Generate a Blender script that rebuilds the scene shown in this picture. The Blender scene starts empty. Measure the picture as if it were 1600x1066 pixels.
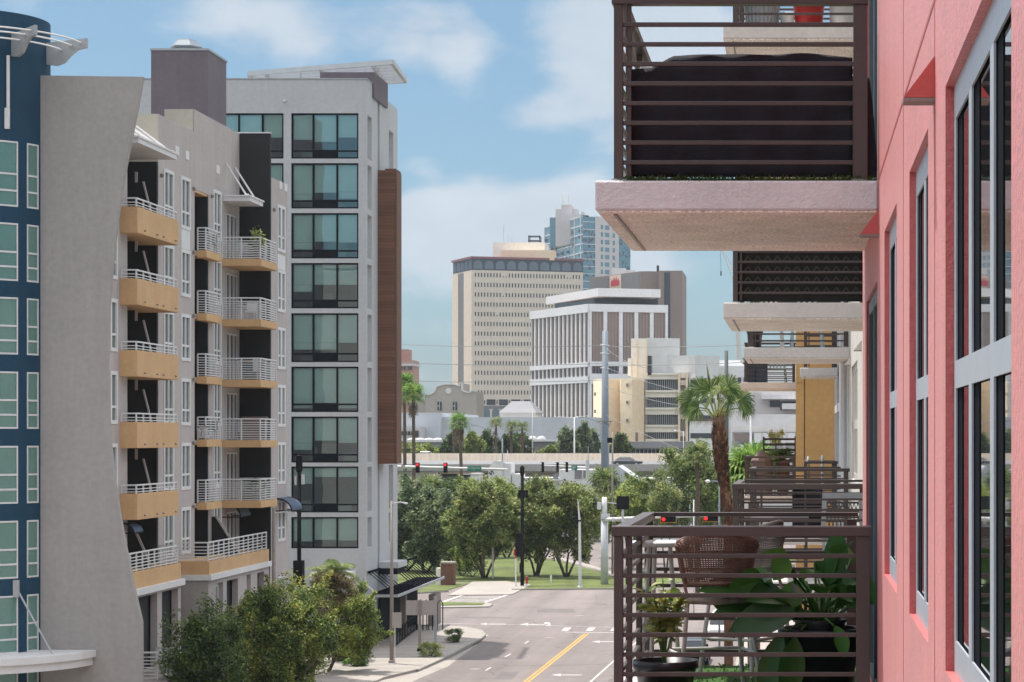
import bpy, math, random
import numpy as np
from math import radians as R, sin, cos, pi, sqrt, atan2
from mathutils import Vector

S = bpy.context.scene
COL = S.collection
# ---------------------------------------------------------------- camera
# street-aligned world: +Y runs down the street, +X to the right, Z up, metres
F, VX, VY, EYE = 3600.0, 1247.0, 683.0, 13.8
def X(u, Y): return (u - VX) * Y / F            # survey helpers: photo measurements -> metres
def Z(v, Y): return EYE + (VY - v) * Y / F
def G(u, v):
    Y = F * EYE / (v - VY)
    return (X(u, Y), Y)
cd = bpy.data.cameras.new('camera'); cam = bpy.data.objects.new('camera', cd); COL.objects.link(cam)
cam.location = (0, 0, EYE); cam.rotation_euler = (R(90), 0, 0)
cd.sensor_width = 36.0; cd.lens = 81.0; cd.shift_x = -(VX - 800) / 1600; cd.shift_y = (VY - 533) / 1600
cd.clip_start = 0.1; cd.clip_end = 9000
S.camera = cam
S.render.resolution_x = 1024; S.render.resolution_y = 682
# ---------------------------------------------------------------- light
SUN_EL, SUN_AZ = 72.5, -50.0      # azimuth measured from +Y towards +X
sd = bpy.data.lights.new('sun', 'SUN'); so = bpy.data.objects.new('sun', sd); COL.objects.link(so)
sd.energy = 3.8; sd.angle = R(0.6); sd.color = (1.0, 0.95, 0.88)
sv = Vector((sin(R(SUN_AZ)) * cos(R(SUN_EL)), cos(R(SUN_AZ)) * cos(R(SUN_EL)), sin(R(SUN_EL))))
so.rotation_euler = sv.to_track_quat('Z', 'Y').to_euler(); so.location = (-200, 200, 400)
S.view_settings.view_transform = 'Standard'; S.view_settings.look = 'None'
S.view_settings.exposure = 0.62; S.view_settings.gamma = 1.0
S.cycles.use_denoising = True
S.cycles.max_bounces = 8; S.cycles.transparent_max_bounces = 12
S.cycles.volume_bounces = 0
w = bpy.data.worlds.new('World'); S.world = w; w.use_nodes = True
def NT(nt):
    def n(t, **k):
        o = nt.nodes.new('ShaderNode' + t)
        for a, b in k.items():
            if a == 'i':
                for kk, vv in b.items(): o.inputs[kk].default_value = vv
            else: setattr(o, a, b)
        return o
    def l(a, b): nt.links.new(a, b)
    return n, l
def make_world():
    nt = w.node_tree; nt.nodes.clear(); n, l = NT(nt)
    out = n('OutputWorld'); bg = n('Background', i={'Strength': 0.12})
    sky = n('TexSky'); sky.sky_type = 'NISHITA'; sky.sun_disc = False
    sky.sun_elevation = R(SUN_EL); sky.sun_rotation = R(SUN_AZ % 360)
    sky.air_density = 1.0; sky.dust_density = 0.6; sky.ozone_density = 2.0; sky.altitude = 0
    tc = n('TexCoord')
    # cloud banks: places on the sky (direction), each a soft ellipse broken up by noise
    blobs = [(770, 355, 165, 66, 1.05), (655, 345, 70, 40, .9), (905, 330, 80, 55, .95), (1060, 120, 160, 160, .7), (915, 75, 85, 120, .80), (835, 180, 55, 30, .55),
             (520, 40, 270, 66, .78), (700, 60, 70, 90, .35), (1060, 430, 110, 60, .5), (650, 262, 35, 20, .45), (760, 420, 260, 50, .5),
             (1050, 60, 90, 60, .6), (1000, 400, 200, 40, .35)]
    acc = None
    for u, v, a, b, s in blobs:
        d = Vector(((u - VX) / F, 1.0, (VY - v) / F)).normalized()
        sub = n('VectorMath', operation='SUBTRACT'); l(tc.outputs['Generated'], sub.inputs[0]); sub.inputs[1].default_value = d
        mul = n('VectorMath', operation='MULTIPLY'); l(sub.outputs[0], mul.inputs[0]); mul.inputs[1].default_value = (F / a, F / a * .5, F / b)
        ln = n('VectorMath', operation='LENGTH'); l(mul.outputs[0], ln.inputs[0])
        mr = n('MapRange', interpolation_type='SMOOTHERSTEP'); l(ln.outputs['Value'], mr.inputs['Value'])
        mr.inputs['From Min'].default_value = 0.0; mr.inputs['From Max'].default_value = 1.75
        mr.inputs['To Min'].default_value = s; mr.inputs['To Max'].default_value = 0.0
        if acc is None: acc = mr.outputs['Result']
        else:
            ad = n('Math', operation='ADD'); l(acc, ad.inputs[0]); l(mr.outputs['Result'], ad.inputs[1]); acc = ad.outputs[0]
    mp = n('Mapping'); l(tc.outputs['Generated'], mp.inputs[0]); mp.inputs['Scale'].default_value = (1, 1, 1.7)
    nz = n('TexNoise', i={'Scale': 15.0, 'Detail': 10.0, 'Roughness': .55, 'Distortion': .15}); l(mp.outputs[0], nz.inputs['Vector'])
    nb = n('TexNoise', i={'Scale': 3.0, 'Detail': 6.0, 'Roughness': .55}); l(mp.outputs[0], nb.inputs['Vector'])
    # bright unseen clouds over the rest of the dome, added as fill light
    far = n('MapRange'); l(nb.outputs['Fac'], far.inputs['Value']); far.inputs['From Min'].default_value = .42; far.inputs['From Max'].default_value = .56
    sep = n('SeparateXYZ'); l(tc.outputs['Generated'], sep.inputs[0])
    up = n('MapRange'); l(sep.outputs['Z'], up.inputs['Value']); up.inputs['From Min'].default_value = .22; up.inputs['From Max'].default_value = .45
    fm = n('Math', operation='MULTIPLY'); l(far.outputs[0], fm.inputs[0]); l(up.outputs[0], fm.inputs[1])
    a1 = n('Math', operation='MULTIPLY_ADD'); l(nz.outputs['Fac'], a1.inputs[0]); a1.inputs[1].default_value = 2.5; a1.inputs[2].default_value = -1.42
    a2 = n('Math', operation='ADD'); l(a1.outputs[0], a2.inputs[0]); l(acc, a2.inputs[1])
    a3 = n('MapRange', interpolation_type='SMOOTHSTEP'); l(a2.outputs[0], a3.inputs['Value']); a3.inputs['From Min'].default_value = 0.10; a3.inputs['From Max'].default_value = .80
    cap = n('Math', operation='MULTIPLY', use_clamp=True); l(a3.outputs[0], cap.inputs[0]); cap.inputs[1].default_value = .80
    # shading inside the cloud: slightly greyer where the fine noise is low
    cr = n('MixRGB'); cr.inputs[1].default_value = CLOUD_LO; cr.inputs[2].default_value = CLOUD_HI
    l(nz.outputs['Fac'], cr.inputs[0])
    # ramp dims and blues the model's milky low sky; the dome stays bright
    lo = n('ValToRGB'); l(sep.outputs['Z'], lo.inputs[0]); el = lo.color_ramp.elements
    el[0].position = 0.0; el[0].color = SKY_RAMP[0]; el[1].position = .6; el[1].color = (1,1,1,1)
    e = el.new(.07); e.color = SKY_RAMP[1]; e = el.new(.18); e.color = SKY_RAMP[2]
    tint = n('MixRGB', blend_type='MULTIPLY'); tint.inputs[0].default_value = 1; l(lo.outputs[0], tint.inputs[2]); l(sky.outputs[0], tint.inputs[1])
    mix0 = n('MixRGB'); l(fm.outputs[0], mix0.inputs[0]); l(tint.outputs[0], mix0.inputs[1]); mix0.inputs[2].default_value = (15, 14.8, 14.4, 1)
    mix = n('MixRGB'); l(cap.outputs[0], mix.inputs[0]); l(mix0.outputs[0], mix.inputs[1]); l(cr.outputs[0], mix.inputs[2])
    l(mix.outputs[0], bg.inputs['Color']); l(bg.outputs[0], out.inputs[0])
HAZE = .00009
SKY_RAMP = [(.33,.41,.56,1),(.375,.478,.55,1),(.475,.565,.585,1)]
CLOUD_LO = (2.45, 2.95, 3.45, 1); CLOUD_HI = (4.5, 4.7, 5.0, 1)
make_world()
# ---------------------------------------------------------------- mesh helpers
class MB:
    def __init__(s): s.v = []; s.f = []
    def add(s, vs, fs):
        o = len(s.v); s.v += [tuple(p) for p in vs]; s.f += [tuple(i + o for i in f) for f in fs]; return s
    def box(s, x0, x1, y0, y1, z0, z1):
        x0, x1 = min(x0, x1), max(x0, x1); y0, y1 = min(y0, y1), max(y0, y1); z0, z1 = min(z0, z1), max(z0, z1)
        return s.add([(x0,y0,z0),(x1,y0,z0),(x1,y1,z0),(x0,y1,z0),(x0,y0,z1),(x1,y0,z1),(x1,y1,z1),(x0,y1,z1)],
                     [(3,2,1,0),(4,5,6,7),(0,1,5,4),(1,2,6,5),(2,3,7,6),(3,0,4,7)])
    def fbox(s, Fr, s0, s1, z0, z1, d0, d1):
        (px, py), (dx, dy), (nx, ny) = Fr
        P = lambda a, d, z: (px + dx*a + nx*d, py + dy*a + ny*d, z)
        return s.add([P(s0,d0,z0),P(s1,d0,z0),P(s1,d1,z0),P(s0,d1,z0),P(s0,d0,z1),P(s1,d0,z1),P(s1,d1,z1),P(s0,d1,z1)],
                     [(3,2,1,0),(4,5,6,7),(0,1,5,4),(1,2,6,5),(2,3,7,6),(3,0,4,7)])
    def prism(s, poly, z0, z1):
        n = len(poly)
        return s.add([(x,y,z0) for x,y in poly] + [(x,y,z1) for x,y in poly],
                     [tuple(range(n))[::-1], tuple(range(n, 2*n))] + [(i,(i+1)%n,(i+1)%n+n,i+n) for i in range(n)])
    def xprism(s, poly, x0, x1):      # polygon in (y, z) extruded along x
        n = len(poly)
        return s.add([(x0,y,z) for y,z in poly] + [(x1,y,z) for y,z in poly],
                     [tuple(range(n))[::-1], tuple(range(n, 2*n))] + [(i,(i+1)%n,(i+1)%n+n,i+n) for i in range(n)])
    def yprism(s, poly, y0, y1):      # polygon in (x, z) extruded along y
        n = len(poly)
        return s.add([(x,y0,z) for x,z in poly] + [(x,y1,z) for x,z in poly],
                     [tuple(range(n)), tuple(range(n, 2*n))[::-1]] + [(i,(i+1)%n,(i+1)%n+n,i+n) for i in range(n)])
    def quad(s, a, b, c, d): return s.add([a,b,c,d], [(0,1,2,3)])
    def tube(s, pts, r, n=6, cap=True):
        pts = [Vector(p) for p in pts]; m = len(pts)
        rr = r if isinstance(r, (list, tuple)) else [r]*m
        vs = []; fs = []; ref = Vector((0,0,1))
        for i, p in enumerate(pts):
            t = (pts[min(i+1,m-1)] - pts[max(i-1,0)]).normalized()
            if abs(t.dot(ref)) > .95: ref = Vector((1,0,0)) if abs(t.x) < .9 else Vector((0,1,0))
            a = t.cross(ref).normalized(); b = t.cross(a).normalized()
            for k in range(n):
                q = 2*pi*k/n; vs.append(p + (a*cos(q) + b*sin(q))*rr[i])
        for i in range(m-1):
            for k in range(n):
                fs.append((i*n+k, i*n+(k+1)%n, (i+1)*n+(k+1)%n, (i+1)*n+k))
        if cap: fs += [tuple(range(n))[::-1], tuple(range((m-1)*n, m*n))]
        return s.add(vs, fs)
    def bar(s, p0, p1, w, h):         # box-section bar between two points, w across, h in the up-ish direction
        p0 = Vector(p0); p1 = Vector(p1); t = (p1-p0).normalized()
        up = Vector((0,0,1)) if abs(t.z) < .95 else Vector((0,1,0))
        a = t.cross(up).normalized()*w/2; b = a.cross(t).normalized()*h/2
        vs = [p0-a-b,p0+a-b,p0+a+b,p0-a+b,p1-a-b,p1+a-b,p1+a+b,p1-a+b]
        return s.add(vs, [(0,1,2,3),(7,6,5,4),(0,4,5,1),(1,5,6,2),(2,6,7,3),(3,7,4,0)])
    def lathe(s, c, prof, n=16, ax='z'):
        vs = []; fs = []; m = len(prof)
        for r, h in prof:
            for k in range(n):
                q = 2*pi*k/n; a, b = r*cos(q), r*sin(q)
                vs.append((c[0]+a, c[1]+b, c[2]+h) if ax == 'z' else ((c[0]+a, c[1]+h, c[2]+b) if ax == 'y' else (c[0]+h, c[1]+a, c[2]+b)))
        for i in range(m-1):
            for k in range(n): fs.append((i*n+k, i*n+(k+1)%n, (i+1)*n+(k+1)%n, (i+1)*n+k))
        fs += [tuple(range(n))[::-1], tuple(range((m-1)*n, m*n))]
        return s.add(vs, fs)
    def arcbox(s, c, r0, r1, a0, a1, z0, z1, n=8):   # angle from -Y towards +X
        vs = []; fs = []
        for i in range(n+1):
            a = a0 + (a1-a0)*i/n
            for r, z in ((r0,z0),(r1,z0),(r1,z1),(r0,z1)): vs.append((c[0]+r*sin(a), c[1]-r*cos(a), z))
        for i in range(n):
            o = i*4
            for k in range(4): fs.append((o+k, o+4+k, o+4+(k+1)%4, o+(k+1)%4))
        fs += [(0,1,2,3), (n*4+3,n*4+2,n*4+1,n*4)]
        return s.add(vs, fs)
    def holes(s, org, du, dn, s0, s1, z0, z1, hs, depth):
        """flat wall in the plane through org along du with outward normal dn, rectangular openings and reveals"""
        ss = sorted({s0, s1, *[v for h in hs for v in h[:2]]}); zz = sorted({z0, z1, *[v for h in hs for v in h[2:]]})
        P = lambda a, z, d=0: (org[0]+du[0]*a-dn[0]*d, org[1]+du[1]*a-dn[1]*d, z)
        for i in range(len(ss)-1):
            for j in range(len(zz)-1):
                cs, cz = (ss[i]+ss[i+1])/2, (zz[j]+zz[j+1])/2
                if cs < s0 or cs > s1 or cz < z0 or cz > z1: continue
                if any(h[0] < cs < h[1] and h[2] < cz < h[3] for h in hs): continue
                s.quad(P(ss[i],zz[j]), P(ss[i+1],zz[j]), P(ss[i+1],zz[j+1]), P(ss[i],zz[j+1]))
        for a, b, c, d in hs:
            s.quad(P(a,c),P(a,d),P(a,d,depth),P(a,c,depth)); s.quad(P(b,c,depth),P(b,d,depth),P(b,d),P(b,c))
            s.quad(P(a,c,depth),P(b,c,depth),P(b,c),P(a,c)); s.quad(P(a,d),P(b,d),P(b,d,depth),P(a,d,depth))
        return s
    def build(s, name, mat, parent=None, smooth=False, bevel=0, rnd=None):
        return mesh_obj(name, np.array(s.v, dtype=np.float64).reshape(-1,3), s.f, mat, parent, smooth, bevel)
def base_of(o):
    b = Vector((0,0,0))
    while o is not None: b += o.location; o = o.parent
    return b
def mesh_obj(name, V, Fc, mat, parent=None, smooth=False, bevel=0):
    b = base_of(parent)
    me = bpy.data.meshes.new(name)
    V = V - np.array(b)
    if isinstance(Fc, np.ndarray):
        k = Fc.shape[1]; nf = len(Fc)
        me.vertices.add(len(V)); me.vertices.foreach_set('co', V.astype(np.float32).ravel())
        me.loops.add(nf*k); me.loops.foreach_set('vertex_index', Fc.astype(np.int32).ravel())
        me.polygons.add(nf); me.polygons.foreach_set('loop_start', np.arange(0, nf*k, k, dtype=np.int32))
        me.update(calc_edges=True)
    else:
        me.from_pydata([tuple(p) for p in V], [], Fc); me.update()
    if smooth: me.polygons.foreach_set('use_smooth', [True]*len(me.polygons))
    me.materials.append(mat)
    o = bpy.data.objects.new(name, me); COL.objects.link(o)
    if parent: o.parent = parent
    if bevel:
        md = o.modifiers.new('bevel', 'BEVEL'); md.width = bevel; md.segments = 2; md.limit_method = 'ANGLE'; md.angle_limit = R(40)
    return o
def thing(name, label, cat, loc=(0,0,0), group=None):
    o = bpy.data.objects.new(name, None); COL.objects.link(o); o.location = loc; o.empty_display_size = .3
    o['label'] = label; o['category'] = cat
    if group: o['group'] = group
    return o
def tag(o, label, cat, group=None):
    o['label'] = label; o['category'] = cat
    if group: o['group'] = group
    return o
def struct(o): o['kind'] = 'structure'; return o
def copy_tree(o, parent=None, dloc=(0,0,0)):
    c = o.copy(); COL.objects.link(c); c.parent = parent
    c.location = o.location + Vector(dloc)
    for ch in list(o.children): copy_tree(ch, c)
    return c
rng = np.random.default_rng(7); random.seed(7)
# ---------------------------------------------------------------- materials
def L(r, g, b): return tuple(((c/255)/12.92 if c/255 <= .04045 else ((c/255+.055)/1.055)**2.4) for c in (r,g,b)) + (1,)
def mat(name, col, rough=.8, var=.10, scale=1.2, bump=0.0, bscale=60., metal=0., spec=.4, streak=0.0, fine=.06):
    m = bpy.data.materials.new(name); m.use_nodes = True; nt = m.node_tree; nt.nodes.clear(); n, l = NT(nt)
    out = n('OutputMaterial'); p = n('BsdfPrincipled'); l(p.outputs[0], out.inputs[0])
    p.inputs['Roughness'].default_value = rough; p.inputs['Metallic'].default_value = metal; p.inputs['Specular IOR Level'].default_value = spec
    g = n('NewGeometry')
    nz = n('TexNoise', i={'Scale': scale, 'Detail': 5.0, 'Roughness': .6}); l(g.outputs['Position'], nz.inputs['Vector'])
    nf = n('TexNoise', i={'Scale': scale*14, 'Detail': 3.0, 'Roughness': .6}); l(g.outputs['Position'], nf.inputs['Vector'])
    mr = n('MapRange'); l(nz.outputs['Fac'], mr.inputs['Value']); mr.inputs['From Min'].default_value = .3; mr.inputs['From Max'].default_value = .7
    mr.inputs['To Min'].default_value = 1-var; mr.inputs['To Max'].default_value = 1+var
    mf = n('MapRange'); l(nf.outputs['Fac'], mf.inputs['Value']); mf.inputs['From Min'].default_value = .3; mf.inputs['From Max'].default_value = .7
    mf.inputs['To Min'].default_value = 1-fine; mf.inputs['To Max'].default_value = 1+fine
    mu = n('Math', operation='MULTIPLY'); l(mr.outputs[0], mu.inputs[0]); l(mf.outputs[0], mu.inputs[1])
    last = mu.outputs[0]
    if streak:                          # rain streaks: noise squeezed along the vertical
        mp = n('Mapping'); mp.inputs['Scale'].default_value = (2.2, 2.2, .12); l(g.outputs['Position'], mp.inputs[0])
        ns = n('TexNoise', i={'Scale': 1.4, 'Detail': 6.0, 'Roughness': .65}); l(mp.outputs[0], ns.inputs['Vector'])
        ms = n('MapRange'); l(ns.outputs['Fac'], ms.inputs['Value']); ms.inputs['From Min'].default_value = .35; ms.inputs['From Max'].default_value = .75
        ms.inputs['To Min'].default_value = 1.0; ms.inputs['To Max'].default_value = 1-streak
        m2 = n('Math', operation='MULTIPLY'); l(last, m2.inputs[0]); l(ms.outputs[0], m2.inputs[1]); last = m2.outputs[0]
    vm = n('VectorMath', operation='SCALE'); vm.inputs[0].default_value = col[:3]; l(last, vm.inputs['Scale'])
    l(vm.outputs[0], p.inputs['Base Color'])
    if bump:
        nb = n('TexNoise', i={'Scale': bscale, 'Detail': 4.0, 'Roughness': .7}); l(g.outputs['Position'], nb.inputs['Vector'])
        b = n('Bump', i={'Strength': bump, 'Distance': .01}); l(nb.outputs['Fac'], b.inputs['Height']); l(b.outputs[0], p.inputs['Normal'])
    return m
def leafmat(name, cols, rough=.5, trans=.36):
    m = bpy.data.materials.new(name); m.use_nodes = True; nt = m.node_tree; nt.nodes.clear(); n, l = NT(nt)
    out = n('OutputMaterial'); p = n('BsdfPrincipled', i={'Roughness': rough}); p.inputs['Specular IOR Level'].default_value = .38
    g = n('NewGeometry'); nz = n('TexNoise', i={'Scale': .9, 'Detail': 3.0}); l(g.outputs['Position'], nz.inputs['Vector'])
    ad = n('Math', operation='MULTIPLY_ADD'); l(nz.outputs['Fac'], ad.inputs[0]); ad.inputs[1].default_value = 2.0; ad.inputs[2].default_value = -.85
    ri = n('Math', operation='MULTIPLY_ADD'); l(g.outputs['Random Per Island'], ri.inputs[0]); ri.inputs[1].default_value = .75; l(ad.outputs[0], ri.inputs[2])
    cr = n('ValToRGB'); l(ri.outputs[0], cr.inputs[0]); e = cr.color_ramp.elements
    e[0].position = 0.0; e[0].color = cols[0]; e[1].position = 1.0; e[1].color = cols[-1]
    for i, c in enumerate(cols[1:-1]): q = e.new((i+1)/(len(cols)-1)); q.color = c
    l(cr.outputs[0], p.inputs['Base Color'])
    t = n('BsdfTranslucent'); l(cr.outputs[0], t.inputs[0]); mx = n('MixShader'); mx.inputs[0].default_value = trans
    l(p.outputs[0], mx.inputs[1]); l(t.outputs[0], mx.inputs[2]); l(mx.outputs[0], out.inputs[0])
    return m
def glassmat(name, tint, ior=1.6, rough=.01, boost=0.06):
    m = bpy.data.materials.new(name); m.use_nodes = True; nt = m.node_tree; nt.nodes.clear(); n, l = NT(nt)
    out = n('OutputMaterial'); t = n('BsdfTransparent'); t.inputs[0].default_value = tint
    g = n('BsdfGlossy', i={'Roughness': rough}); g.inputs[0].default_value = (.9,.97,1,1)
    fr = n('Fresnel', i={'IOR': ior}); ad = n('Math', operation='ADD', use_clamp=True); l(fr.outputs[0], ad.inputs[0]); ad.inputs[1].default_value = boost
    ge = n('NewGeometry'); nz = n('TexNoise', i={'Scale': .35, 'Detail': 1.0}); l(ge.outputs['Position'], nz.inputs['Vector'])
    b = n('Bump', i={'Strength': .06, 'Distance': .3}); l(nz.outputs['Fac'], b.inputs['Height']); l(b.outputs[0], g.inputs['Normal'])
    mx = n('MixShader'); l(ad.outputs[0], mx.inputs[0]); l(t.outputs[0], mx.inputs[1]); l(g.outputs[0], mx.inputs[2]); l(mx.outputs[0], out.inputs[0])
    return m
def mirrorglass(name, col, rough=.03, wav=.05, spec=.8):
    m = bpy.data.materials.new(name); m.use_nodes = True; nt = m.node_tree; nt.nodes.clear(); n, l = NT(nt)
    out = n('OutputMaterial'); p = n('BsdfPrincipled', i={'Roughness': rough}); l(p.outputs[0], out.inputs[0])
    p.inputs['Base Color'].default_value = col; p.inputs['Specular IOR Level'].default_value = spec; p.inputs['IOR'].default_value = 1.55
    g = n('NewGeometry'); nz = n('TexNoise', i={'Scale': 1.5, 'Detail': 1.0}); l(g.outputs['Position'], nz.inputs['Vector'])
    b = n('Bump', i={'Strength': wav, 'Distance': .05}); l(nz.outputs['Fac'], b.inputs['Height']); l(b.outputs[0], p.inputs['Normal'])
    return m
def emis(name, col, st):
    m = bpy.data.materials.new(name); m.use_nodes = True; nt = m.node_tree; nt.nodes.clear(); n, l = NT(nt)
    out = n('OutputMaterial'); e = n('Emission', i={'Strength': st}); e.inputs[0].default_value = col; l(e.outputs[0], out.inputs[0]); return m
def C(r, g, b): return (r, g, b, 1)
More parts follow.
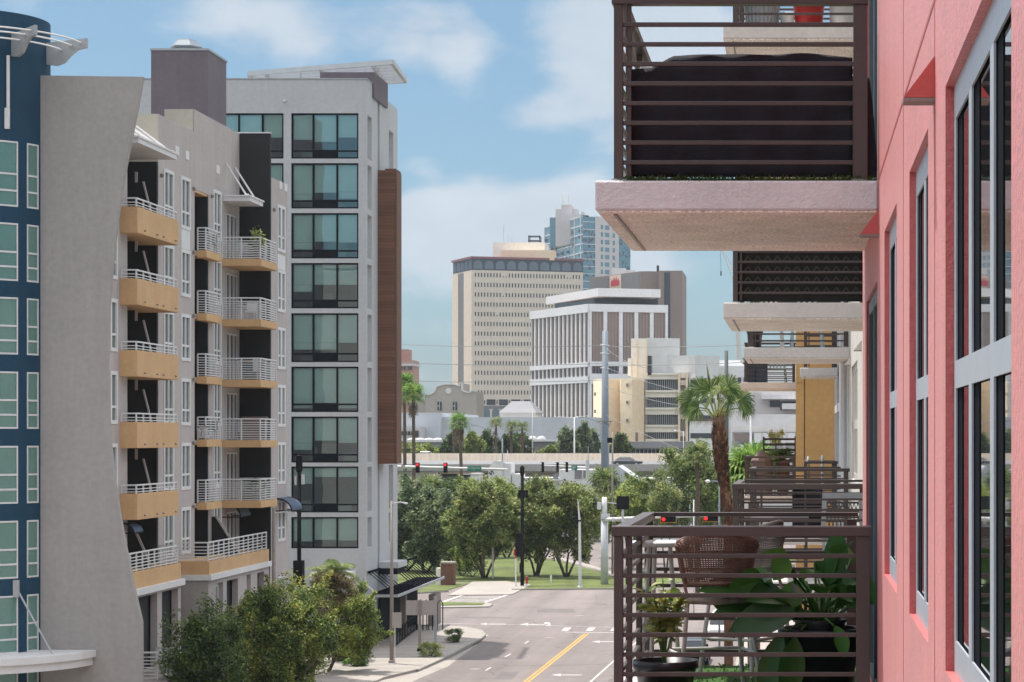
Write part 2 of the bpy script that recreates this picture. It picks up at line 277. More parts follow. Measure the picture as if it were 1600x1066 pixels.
M = dict(
 blue = mat('blue_stucco', C(.004,.043,.083), .8, .12, .5, .25, 30, streak=.1),
 greywall = mat('grey_stucco', C(.315,.295,.280), .85, .05, .35, .35, 18, streak=.09),
 aptwall = mat('taupe_stucco', C(.425,.38,.365), .85, .06, .4, .3, 25, streak=.13),
 beige = mat('beige_stucco', C(.42,.39,.32), .85, .06, .6, .2, 30),
 ochre = mat('ochre_stucco', C(.53,.335,.17), .8, .07, .8, .2, 30, streak=.08),
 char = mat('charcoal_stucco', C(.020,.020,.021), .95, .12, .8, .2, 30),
 purple = mat('purple_grey_stucco', C(.15,.125,.145), .85, .1, .4, .2, 30, streak=.12),
 trim = mat('white_trim', C(.62,.61,.61), .6, .05, 1.5),
 rail = mat('white_rail_paint', C(.60,.60,.60), .45, .04, 2),
 tower = mat('tower_white_panels', C(.44,.445,.45), .75, .05, .3, .1, 20, streak=.06),
 frame = mat('black_window_frame', C(.006,.009,.012), .8, .1, 2, spec=.1),
 blind = mat('roller_blind', C(.86,.88,.86), .9, .05, .8),
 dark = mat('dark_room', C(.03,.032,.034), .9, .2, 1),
 room = mat('office_room', C(.22,.22,.20), .9, .3, .9),
 wood = mat('brown_cladding', C(.13,.058,.032), .65, .12, 1.5),
 navy = mat('navy_canvas', C(.05,.075,.12), .7, .1, 2),
 black = mat('black_paint', C(.008,.008,.010), .8, .1, 3, spec=.12),
 steel = mat('grey_steel', C(.36,.37,.38), .45, .08, 2, metal=.3),
 galv = mat('galvanised_steel', C(.50,.52,.53), .5, .08, 1),
 polegrey = mat('blue_grey_pole', C(.17,.205,.24), .55, .08, .6),
 bronze = mat('bronze_pole', C(.24,.205,.185), .5, .1, 2),
 asphalt = mat('asphalt', C(.178,.150,.140), .9, .10, .12, .5, 8, fine=.08),
 concrete = mat('concrete', C(.30,.268,.24), .9, .10, .35, .4, 20, fine=.08),
 kerb = mat('kerb_concrete', C(.27,.25,.22), .9, .12, 1.2, .3, 20),
 white = mat('road_paint_white', C(.42,.395,.38), .8, .3, 2.5, fine=.3),
 yellow = mat('road_paint_yellow', C(.50,.28,.05), .8, .15, 2.5, fine=.15),
 grass = mat('lawn', C(.092,.115,.028), .95, .45, .35, 1.0, 12, fine=.35),
 turf = mat('green_turf', C(.045,.12,.02), .95, .25, 9, 1, 120, fine=.3),
 bark = mat('bark', C(.10,.075,.055), .95, .25, 3, .8, 20),
 brown = mat('dark_bronze_railing', C(.066,.048,.043), .42, .1, 3, spec=.5),
 slab = mat('painted_slab_edge', C(.50,.45,.44), .42, .08, 1.6, .9, 16, spec=.6),
 soffit = mat('textured_soffit', C(.84,.765,.68), .9, .14, 3.2, 1.0, 70, fine=.42),
 pink = mat('coral_stucco', C(.60,.105,.099), .42, .09, .7, 1.0, 28, spec=.9, streak=.22),
 cream = mat('cream_stucco', C(.60,.56,.50), .7, .06, 1.0, .2, 40),
 orange = mat('orange_stucco', C(.72,.42,.165), .8, .07, .8, .25, 30, streak=.08),
 alu = mat('grey_aluminium', C(.40,.43,.47), .4, .05, 3, spec=.5),
 gasket = mat('black_gasket', C(.006,.008,.011), .9, .1, 3, spec=.05),
 winglass = mirrorglass('window_glass', C(.015,.018,.018), .02, 0.0, .9),
 aptglass = mirrorglass('apartment_glass', C(.10,.135,.135), .06, .03, .6),
 cloth = mat('black_cloth', C(.017,.017,.026), .75, .3, 6, .5, 90),
 wicker = mat('brown_wicker', C(.16,.085,.062), .55, .3, 20),
 wickersun = mat('sunlit_wicker', C(.30,.255,.225), .6, .25, 20),  # sunlight put into the colour: a paler copy of the brown wicker
 pot = mat('black_pot', C(.018,.018,.022), .35, .1, 3),
 soil = mat('soil', C(.03,.02,.015), .95, .3, 20),
 offwhite = mat('off_white_metal', C(.55,.53,.50), .4, .05, 3),
 tan = mat('tan_precast', C(.59,.52,.45), .85, .04, .05),
 tan2 = mat('sunlit_tan_and_sign_panel', C(.64,.53,.44), .85, .04, .05),
 tandark = mat('recess_shade_and_dark_panel', C(.17,.17,.175), .85, .06, .05),
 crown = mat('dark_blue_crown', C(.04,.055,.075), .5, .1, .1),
 crownglass = mat('crown_arch', C(.12,.16,.20), .4, .1, .1),
 maroon = mat('maroon_coping', C(.22,.10,.11), .7, .1, .1),
 peach = mat('peach_precast', C(.68,.54,.40), .85, .05, .08),
 skyglass = mirrorglass('teal_curtain_glass', C(.07,.18,.25), .12, .02, .9),
 skydark = mirrorglass('dark_curtain_glass', C(.02,.04,.06), .1, .02, .8),
 stone = mat('pale_grey_stone', C(.50,.47,.47), .8, .05, .05),
 fin = mat('white_precast_fins', C(.68,.67,.67), .7, .04, .1),
 panel = mat('brown_ribbed_panel', C(.30,.23,.20), .8, .08, .1),
 brick = mat('brown_tower_wall', C(.22,.175,.155), .8, .07, .06),
 ylw = mat('pale_yellow_wall', C(.84,.68,.46), .8, .05, .06),
 ylwd = mat('shaded_yellow_and_joint', C(.74,.58,.40), .8, .05, .06),  # shade of the right-facing bays put into the colour; also the joints
 band = mat('cream_precast', C(.72,.68,.61), .8, .05, .08),
 lgrey = mat('light_grey_panels', C(.55,.55,.54), .8, .05, .05),
 mall = mat('blue_grey_metal_wall', C(.44,.46,.50), .6, .05, .03),
 mission = mat('grey_tan_stucco', C(.34,.31,.28), .85, .06, .08),
 redb = mat('red_brown_brick', C(.36,.19,.15), .85, .08, .1),
 darkroof = mat('dark_grey_roof', C(.20,.20,.21), .8, .12, .2),
 hwy = mat('highway_barrier', C(.78,.68,.56), .85, .08, .12, streak=.25),
 hwyg = mat('highway_girder', C(.30,.29,.28), .85, .1, .2, streak=.15),
 farwin = mirrorglass('far_window', C(.03,.035,.045), .2, .01, .5),
 signgreen = mat('sign_green', C(.0,.17,.12), .5, .05, 2),
 red = mat('red_paint', C(.40,.02,.02), .5, .1, 2),
 sigyellow = mat('signal_yellow', C(.60,.33,.04), .5, .1, 2),
 lamp_red = emis('red_signal_lamp', C(1,.03,.03), 1.1),
 logo = mat('red_logo', C(.45,.03,.06), .6, .1, .2),
 signback = mat('grey_sign_back', C(.36,.32,.30), .5, .05, 2),
 tree_dark = leafmat('dark_leaves', [C(.014,.034,.010), C(.065,.115,.03), C(.20,.26,.07)]),
 tree_olive = leafmat('grey_green_leaves', [C(.025,.05,.024), C(.13,.18,.085), C(.36,.42,.22)]),
 tree_lime = leafmat('fresh_leaves', [C(.03,.065,.014), C(.16,.23,.05), C(.50,.52,.12)]),
 tree_crape = leafmat('crape_leaves', [C(.03,.058,.016), C(.16,.22,.055), C(.46,.45,.18)]),
 palmleaf = leafmat('palm_leaves', [C(0.046,0.124,0.019), C(0.109,0.232,0.031), C(0.310,0.419,0.109)]),
 palmdull = leafmat('dull_palm_leaves', [C(0.046,0.093,0.023), C(0.116,0.171,0.046), C(0.310,0.326,0.124)]),
 plantleaf = leafmat('houseplant_leaves', [C(.025,.085,.018), C(.07,.18,.035), C(.20,.32,.06)], .30, .2),
 plantlime = leafmat('variegated_leaves', [C(0.093,0.155,0.031), C(0.310,0.372,0.109), C(0.589,0.558,0.217)], .4, .3),
 boots = mat('palm_boots', C(.115,.058,.035), .95, .35, 8, .8, 30, fine=.3),
 urban = mat('far_ground', C(.16,.16,.12), .95, .3, .02),
 towerglass = glassmat('tinted_glass', (.86,.955,.93,1), 1.5, .01, .09),
 woodclad = mat('brown_clad_boards', C(.14,.062,.036), .6, .08, 1.0),
 plank = mat('planked_screen', C(.22,.14,.115), .75, .2, 2.5),
 pinkjoint = mat('coral_joint', C(.42,.12,.11), .7, .1, 3),
 coral = mat('deep_coral_metal', C(.52,.10,.09), .5, .06, 3),
 doorgrey = mat('door_frame_grey', C(.13,.15,.17), .45, .1, 2),
 slabpink = mat('glossy_pinkish_slab', C(.61,.595,.60), .32, .08, 1.6, 1.0, 42, spec=.7),
 slab2 = mat('cream_slab', C(.60,.555,.52), .6, .07, 1.6, .5, 16),
 grassblade = leafmat('turf_blades', [C(.03,.06,.012), C(.09,.13,.03)]),
 cushion = mat('pale_cushion', C(.55,.55,.56), .9, .05, 6),
 screen = mat('dark_woven_screen', C(.022,.02,.017), .8, .3, 20),
 zigzag = mat('zigzag_fibre', C(.06,.052,.042), .7, .2, 20),
 covertan = mat('brown_cover', C(.17,.12,.105), .8, .1, 4),
 paleblue = mat('pale_blue_plastic', C(.42,.52,.55), .5, .05, 3),
 navy2 = mat('navy_plastic', C(.02,.05,.12), .4, .1, 3),
 tree_lime2 = leafmat('bright_mixed_leaves', [C(.018,.045,.012), C(.09,.15,.035), C(.24,.32,.08), C(.60,.55,.13)]),
 tree_lime3 = leafmat('feathery_mid_leaves', [C(0.054,0.093,0.028), C(0.132,0.186,0.046), C(0.310,0.341,0.109)]),
 wispy = leafmat('brownish_leaves', [C(0.078,0.054,0.028), C(0.155,0.124,0.054), C(0.264,0.232,0.078)]),
 redb2 = mat('red_brick_pillar', C(.15,.07,.05), .9, .45, 6, .5, 20),
 patch = mat('asphalt_patch', C(.135,.118,.112), .95, .15, .8, .5, 10),
 matt = mat('matt_black_steel', C(.010,.010,.014), 1.0, .1, 3, spec=0.0),
 turretglass = glassmat('teal_tower_glass', (.66,.765,.745,1), 1.2, .02, .03),
 capgrey = mat('sunlit_rail_cap', C(.17,.145,.135), .35, .12, 3, spec=.6),
 bigpalm = leafmat('big_palm_leaves', [C(.03,.07,.014), C(.11,.19,.04), C(.42,.46,.24)]),
 boots2 = leafmat('dry_palm_boots', [C(.035,.016,.010), C(.10,.045,.026), C(.26,.16,.10)], .8, .05),
)
def boards(m, axis, pitch, depth=.6):
    # horizontal board joints: thin dark grooves every pitch metres
    nt = m.node_tree; n, l = NT(nt); p = [q for q in nt.nodes if q.type == 'BSDF_PRINCIPLED'][0]; g = n('NewGeometry'); s_ = n('SeparateXYZ'); l(g.outputs['Position'], s_.inputs[0])
    mo = n('Math', operation='PINGPONG'); l(s_.outputs[axis], mo.inputs[0]); mo.inputs[1].default_value = pitch/2
    mr = n('MapRange'); l(mo.outputs[0], mr.inputs['Value']); mr.inputs['From Max'].default_value = pitch*.09; mr.inputs['To Min'].default_value = 1-depth; mr.inputs['To Max'].default_value = 1
    sn = n('Math', operation='SNAP'); l(s_.outputs[axis], sn.inputs[0]); sn.inputs[1].default_value = pitch; wn = n('TexWhiteNoise'); wn.noise_dimensions = '1D'; l(sn.outputs[0], wn.inputs['W'])
    m2 = n('MapRange'); l(wn.outputs['Value'], m2.inputs['Value']); m2.inputs['To Min'].default_value = .78; m2.inputs['To Max'].default_value = 1.2
    mm = n('Math', operation='MULTIPLY'); l(mr.outputs[0], mm.inputs[0]); l(m2.outputs[0], mm.inputs[1])
    src = p.inputs['Base Color'].links[0].from_socket; v = n('VectorMath', operation='SCALE'); l(src, v.inputs[0]); l(mm.outputs[0], v.inputs['Scale']); l(v.outputs[0], p.inputs['Base Color'])
boards(M['woodclad'], 'Z', .22); boards(M['plank'], 'Y', .16)

for k_ in ('pink',):
    p_ = [q for q in M[k_].node_tree.nodes if q.type == 'BSDF_PRINCIPLED'][0]; p_.inputs['Sheen Weight'].default_value = .165; p_.inputs['Sheen Roughness'].default_value = .45
def wear(m):
    # tyre-darkened lanes along the street, old patches and hairline cracks
    nt = m.node_tree; n, l = NT(nt); p = [q for q in nt.nodes if q.type == 'BSDF_PRINCIPLED'][0]; g = n('NewGeometry')
    mp = n('Mapping'); mp.inputs['Scale'].default_value = (.55,.018,1); l(g.outputs['Position'], mp.inputs[0]); nz = n('TexNoise', i={'Scale': 1.0, 'Detail': 3.0}); l(mp.outputs[0], nz.inputs['Vector'])
    r1 = n('MapRange'); l(nz.outputs['Fac'], r1.inputs['Value']); r1.inputs['From Min'].default_value = .35; r1.inputs['From Max'].default_value = .65; r1.inputs['To Min'].default_value = .84; r1.inputs['To Max'].default_value = 1.08
    wv = n('TexNoise', i={'Scale': .35, 'Detail': 4.0}); l(g.outputs['Position'], wv.inputs['Vector']); av = n('MixRGB'); av.inputs[0].default_value = .55; l(g.outputs['Position'], av.inputs[1]); l(wv.outputs['Color'], av.inputs[2])
    vo = n('TexVoronoi', i={'Scale': .35}); vo.feature = 'DISTANCE_TO_EDGE'; l(av.outputs[0], vo.inputs['Vector'])
    r2 = n('MapRange'); l(vo.outputs['Distance'], r2.inputs['Value']); r2.inputs['From Max'].default_value = .012; r2.inputs['To Min'].default_value = .62; r2.inputs['To Max'].default_value = 1
    mm = n('Math', operation='MULTIPLY'); l(r1.outputs[0], mm.inputs[0]); l(r2.outputs[0], mm.inputs[1])
    src = p.inputs['Base Color'].links[0].from_socket; v = n('VectorMath', operation='SCALE'); l(src, v.inputs[0]); l(mm.outputs[0], v.inputs['Scale']); l(v.outputs[0], p.inputs['Base Color'])
wear(M['asphalt'])
M['bronze2'] = mat('dark_green_pole', C(.075,.09,.08), .7, .1, 1)
# ================================================================ SETTING: ground, roads
def sheet(name, poly, z, m, th=None):
    b = MB()
    if th: b.prism(poly, z-th, z)
    else: b.add([(x, y, z) for x, y in poly], [tuple(range(len(poly)))])
    return struct(b.build(name, m))
sheet('ground', [(-4000,-300),(4000,-300),(4000,8000),(-4000,8000)], 0.0, M['urban'])
# main street + junction, laid out in metres from the survey of the photograph
sheet('road', [(-60,-60),(14,-60),(14,330),(-60,330)], .008, M['asphalt'])
side = [G(700,979),G(725,981),G(748,986),G(757,994),G(745,1003),G(720,1017),G(700,1029),G(652,1050)]
# pavement on the left with its kerb: bulges out at the corner
left_edge = [(-27.0,60),(-27.0,118),G(560,1080),G(600,1062),G(652,1049.5),G(700,1027.5),G(722,1015),G(748,1002),G(757,995),G(752,988.5),G(728,982.5),G(700,980),(-30,168),(-31.5,173),(-60,173)]
left_pave = left_edge + [(-60,60)]
sheet('pavement', left_pave, .15, M['concrete'], .15)
def kerb_line(pts, w=.18, z=.155, name='kerb'):
    b = MB()
    for p, q in zip(pts, pts[1:]):
        d = Vector((q[0]-p[0], q[1]-p[1], 0)).normalized(); nrm = Vector((-d.y, d.x, 0))*w/2
        b.add([(p[0]-nrm.x-d.x*.03, p[1]-nrm.y-d.y*.03, 0),(q[0]-nrm.x, q[1]-nrm.y, 0),(q[0]+nrm.x, q[1]+nrm.y, 0),(p[0]+nrm.x-d.x*.03, p[1]+nrm.y-d.y*.03, 0),
               (p[0]-nrm.x-d.x*.03, p[1]-nrm.y-d.y*.03, z),(q[0]-nrm.x, q[1]-nrm.y, z),(q[0]+nrm.x, q[1]+nrm.y, z),(p[0]+nrm.x-d.x*.03, p[1]+nrm.y-d.y*.03, z)],
              [(3,2,1,0),(4,5,6,7),(0,1,5,4),(1,2,6,5),(2,3,7,6),(3,0,4,7)])
    return struct(b.build(name, M['kerb']))
kerb_line([G(652,1050),G(700,1028),G(722,1015.6),G(748,1002.5),G(757.5,995),G(752,988),G(728,982),G(700,979.5)], z=.158)
# concrete gutter / driveway apron in front of the pavement
sheet('driveway_apron', [G(520,1085),G(600,1063),G(650,1052),G(700,1031),G(722,1018),G(748,1005),G(757,998),G(700,1042),G(652,1062),G(610,1085)], .016, M['concrete'])
# expansion joints of the pavement slabs
b = MB()
for k in range(14):
    y = 136 + k*2.2
    b.box(-27.6, -19.6 if 147 < y < 156 else (-22.5 if y < 156 else -24.5), y, y+.035, .151, .1535)
struct(b.build('pavement_joint', M['bark']))
# far side of the junction: grass verge, path and lawn
sheet('verge', [G(800,921.5),G(1010,920),(2,262),(-60,262),(-60,214),G(655,926),G(700,923),G(738,911),G(706,912),G(700,909.5),G(810,909.5),G(830,915)], .05, M['grass'])
sheet('lawn', [(-60,218.5),G(836,906),G(958,906),G(930,893),G(880,879),G(842,872),(-22,292),(-60,300)], .09, M['grass'])
sheet('path', [G(700,931),G(800,930),G(830,914.5),G(790,909),G(738,910),G(722,920)], .062, M['concrete'])
kerb_line([G(800,922.5),G(1010,921)], .2, .14)
kerb_line([(-60,206),G(655,928),G(700,925.5)], .2, .14)
sheet('side_road', [G(842,872),G(880,879),G(930,893),G(958,902),G(1100,905),G(1150,868),G(1000,845),G(900,845),G(830,850)], .10, M['asphalt'])
b = MB()
for pts in ([G(839,871),G(880,877.5),G(931,891),G(961,901),G(964,898),G(932,887),G(881,874),G(840,868)],):
    b.add([(x,y,.12) for x,y in pts],[tuple(range(len(pts)))])
struct(b.build('kerbside_path', M['concrete']))
# median strip with grass
sheet('median_kerb', [G(684,951),G(765,949.5),G(770,945.5),G(752,942),G(686,942)], .10, M['kerb'], .10)
sheet('median_grass', [G(684,948.5),G(752,947.5),G(758,944.5),G(686,943)], .14, M['grass'])
# ---- painted markings
def paint(name, polys, m, z=.0125):
    b = MB()
    for pl in polys: b.add([(x,y,z) for x,y in pl],[tuple(range(len(pl)))])
    return struct(b.build(name, m))
def strip(u0,v0,u1,v1,w):
    p=Vector(G(u0,v0)); q=Vector(G(u1,v1)); d=(q-p).normalized(); n_=Vector((-d.y,d.x))*w/2
    return [tuple(p-n_),tuple(q-n_),tuple(q+n_),tuple(p+n_)]
wh = [strip(632,1069,700,1035,.13), strip(700,1035,762,992.5,.13), strip(918,1070,958,1034,.13), strip(958,1034,1000,999,.13)]
for u,v,u2,v2 in ((759,1048,767,1043),(789,1027,798,1022),(820,1006,826,1002)): wh.append(strip(u,v,u2,v2,.12))
wh += [strip(686,974.5,850,977.5,.16), strip(850,977.5,960,980.5,.16), strip(884,988,960,989,.3)]
for u in (877,915,953): wh.append([G(u,986),G(u+10,986),G(u+16,981),G(u+5,981)])
# crosswalk ladder across the side street
wh += [strip(684,943.5,728,928.5,.35), strip(752,943,801,927,.35)]
for k in range(6):
    t = k/5
    wh.append(strip(700+30*t, 941.5-11.5*t, 757+36*t, 941-11.5*t, .42))
# turn arrows
def arrow(u, v, su, sv, flip=1):
    pts = [(0,0),(0.3,-.8),(0.3,-.2),(1,-.2),(1,.2),(0.3,.2),(0.3,.8)]
    return [G(u+flip*p[0]*su, v+p[1]*sv) for p in pts]
wh += [arrow(862,1055,48,2.6), arrow(925,1003,40,2.2), arrow(748,975.5,42,2.2), arrow(812,976,44,2.4), strip(854.5,973,857,978.5,.4)]
paint('road_marking', wh, M['white'])
paint('centre_line', [strip(815,1069,914,990.5,.12), strip(821.5,1069,919,990.5,.12)], M['yellow'])
# right-hand pavement, kerb and parking lane seen through the near railing
sheet('pavement_right', [(-3.6,60),(0.6,60),(0.6,215),(-3.6,215)], .15, M['concrete'], .15)
kerb_line([(-3.7,60),(-3.7,215)], .2, .158)
pk = [strip(1165,1066,1180,1030,.12)]
for y in (150,156,162,168,174): pk.append([(-6.4,y),(-3.9,y),(-3.9,y+.14),(-6.4,y+.14)])
pk.append([(-6.5,120),(-6.36,120),(-6.36,200),(-6.5,200)])
paint('parking_marking', pk, M['white'])
for u, v, lab in ((858,997,'round iron manhole cover in the middle lane'),(742,1046,'iron manhole cover near the left kerb line'),(905,962,'iron manhole cover in the junction')):
    x_, y_ = G(u, v); o_ = MB().lathe((x_,y_,.0105),[(.36,0),(.36,.006),(.02,.006)],16).build('manhole_cover', M['bronze']); tag(o_, lab, 'manhole cover')
def patch(pts): return struct(MB().add([(x,y,.0102) for x,y in pts],[tuple(range(len(pts)))]).build('road_patch', M['patch']))
patch([G(770,1062),G(800,1062),G(812,1050),G(784,1050)]); patch([G(840,957),G(900,958),G(896,952),G(838,951)]); patch([G(720,966),G(800,967),G(798,964.5),G(722,963.5)])
# ================================================================ TURRET (blue) with sun ring and canopy
TB = (-34.7, 96.6)
tb = thing('round_tower', 'dark blue round stucco tower with stacked teal windows in white frames', 'tower', (TB[0],TB[1],0))
RT = 3.2
def A(u, _=0):
    lo_, hi_ = -1.2, 1.5
    for _i in range(40):
        m_ = (lo_+hi_)/2; uu = VX+F*(TB[0]+RT*sin(m_))/(TB[1]-RT*cos(m_))
        if uu < u: lo_ = m_
        else: hi_ = m_
    return lo_
a_in = (A(-30), A(28)); a_out = (A(42), A(60, 96.2))
ztops = [Z(217,93.8)] + [Z(v,93.8) for v in (346,463,580,697,815,933,1050)]
zbots = [Z(320,93.8)] + [Z(v,93.8) for v in (437,553,670,788,906,1024,1141)]
cols = [(-2.6,-2.1),(-1.6,-1.15),(-.75,a_in[0]-.25),(a_in[0],a_in[1]),(a_out[0],a_out[1]),(1.75,2.05),(2.3,2.6)]
b = MB()
b.arcbox(TB, RT-.3, RT, -pi, pi, ztops[0], Z(12,93.5), 72)
zz = Z(12,93.5)
for i in range(8):
    zl = ztops[i+1] if i < 7 else 0
    b.arcbox(TB, RT-.3, RT, -pi, pi, zl, zbots[i], 72)
edges = [-pi] + [a for c in cols for a in c] + [pi]
for k in range(0, len(edges), 2):
    if edges[k+1] - edges[k] > .01:
        for i in range(8): b.arcbox(TB, RT-.3, RT, edges[k], edges[k+1], zbots[i], ztops[i], max(2, int((edges[k+1]-edges[k])*12)))
b.build('wall', M['blue'], tb)
MB().arcbox(TB, 0.02, RT-.3, -pi, pi, zz-.9, zz-.6, 36).build('roof', M['darkroof'], tb)
b = MB(); b.arcbox(TB, .02, RT-1.0, -pi, pi, 0, zz-1, 24); b.build('core', M['dark'], tb)
for i in range(8):
    z0, z1 = zbots[i], ztops[i]; h = z1-z0
    for a0, a1 in cols:
        fr = MB(); t = .06/RT; nn = 5
        fr.arcbox(TB, RT-.16, RT+.012, a0, a0+t, z0, z1, 1).arcbox(TB, RT-.16, RT+.012, a1-t, a1, z0, z1, 1)
        fr.arcbox(TB, RT-.16, RT+.012, a0+t, a1-t, z1-.07, z1, nn).arcbox(TB, RT-.16, RT+.012, a0+t, a1-t, z0, z0+.07, nn)
        for q in (.245, .50): fr.arcbox(TB, RT-.10, RT+.006, a0+t, a1-t, z0+h*q-.04, z0+h*q+.04, nn)
        wf = fr.build('window', M['trim'], tb)
        MB().arcbox(TB, RT-.03, RT-.02, a0+t, a1-t, z0+.07, z1-.07, nn).build('pane', M['turretglass'], wf)
        MB().arcbox(TB, RT-.055, RT-.045, a0, a1, z0, z1, nn).build('blind', M['blind'], wf)
# sun ring (three hoops on wing-shaped fins) at the head of the tower
sr = MB(); zr = Z(44, 92.5)
for dr, dz in ((1.45,.10),(1.05,-.02),(.62,-.20)):
    pts = [(TB[0]+(RT+dr)*sin(a), TB[1]-(RT+dr)*cos(a), zr+dz) for a in np.linspace(-1.9,1.62,30)]
    sr.tube(pts, .038, 6)
ring = sr.build('sunshade', M['trim'], tb)
for a in (-1.3,-.35,.10,.88,1.58):
    fb = MB(); prof = [(0,.10),(1.72,.30),(1.72,-.10),(1.35,-.18),(1.05,-.42),(.8,-.72),(.45,-.85),(0,-.80)]
    d = Vector((sin(a), -cos(a), 0)); s_ = Vector((cos(a), sin(a), 0))*.07
    vs = []
    for sg in (-1, 1):
        for r, z in prof: p = Vector((TB[0],TB[1],zr)) + d*(RT+r-.02) + s_*sg; vs.append((p.x,p.y,zr+z))
    m_ = len(prof)
    fb.add(vs, [tuple(range(m_))[::-1], tuple(range(m_,2*m_))] + [(i,(i+1)%m_,(i+1)%m_+m_,i+m_) for i in range(m_)])
    fb.build('fin', M['steel'], ring)
a = .80; p = Vector((TB[0]+(RT+.10)*sin(a), TB[1]-(RT+.10)*cos(a), 0))
MB().tube([(p.x,p.y,zr-.8),(p.x,p.y,zr-3.4)], .07, 8).box(p.x-.13,p.x+.05,p.y-.05,p.y+.08,zr-3.8,zr-2.95).build('downpipe', M['trim'], ring)
# entrance canopy ring with stays
zc = Z(1030, 92)
cb = MB(); cb.arcbox(TB, RT-.25, RT+2.3, -1.6, 1.75, zc-.28, zc, 40); cb.arcbox(TB, RT-.25, RT+2.15, -1.6, 1.73, zc-.62, zc-.28, 40)
cn = cb.build('canopy', M['trim'], tb)
for a, rr in ((.42,1.75),(.93,1.75)):
    p0 = (TB[0]+(RT+.04)*sin(a), TB[1]-(RT+.04)*cos(a), Z(922,93.8)); p1 = (TB[0]+(RT+1.6)*sin(a+.13), TB[1]-(RT+1.6)*cos(a+.13), zc)
    MB().tube([p0,p1], .04, 6).box(p0[0]-.12,p0[0]+.12,p0[1]-.12,p0[1]+.02,p0[2]-.35,p0[2]+.35).build('stay', M['steel'], cn)
# ================================================================ CURVED-EDGE SCREEN WALL
YW = 95.98
prof = [(62,118),(223,120),(216,160),(208,200),(200,240),(192,285),(185,330),(179,380),(174,430),(170,480),(168,530),(167.5,580),(168.5,630),(172,690),(178,745),(186,800),(196,855),(208,915),(221,972),(222,1080),(222,1205),(62,1205)]
poly = [(X(u,YW), Z(v,YW)) for u, v in prof]
poly = [(x, max(z, 0)) for x, z in poly]
sw = MB().yprism(poly[::-1], YW, YW+.30).build('screen_wall', M['greywall'])
tag(sw, 'tall grey stucco screen wall with a sweeping concave right edge beside the blue tower', 'wall')
# ================================================================ APARTMENT BLOCK (left)
ap = thing('apartment_building', 'taupe apartment block with ochre balconies and white railings on the left side of the street', 'building', (-32,108,0))
FP = -29.1
def slidedz(k): return -3.055*k
wb = MB()
TOP = 28.5
# window openings in the main plane: (y0,y1) -> hole list
def wz(k): return (23.75, 26.05) if k == 0 else (20.55-3.055*(k-1), 22.6-3.055*(k-1))
holes = []
for k in range(6):
    z0, z1 = wz(k); holes += [(105.75,107.25,z0,z1),(108.7,110.2,z0,z1),(114.7,116.1,z0,z1)]
for k in range(6):
    zf = 22.80-3.055*k
    holes.append((111.1,113.7,zf,zf+2.95)); holes.append((117.35,119.75,zf,zf+2.45))
wb.holes((FP,0),(0,1),(1,0),104.8,120.0,7.2,TOP,[h for h in holes if h[3] < TOP and h[2] > 7.2],.14)
wb.holes((FP,0),(0,1),(1,0),110.9,120.0,TOP,29.6,[],.14)
wb.quad((FP,104.8,7.2),(-38,104.8,7.2),(-38,104.8,TOP),(FP,104.8,TOP))
wb.quad((FP,104.8,TOP),(FP-.25,104.8,TOP),(FP-.25,110.9,TOP),(FP,110.9,TOP))
wb.build('wall', M['aptwall'], ap)
MB().box(-30.5,-29.12,110.9,111.15,TOP-1.2,29.58).build('parapet', M['beige'], ap)
MB().box(-38,-29.11,104.77,104.797,26.31,28.48).build('end_wall', M['beige'], ap)
MB().box(-42,-29.4,105.1,120,27.3,27.5).box(-42,-28.9,96.4,99,27.2,27.4).build('roof', M['darkroof'], ap)
# core behind the recesses
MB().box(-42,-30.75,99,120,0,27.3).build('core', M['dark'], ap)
MB().box(-43,-35.5,96.9,104.75,0,27.6).box(-43,-42.02,104.75,124,0,27.6).build('rear_wall', M['aptwall'], ap)
# nearest strip of facade
sb = MB(); hs = []
for k in range(6):
    z0, z1 = wz(k); hs.append((96.7,97.5,z0,z1))
sb.holes((-28.85,0),(0,1),(1,0),96.35,99.1,0,27.9,hs,.14); sb.quad((-28.85,99.1,0),(-31,99.1,0),(-31,99.1,27.9),(-28.85,99.1,27.9))
sb.build('side_wall', M['aptwall'], ap)
def sash(parent, x, y0, y1, z0, z1, name='window', small=.31, double=True):
    """white framed tall window in a plane facing +X; two sashes with small lights below"""
    f = MB(); t = .07
    f.box(x,x+.09,y0-.09,y0+t,z0-.09,z1+.09).box(x,x+.09,y1-t,y1+.09,z0-.09,z1+.09).box(x,x+.09,y0+t,y1-t,z1-t,z1+.09).box(x,x+.09,y0+t,y1-t,z0-.09,z0+t)
    if double: f.box(x,x+.07,(y0+y1)/2-.06,(y0+y1)/2+.06,z0+t,z1-t)
    zt = z0+(z1-z0)*small
    if double: f.box(x,x+.06,y0+t,(y0+y1)/2-.06,zt-.05,zt+.05).box(x,x+.06,(y0+y1)/2+.06,y1-t,zt-.05,zt+.05)
    else: f.box(x,x+.06,y0+t,y1-t,zt-.05,zt+.05)
    o = f.build(name, M['trim'], parent)
    MB().box(x-.02,x-.005,y0,y1,z0,z1).build('pane', M['aptglass'], o)
    return o
for k in range(6):
    z0, z1 = wz(k)
    for y0, y1 in ((105.75,107.25),(108.7,110.2),(114.7,116.1)):
        if z0 > 7.3: sash(ap, FP-.05, y0, y1, z0, z1)
    sash(ap, -28.90, 96.7, 97.5, z0, z1, double=False)
MB().box(FP-.02,FP+.015,108.68,110.22,22.72,23.64).build('spandrel_panel', M['trim'], ap)
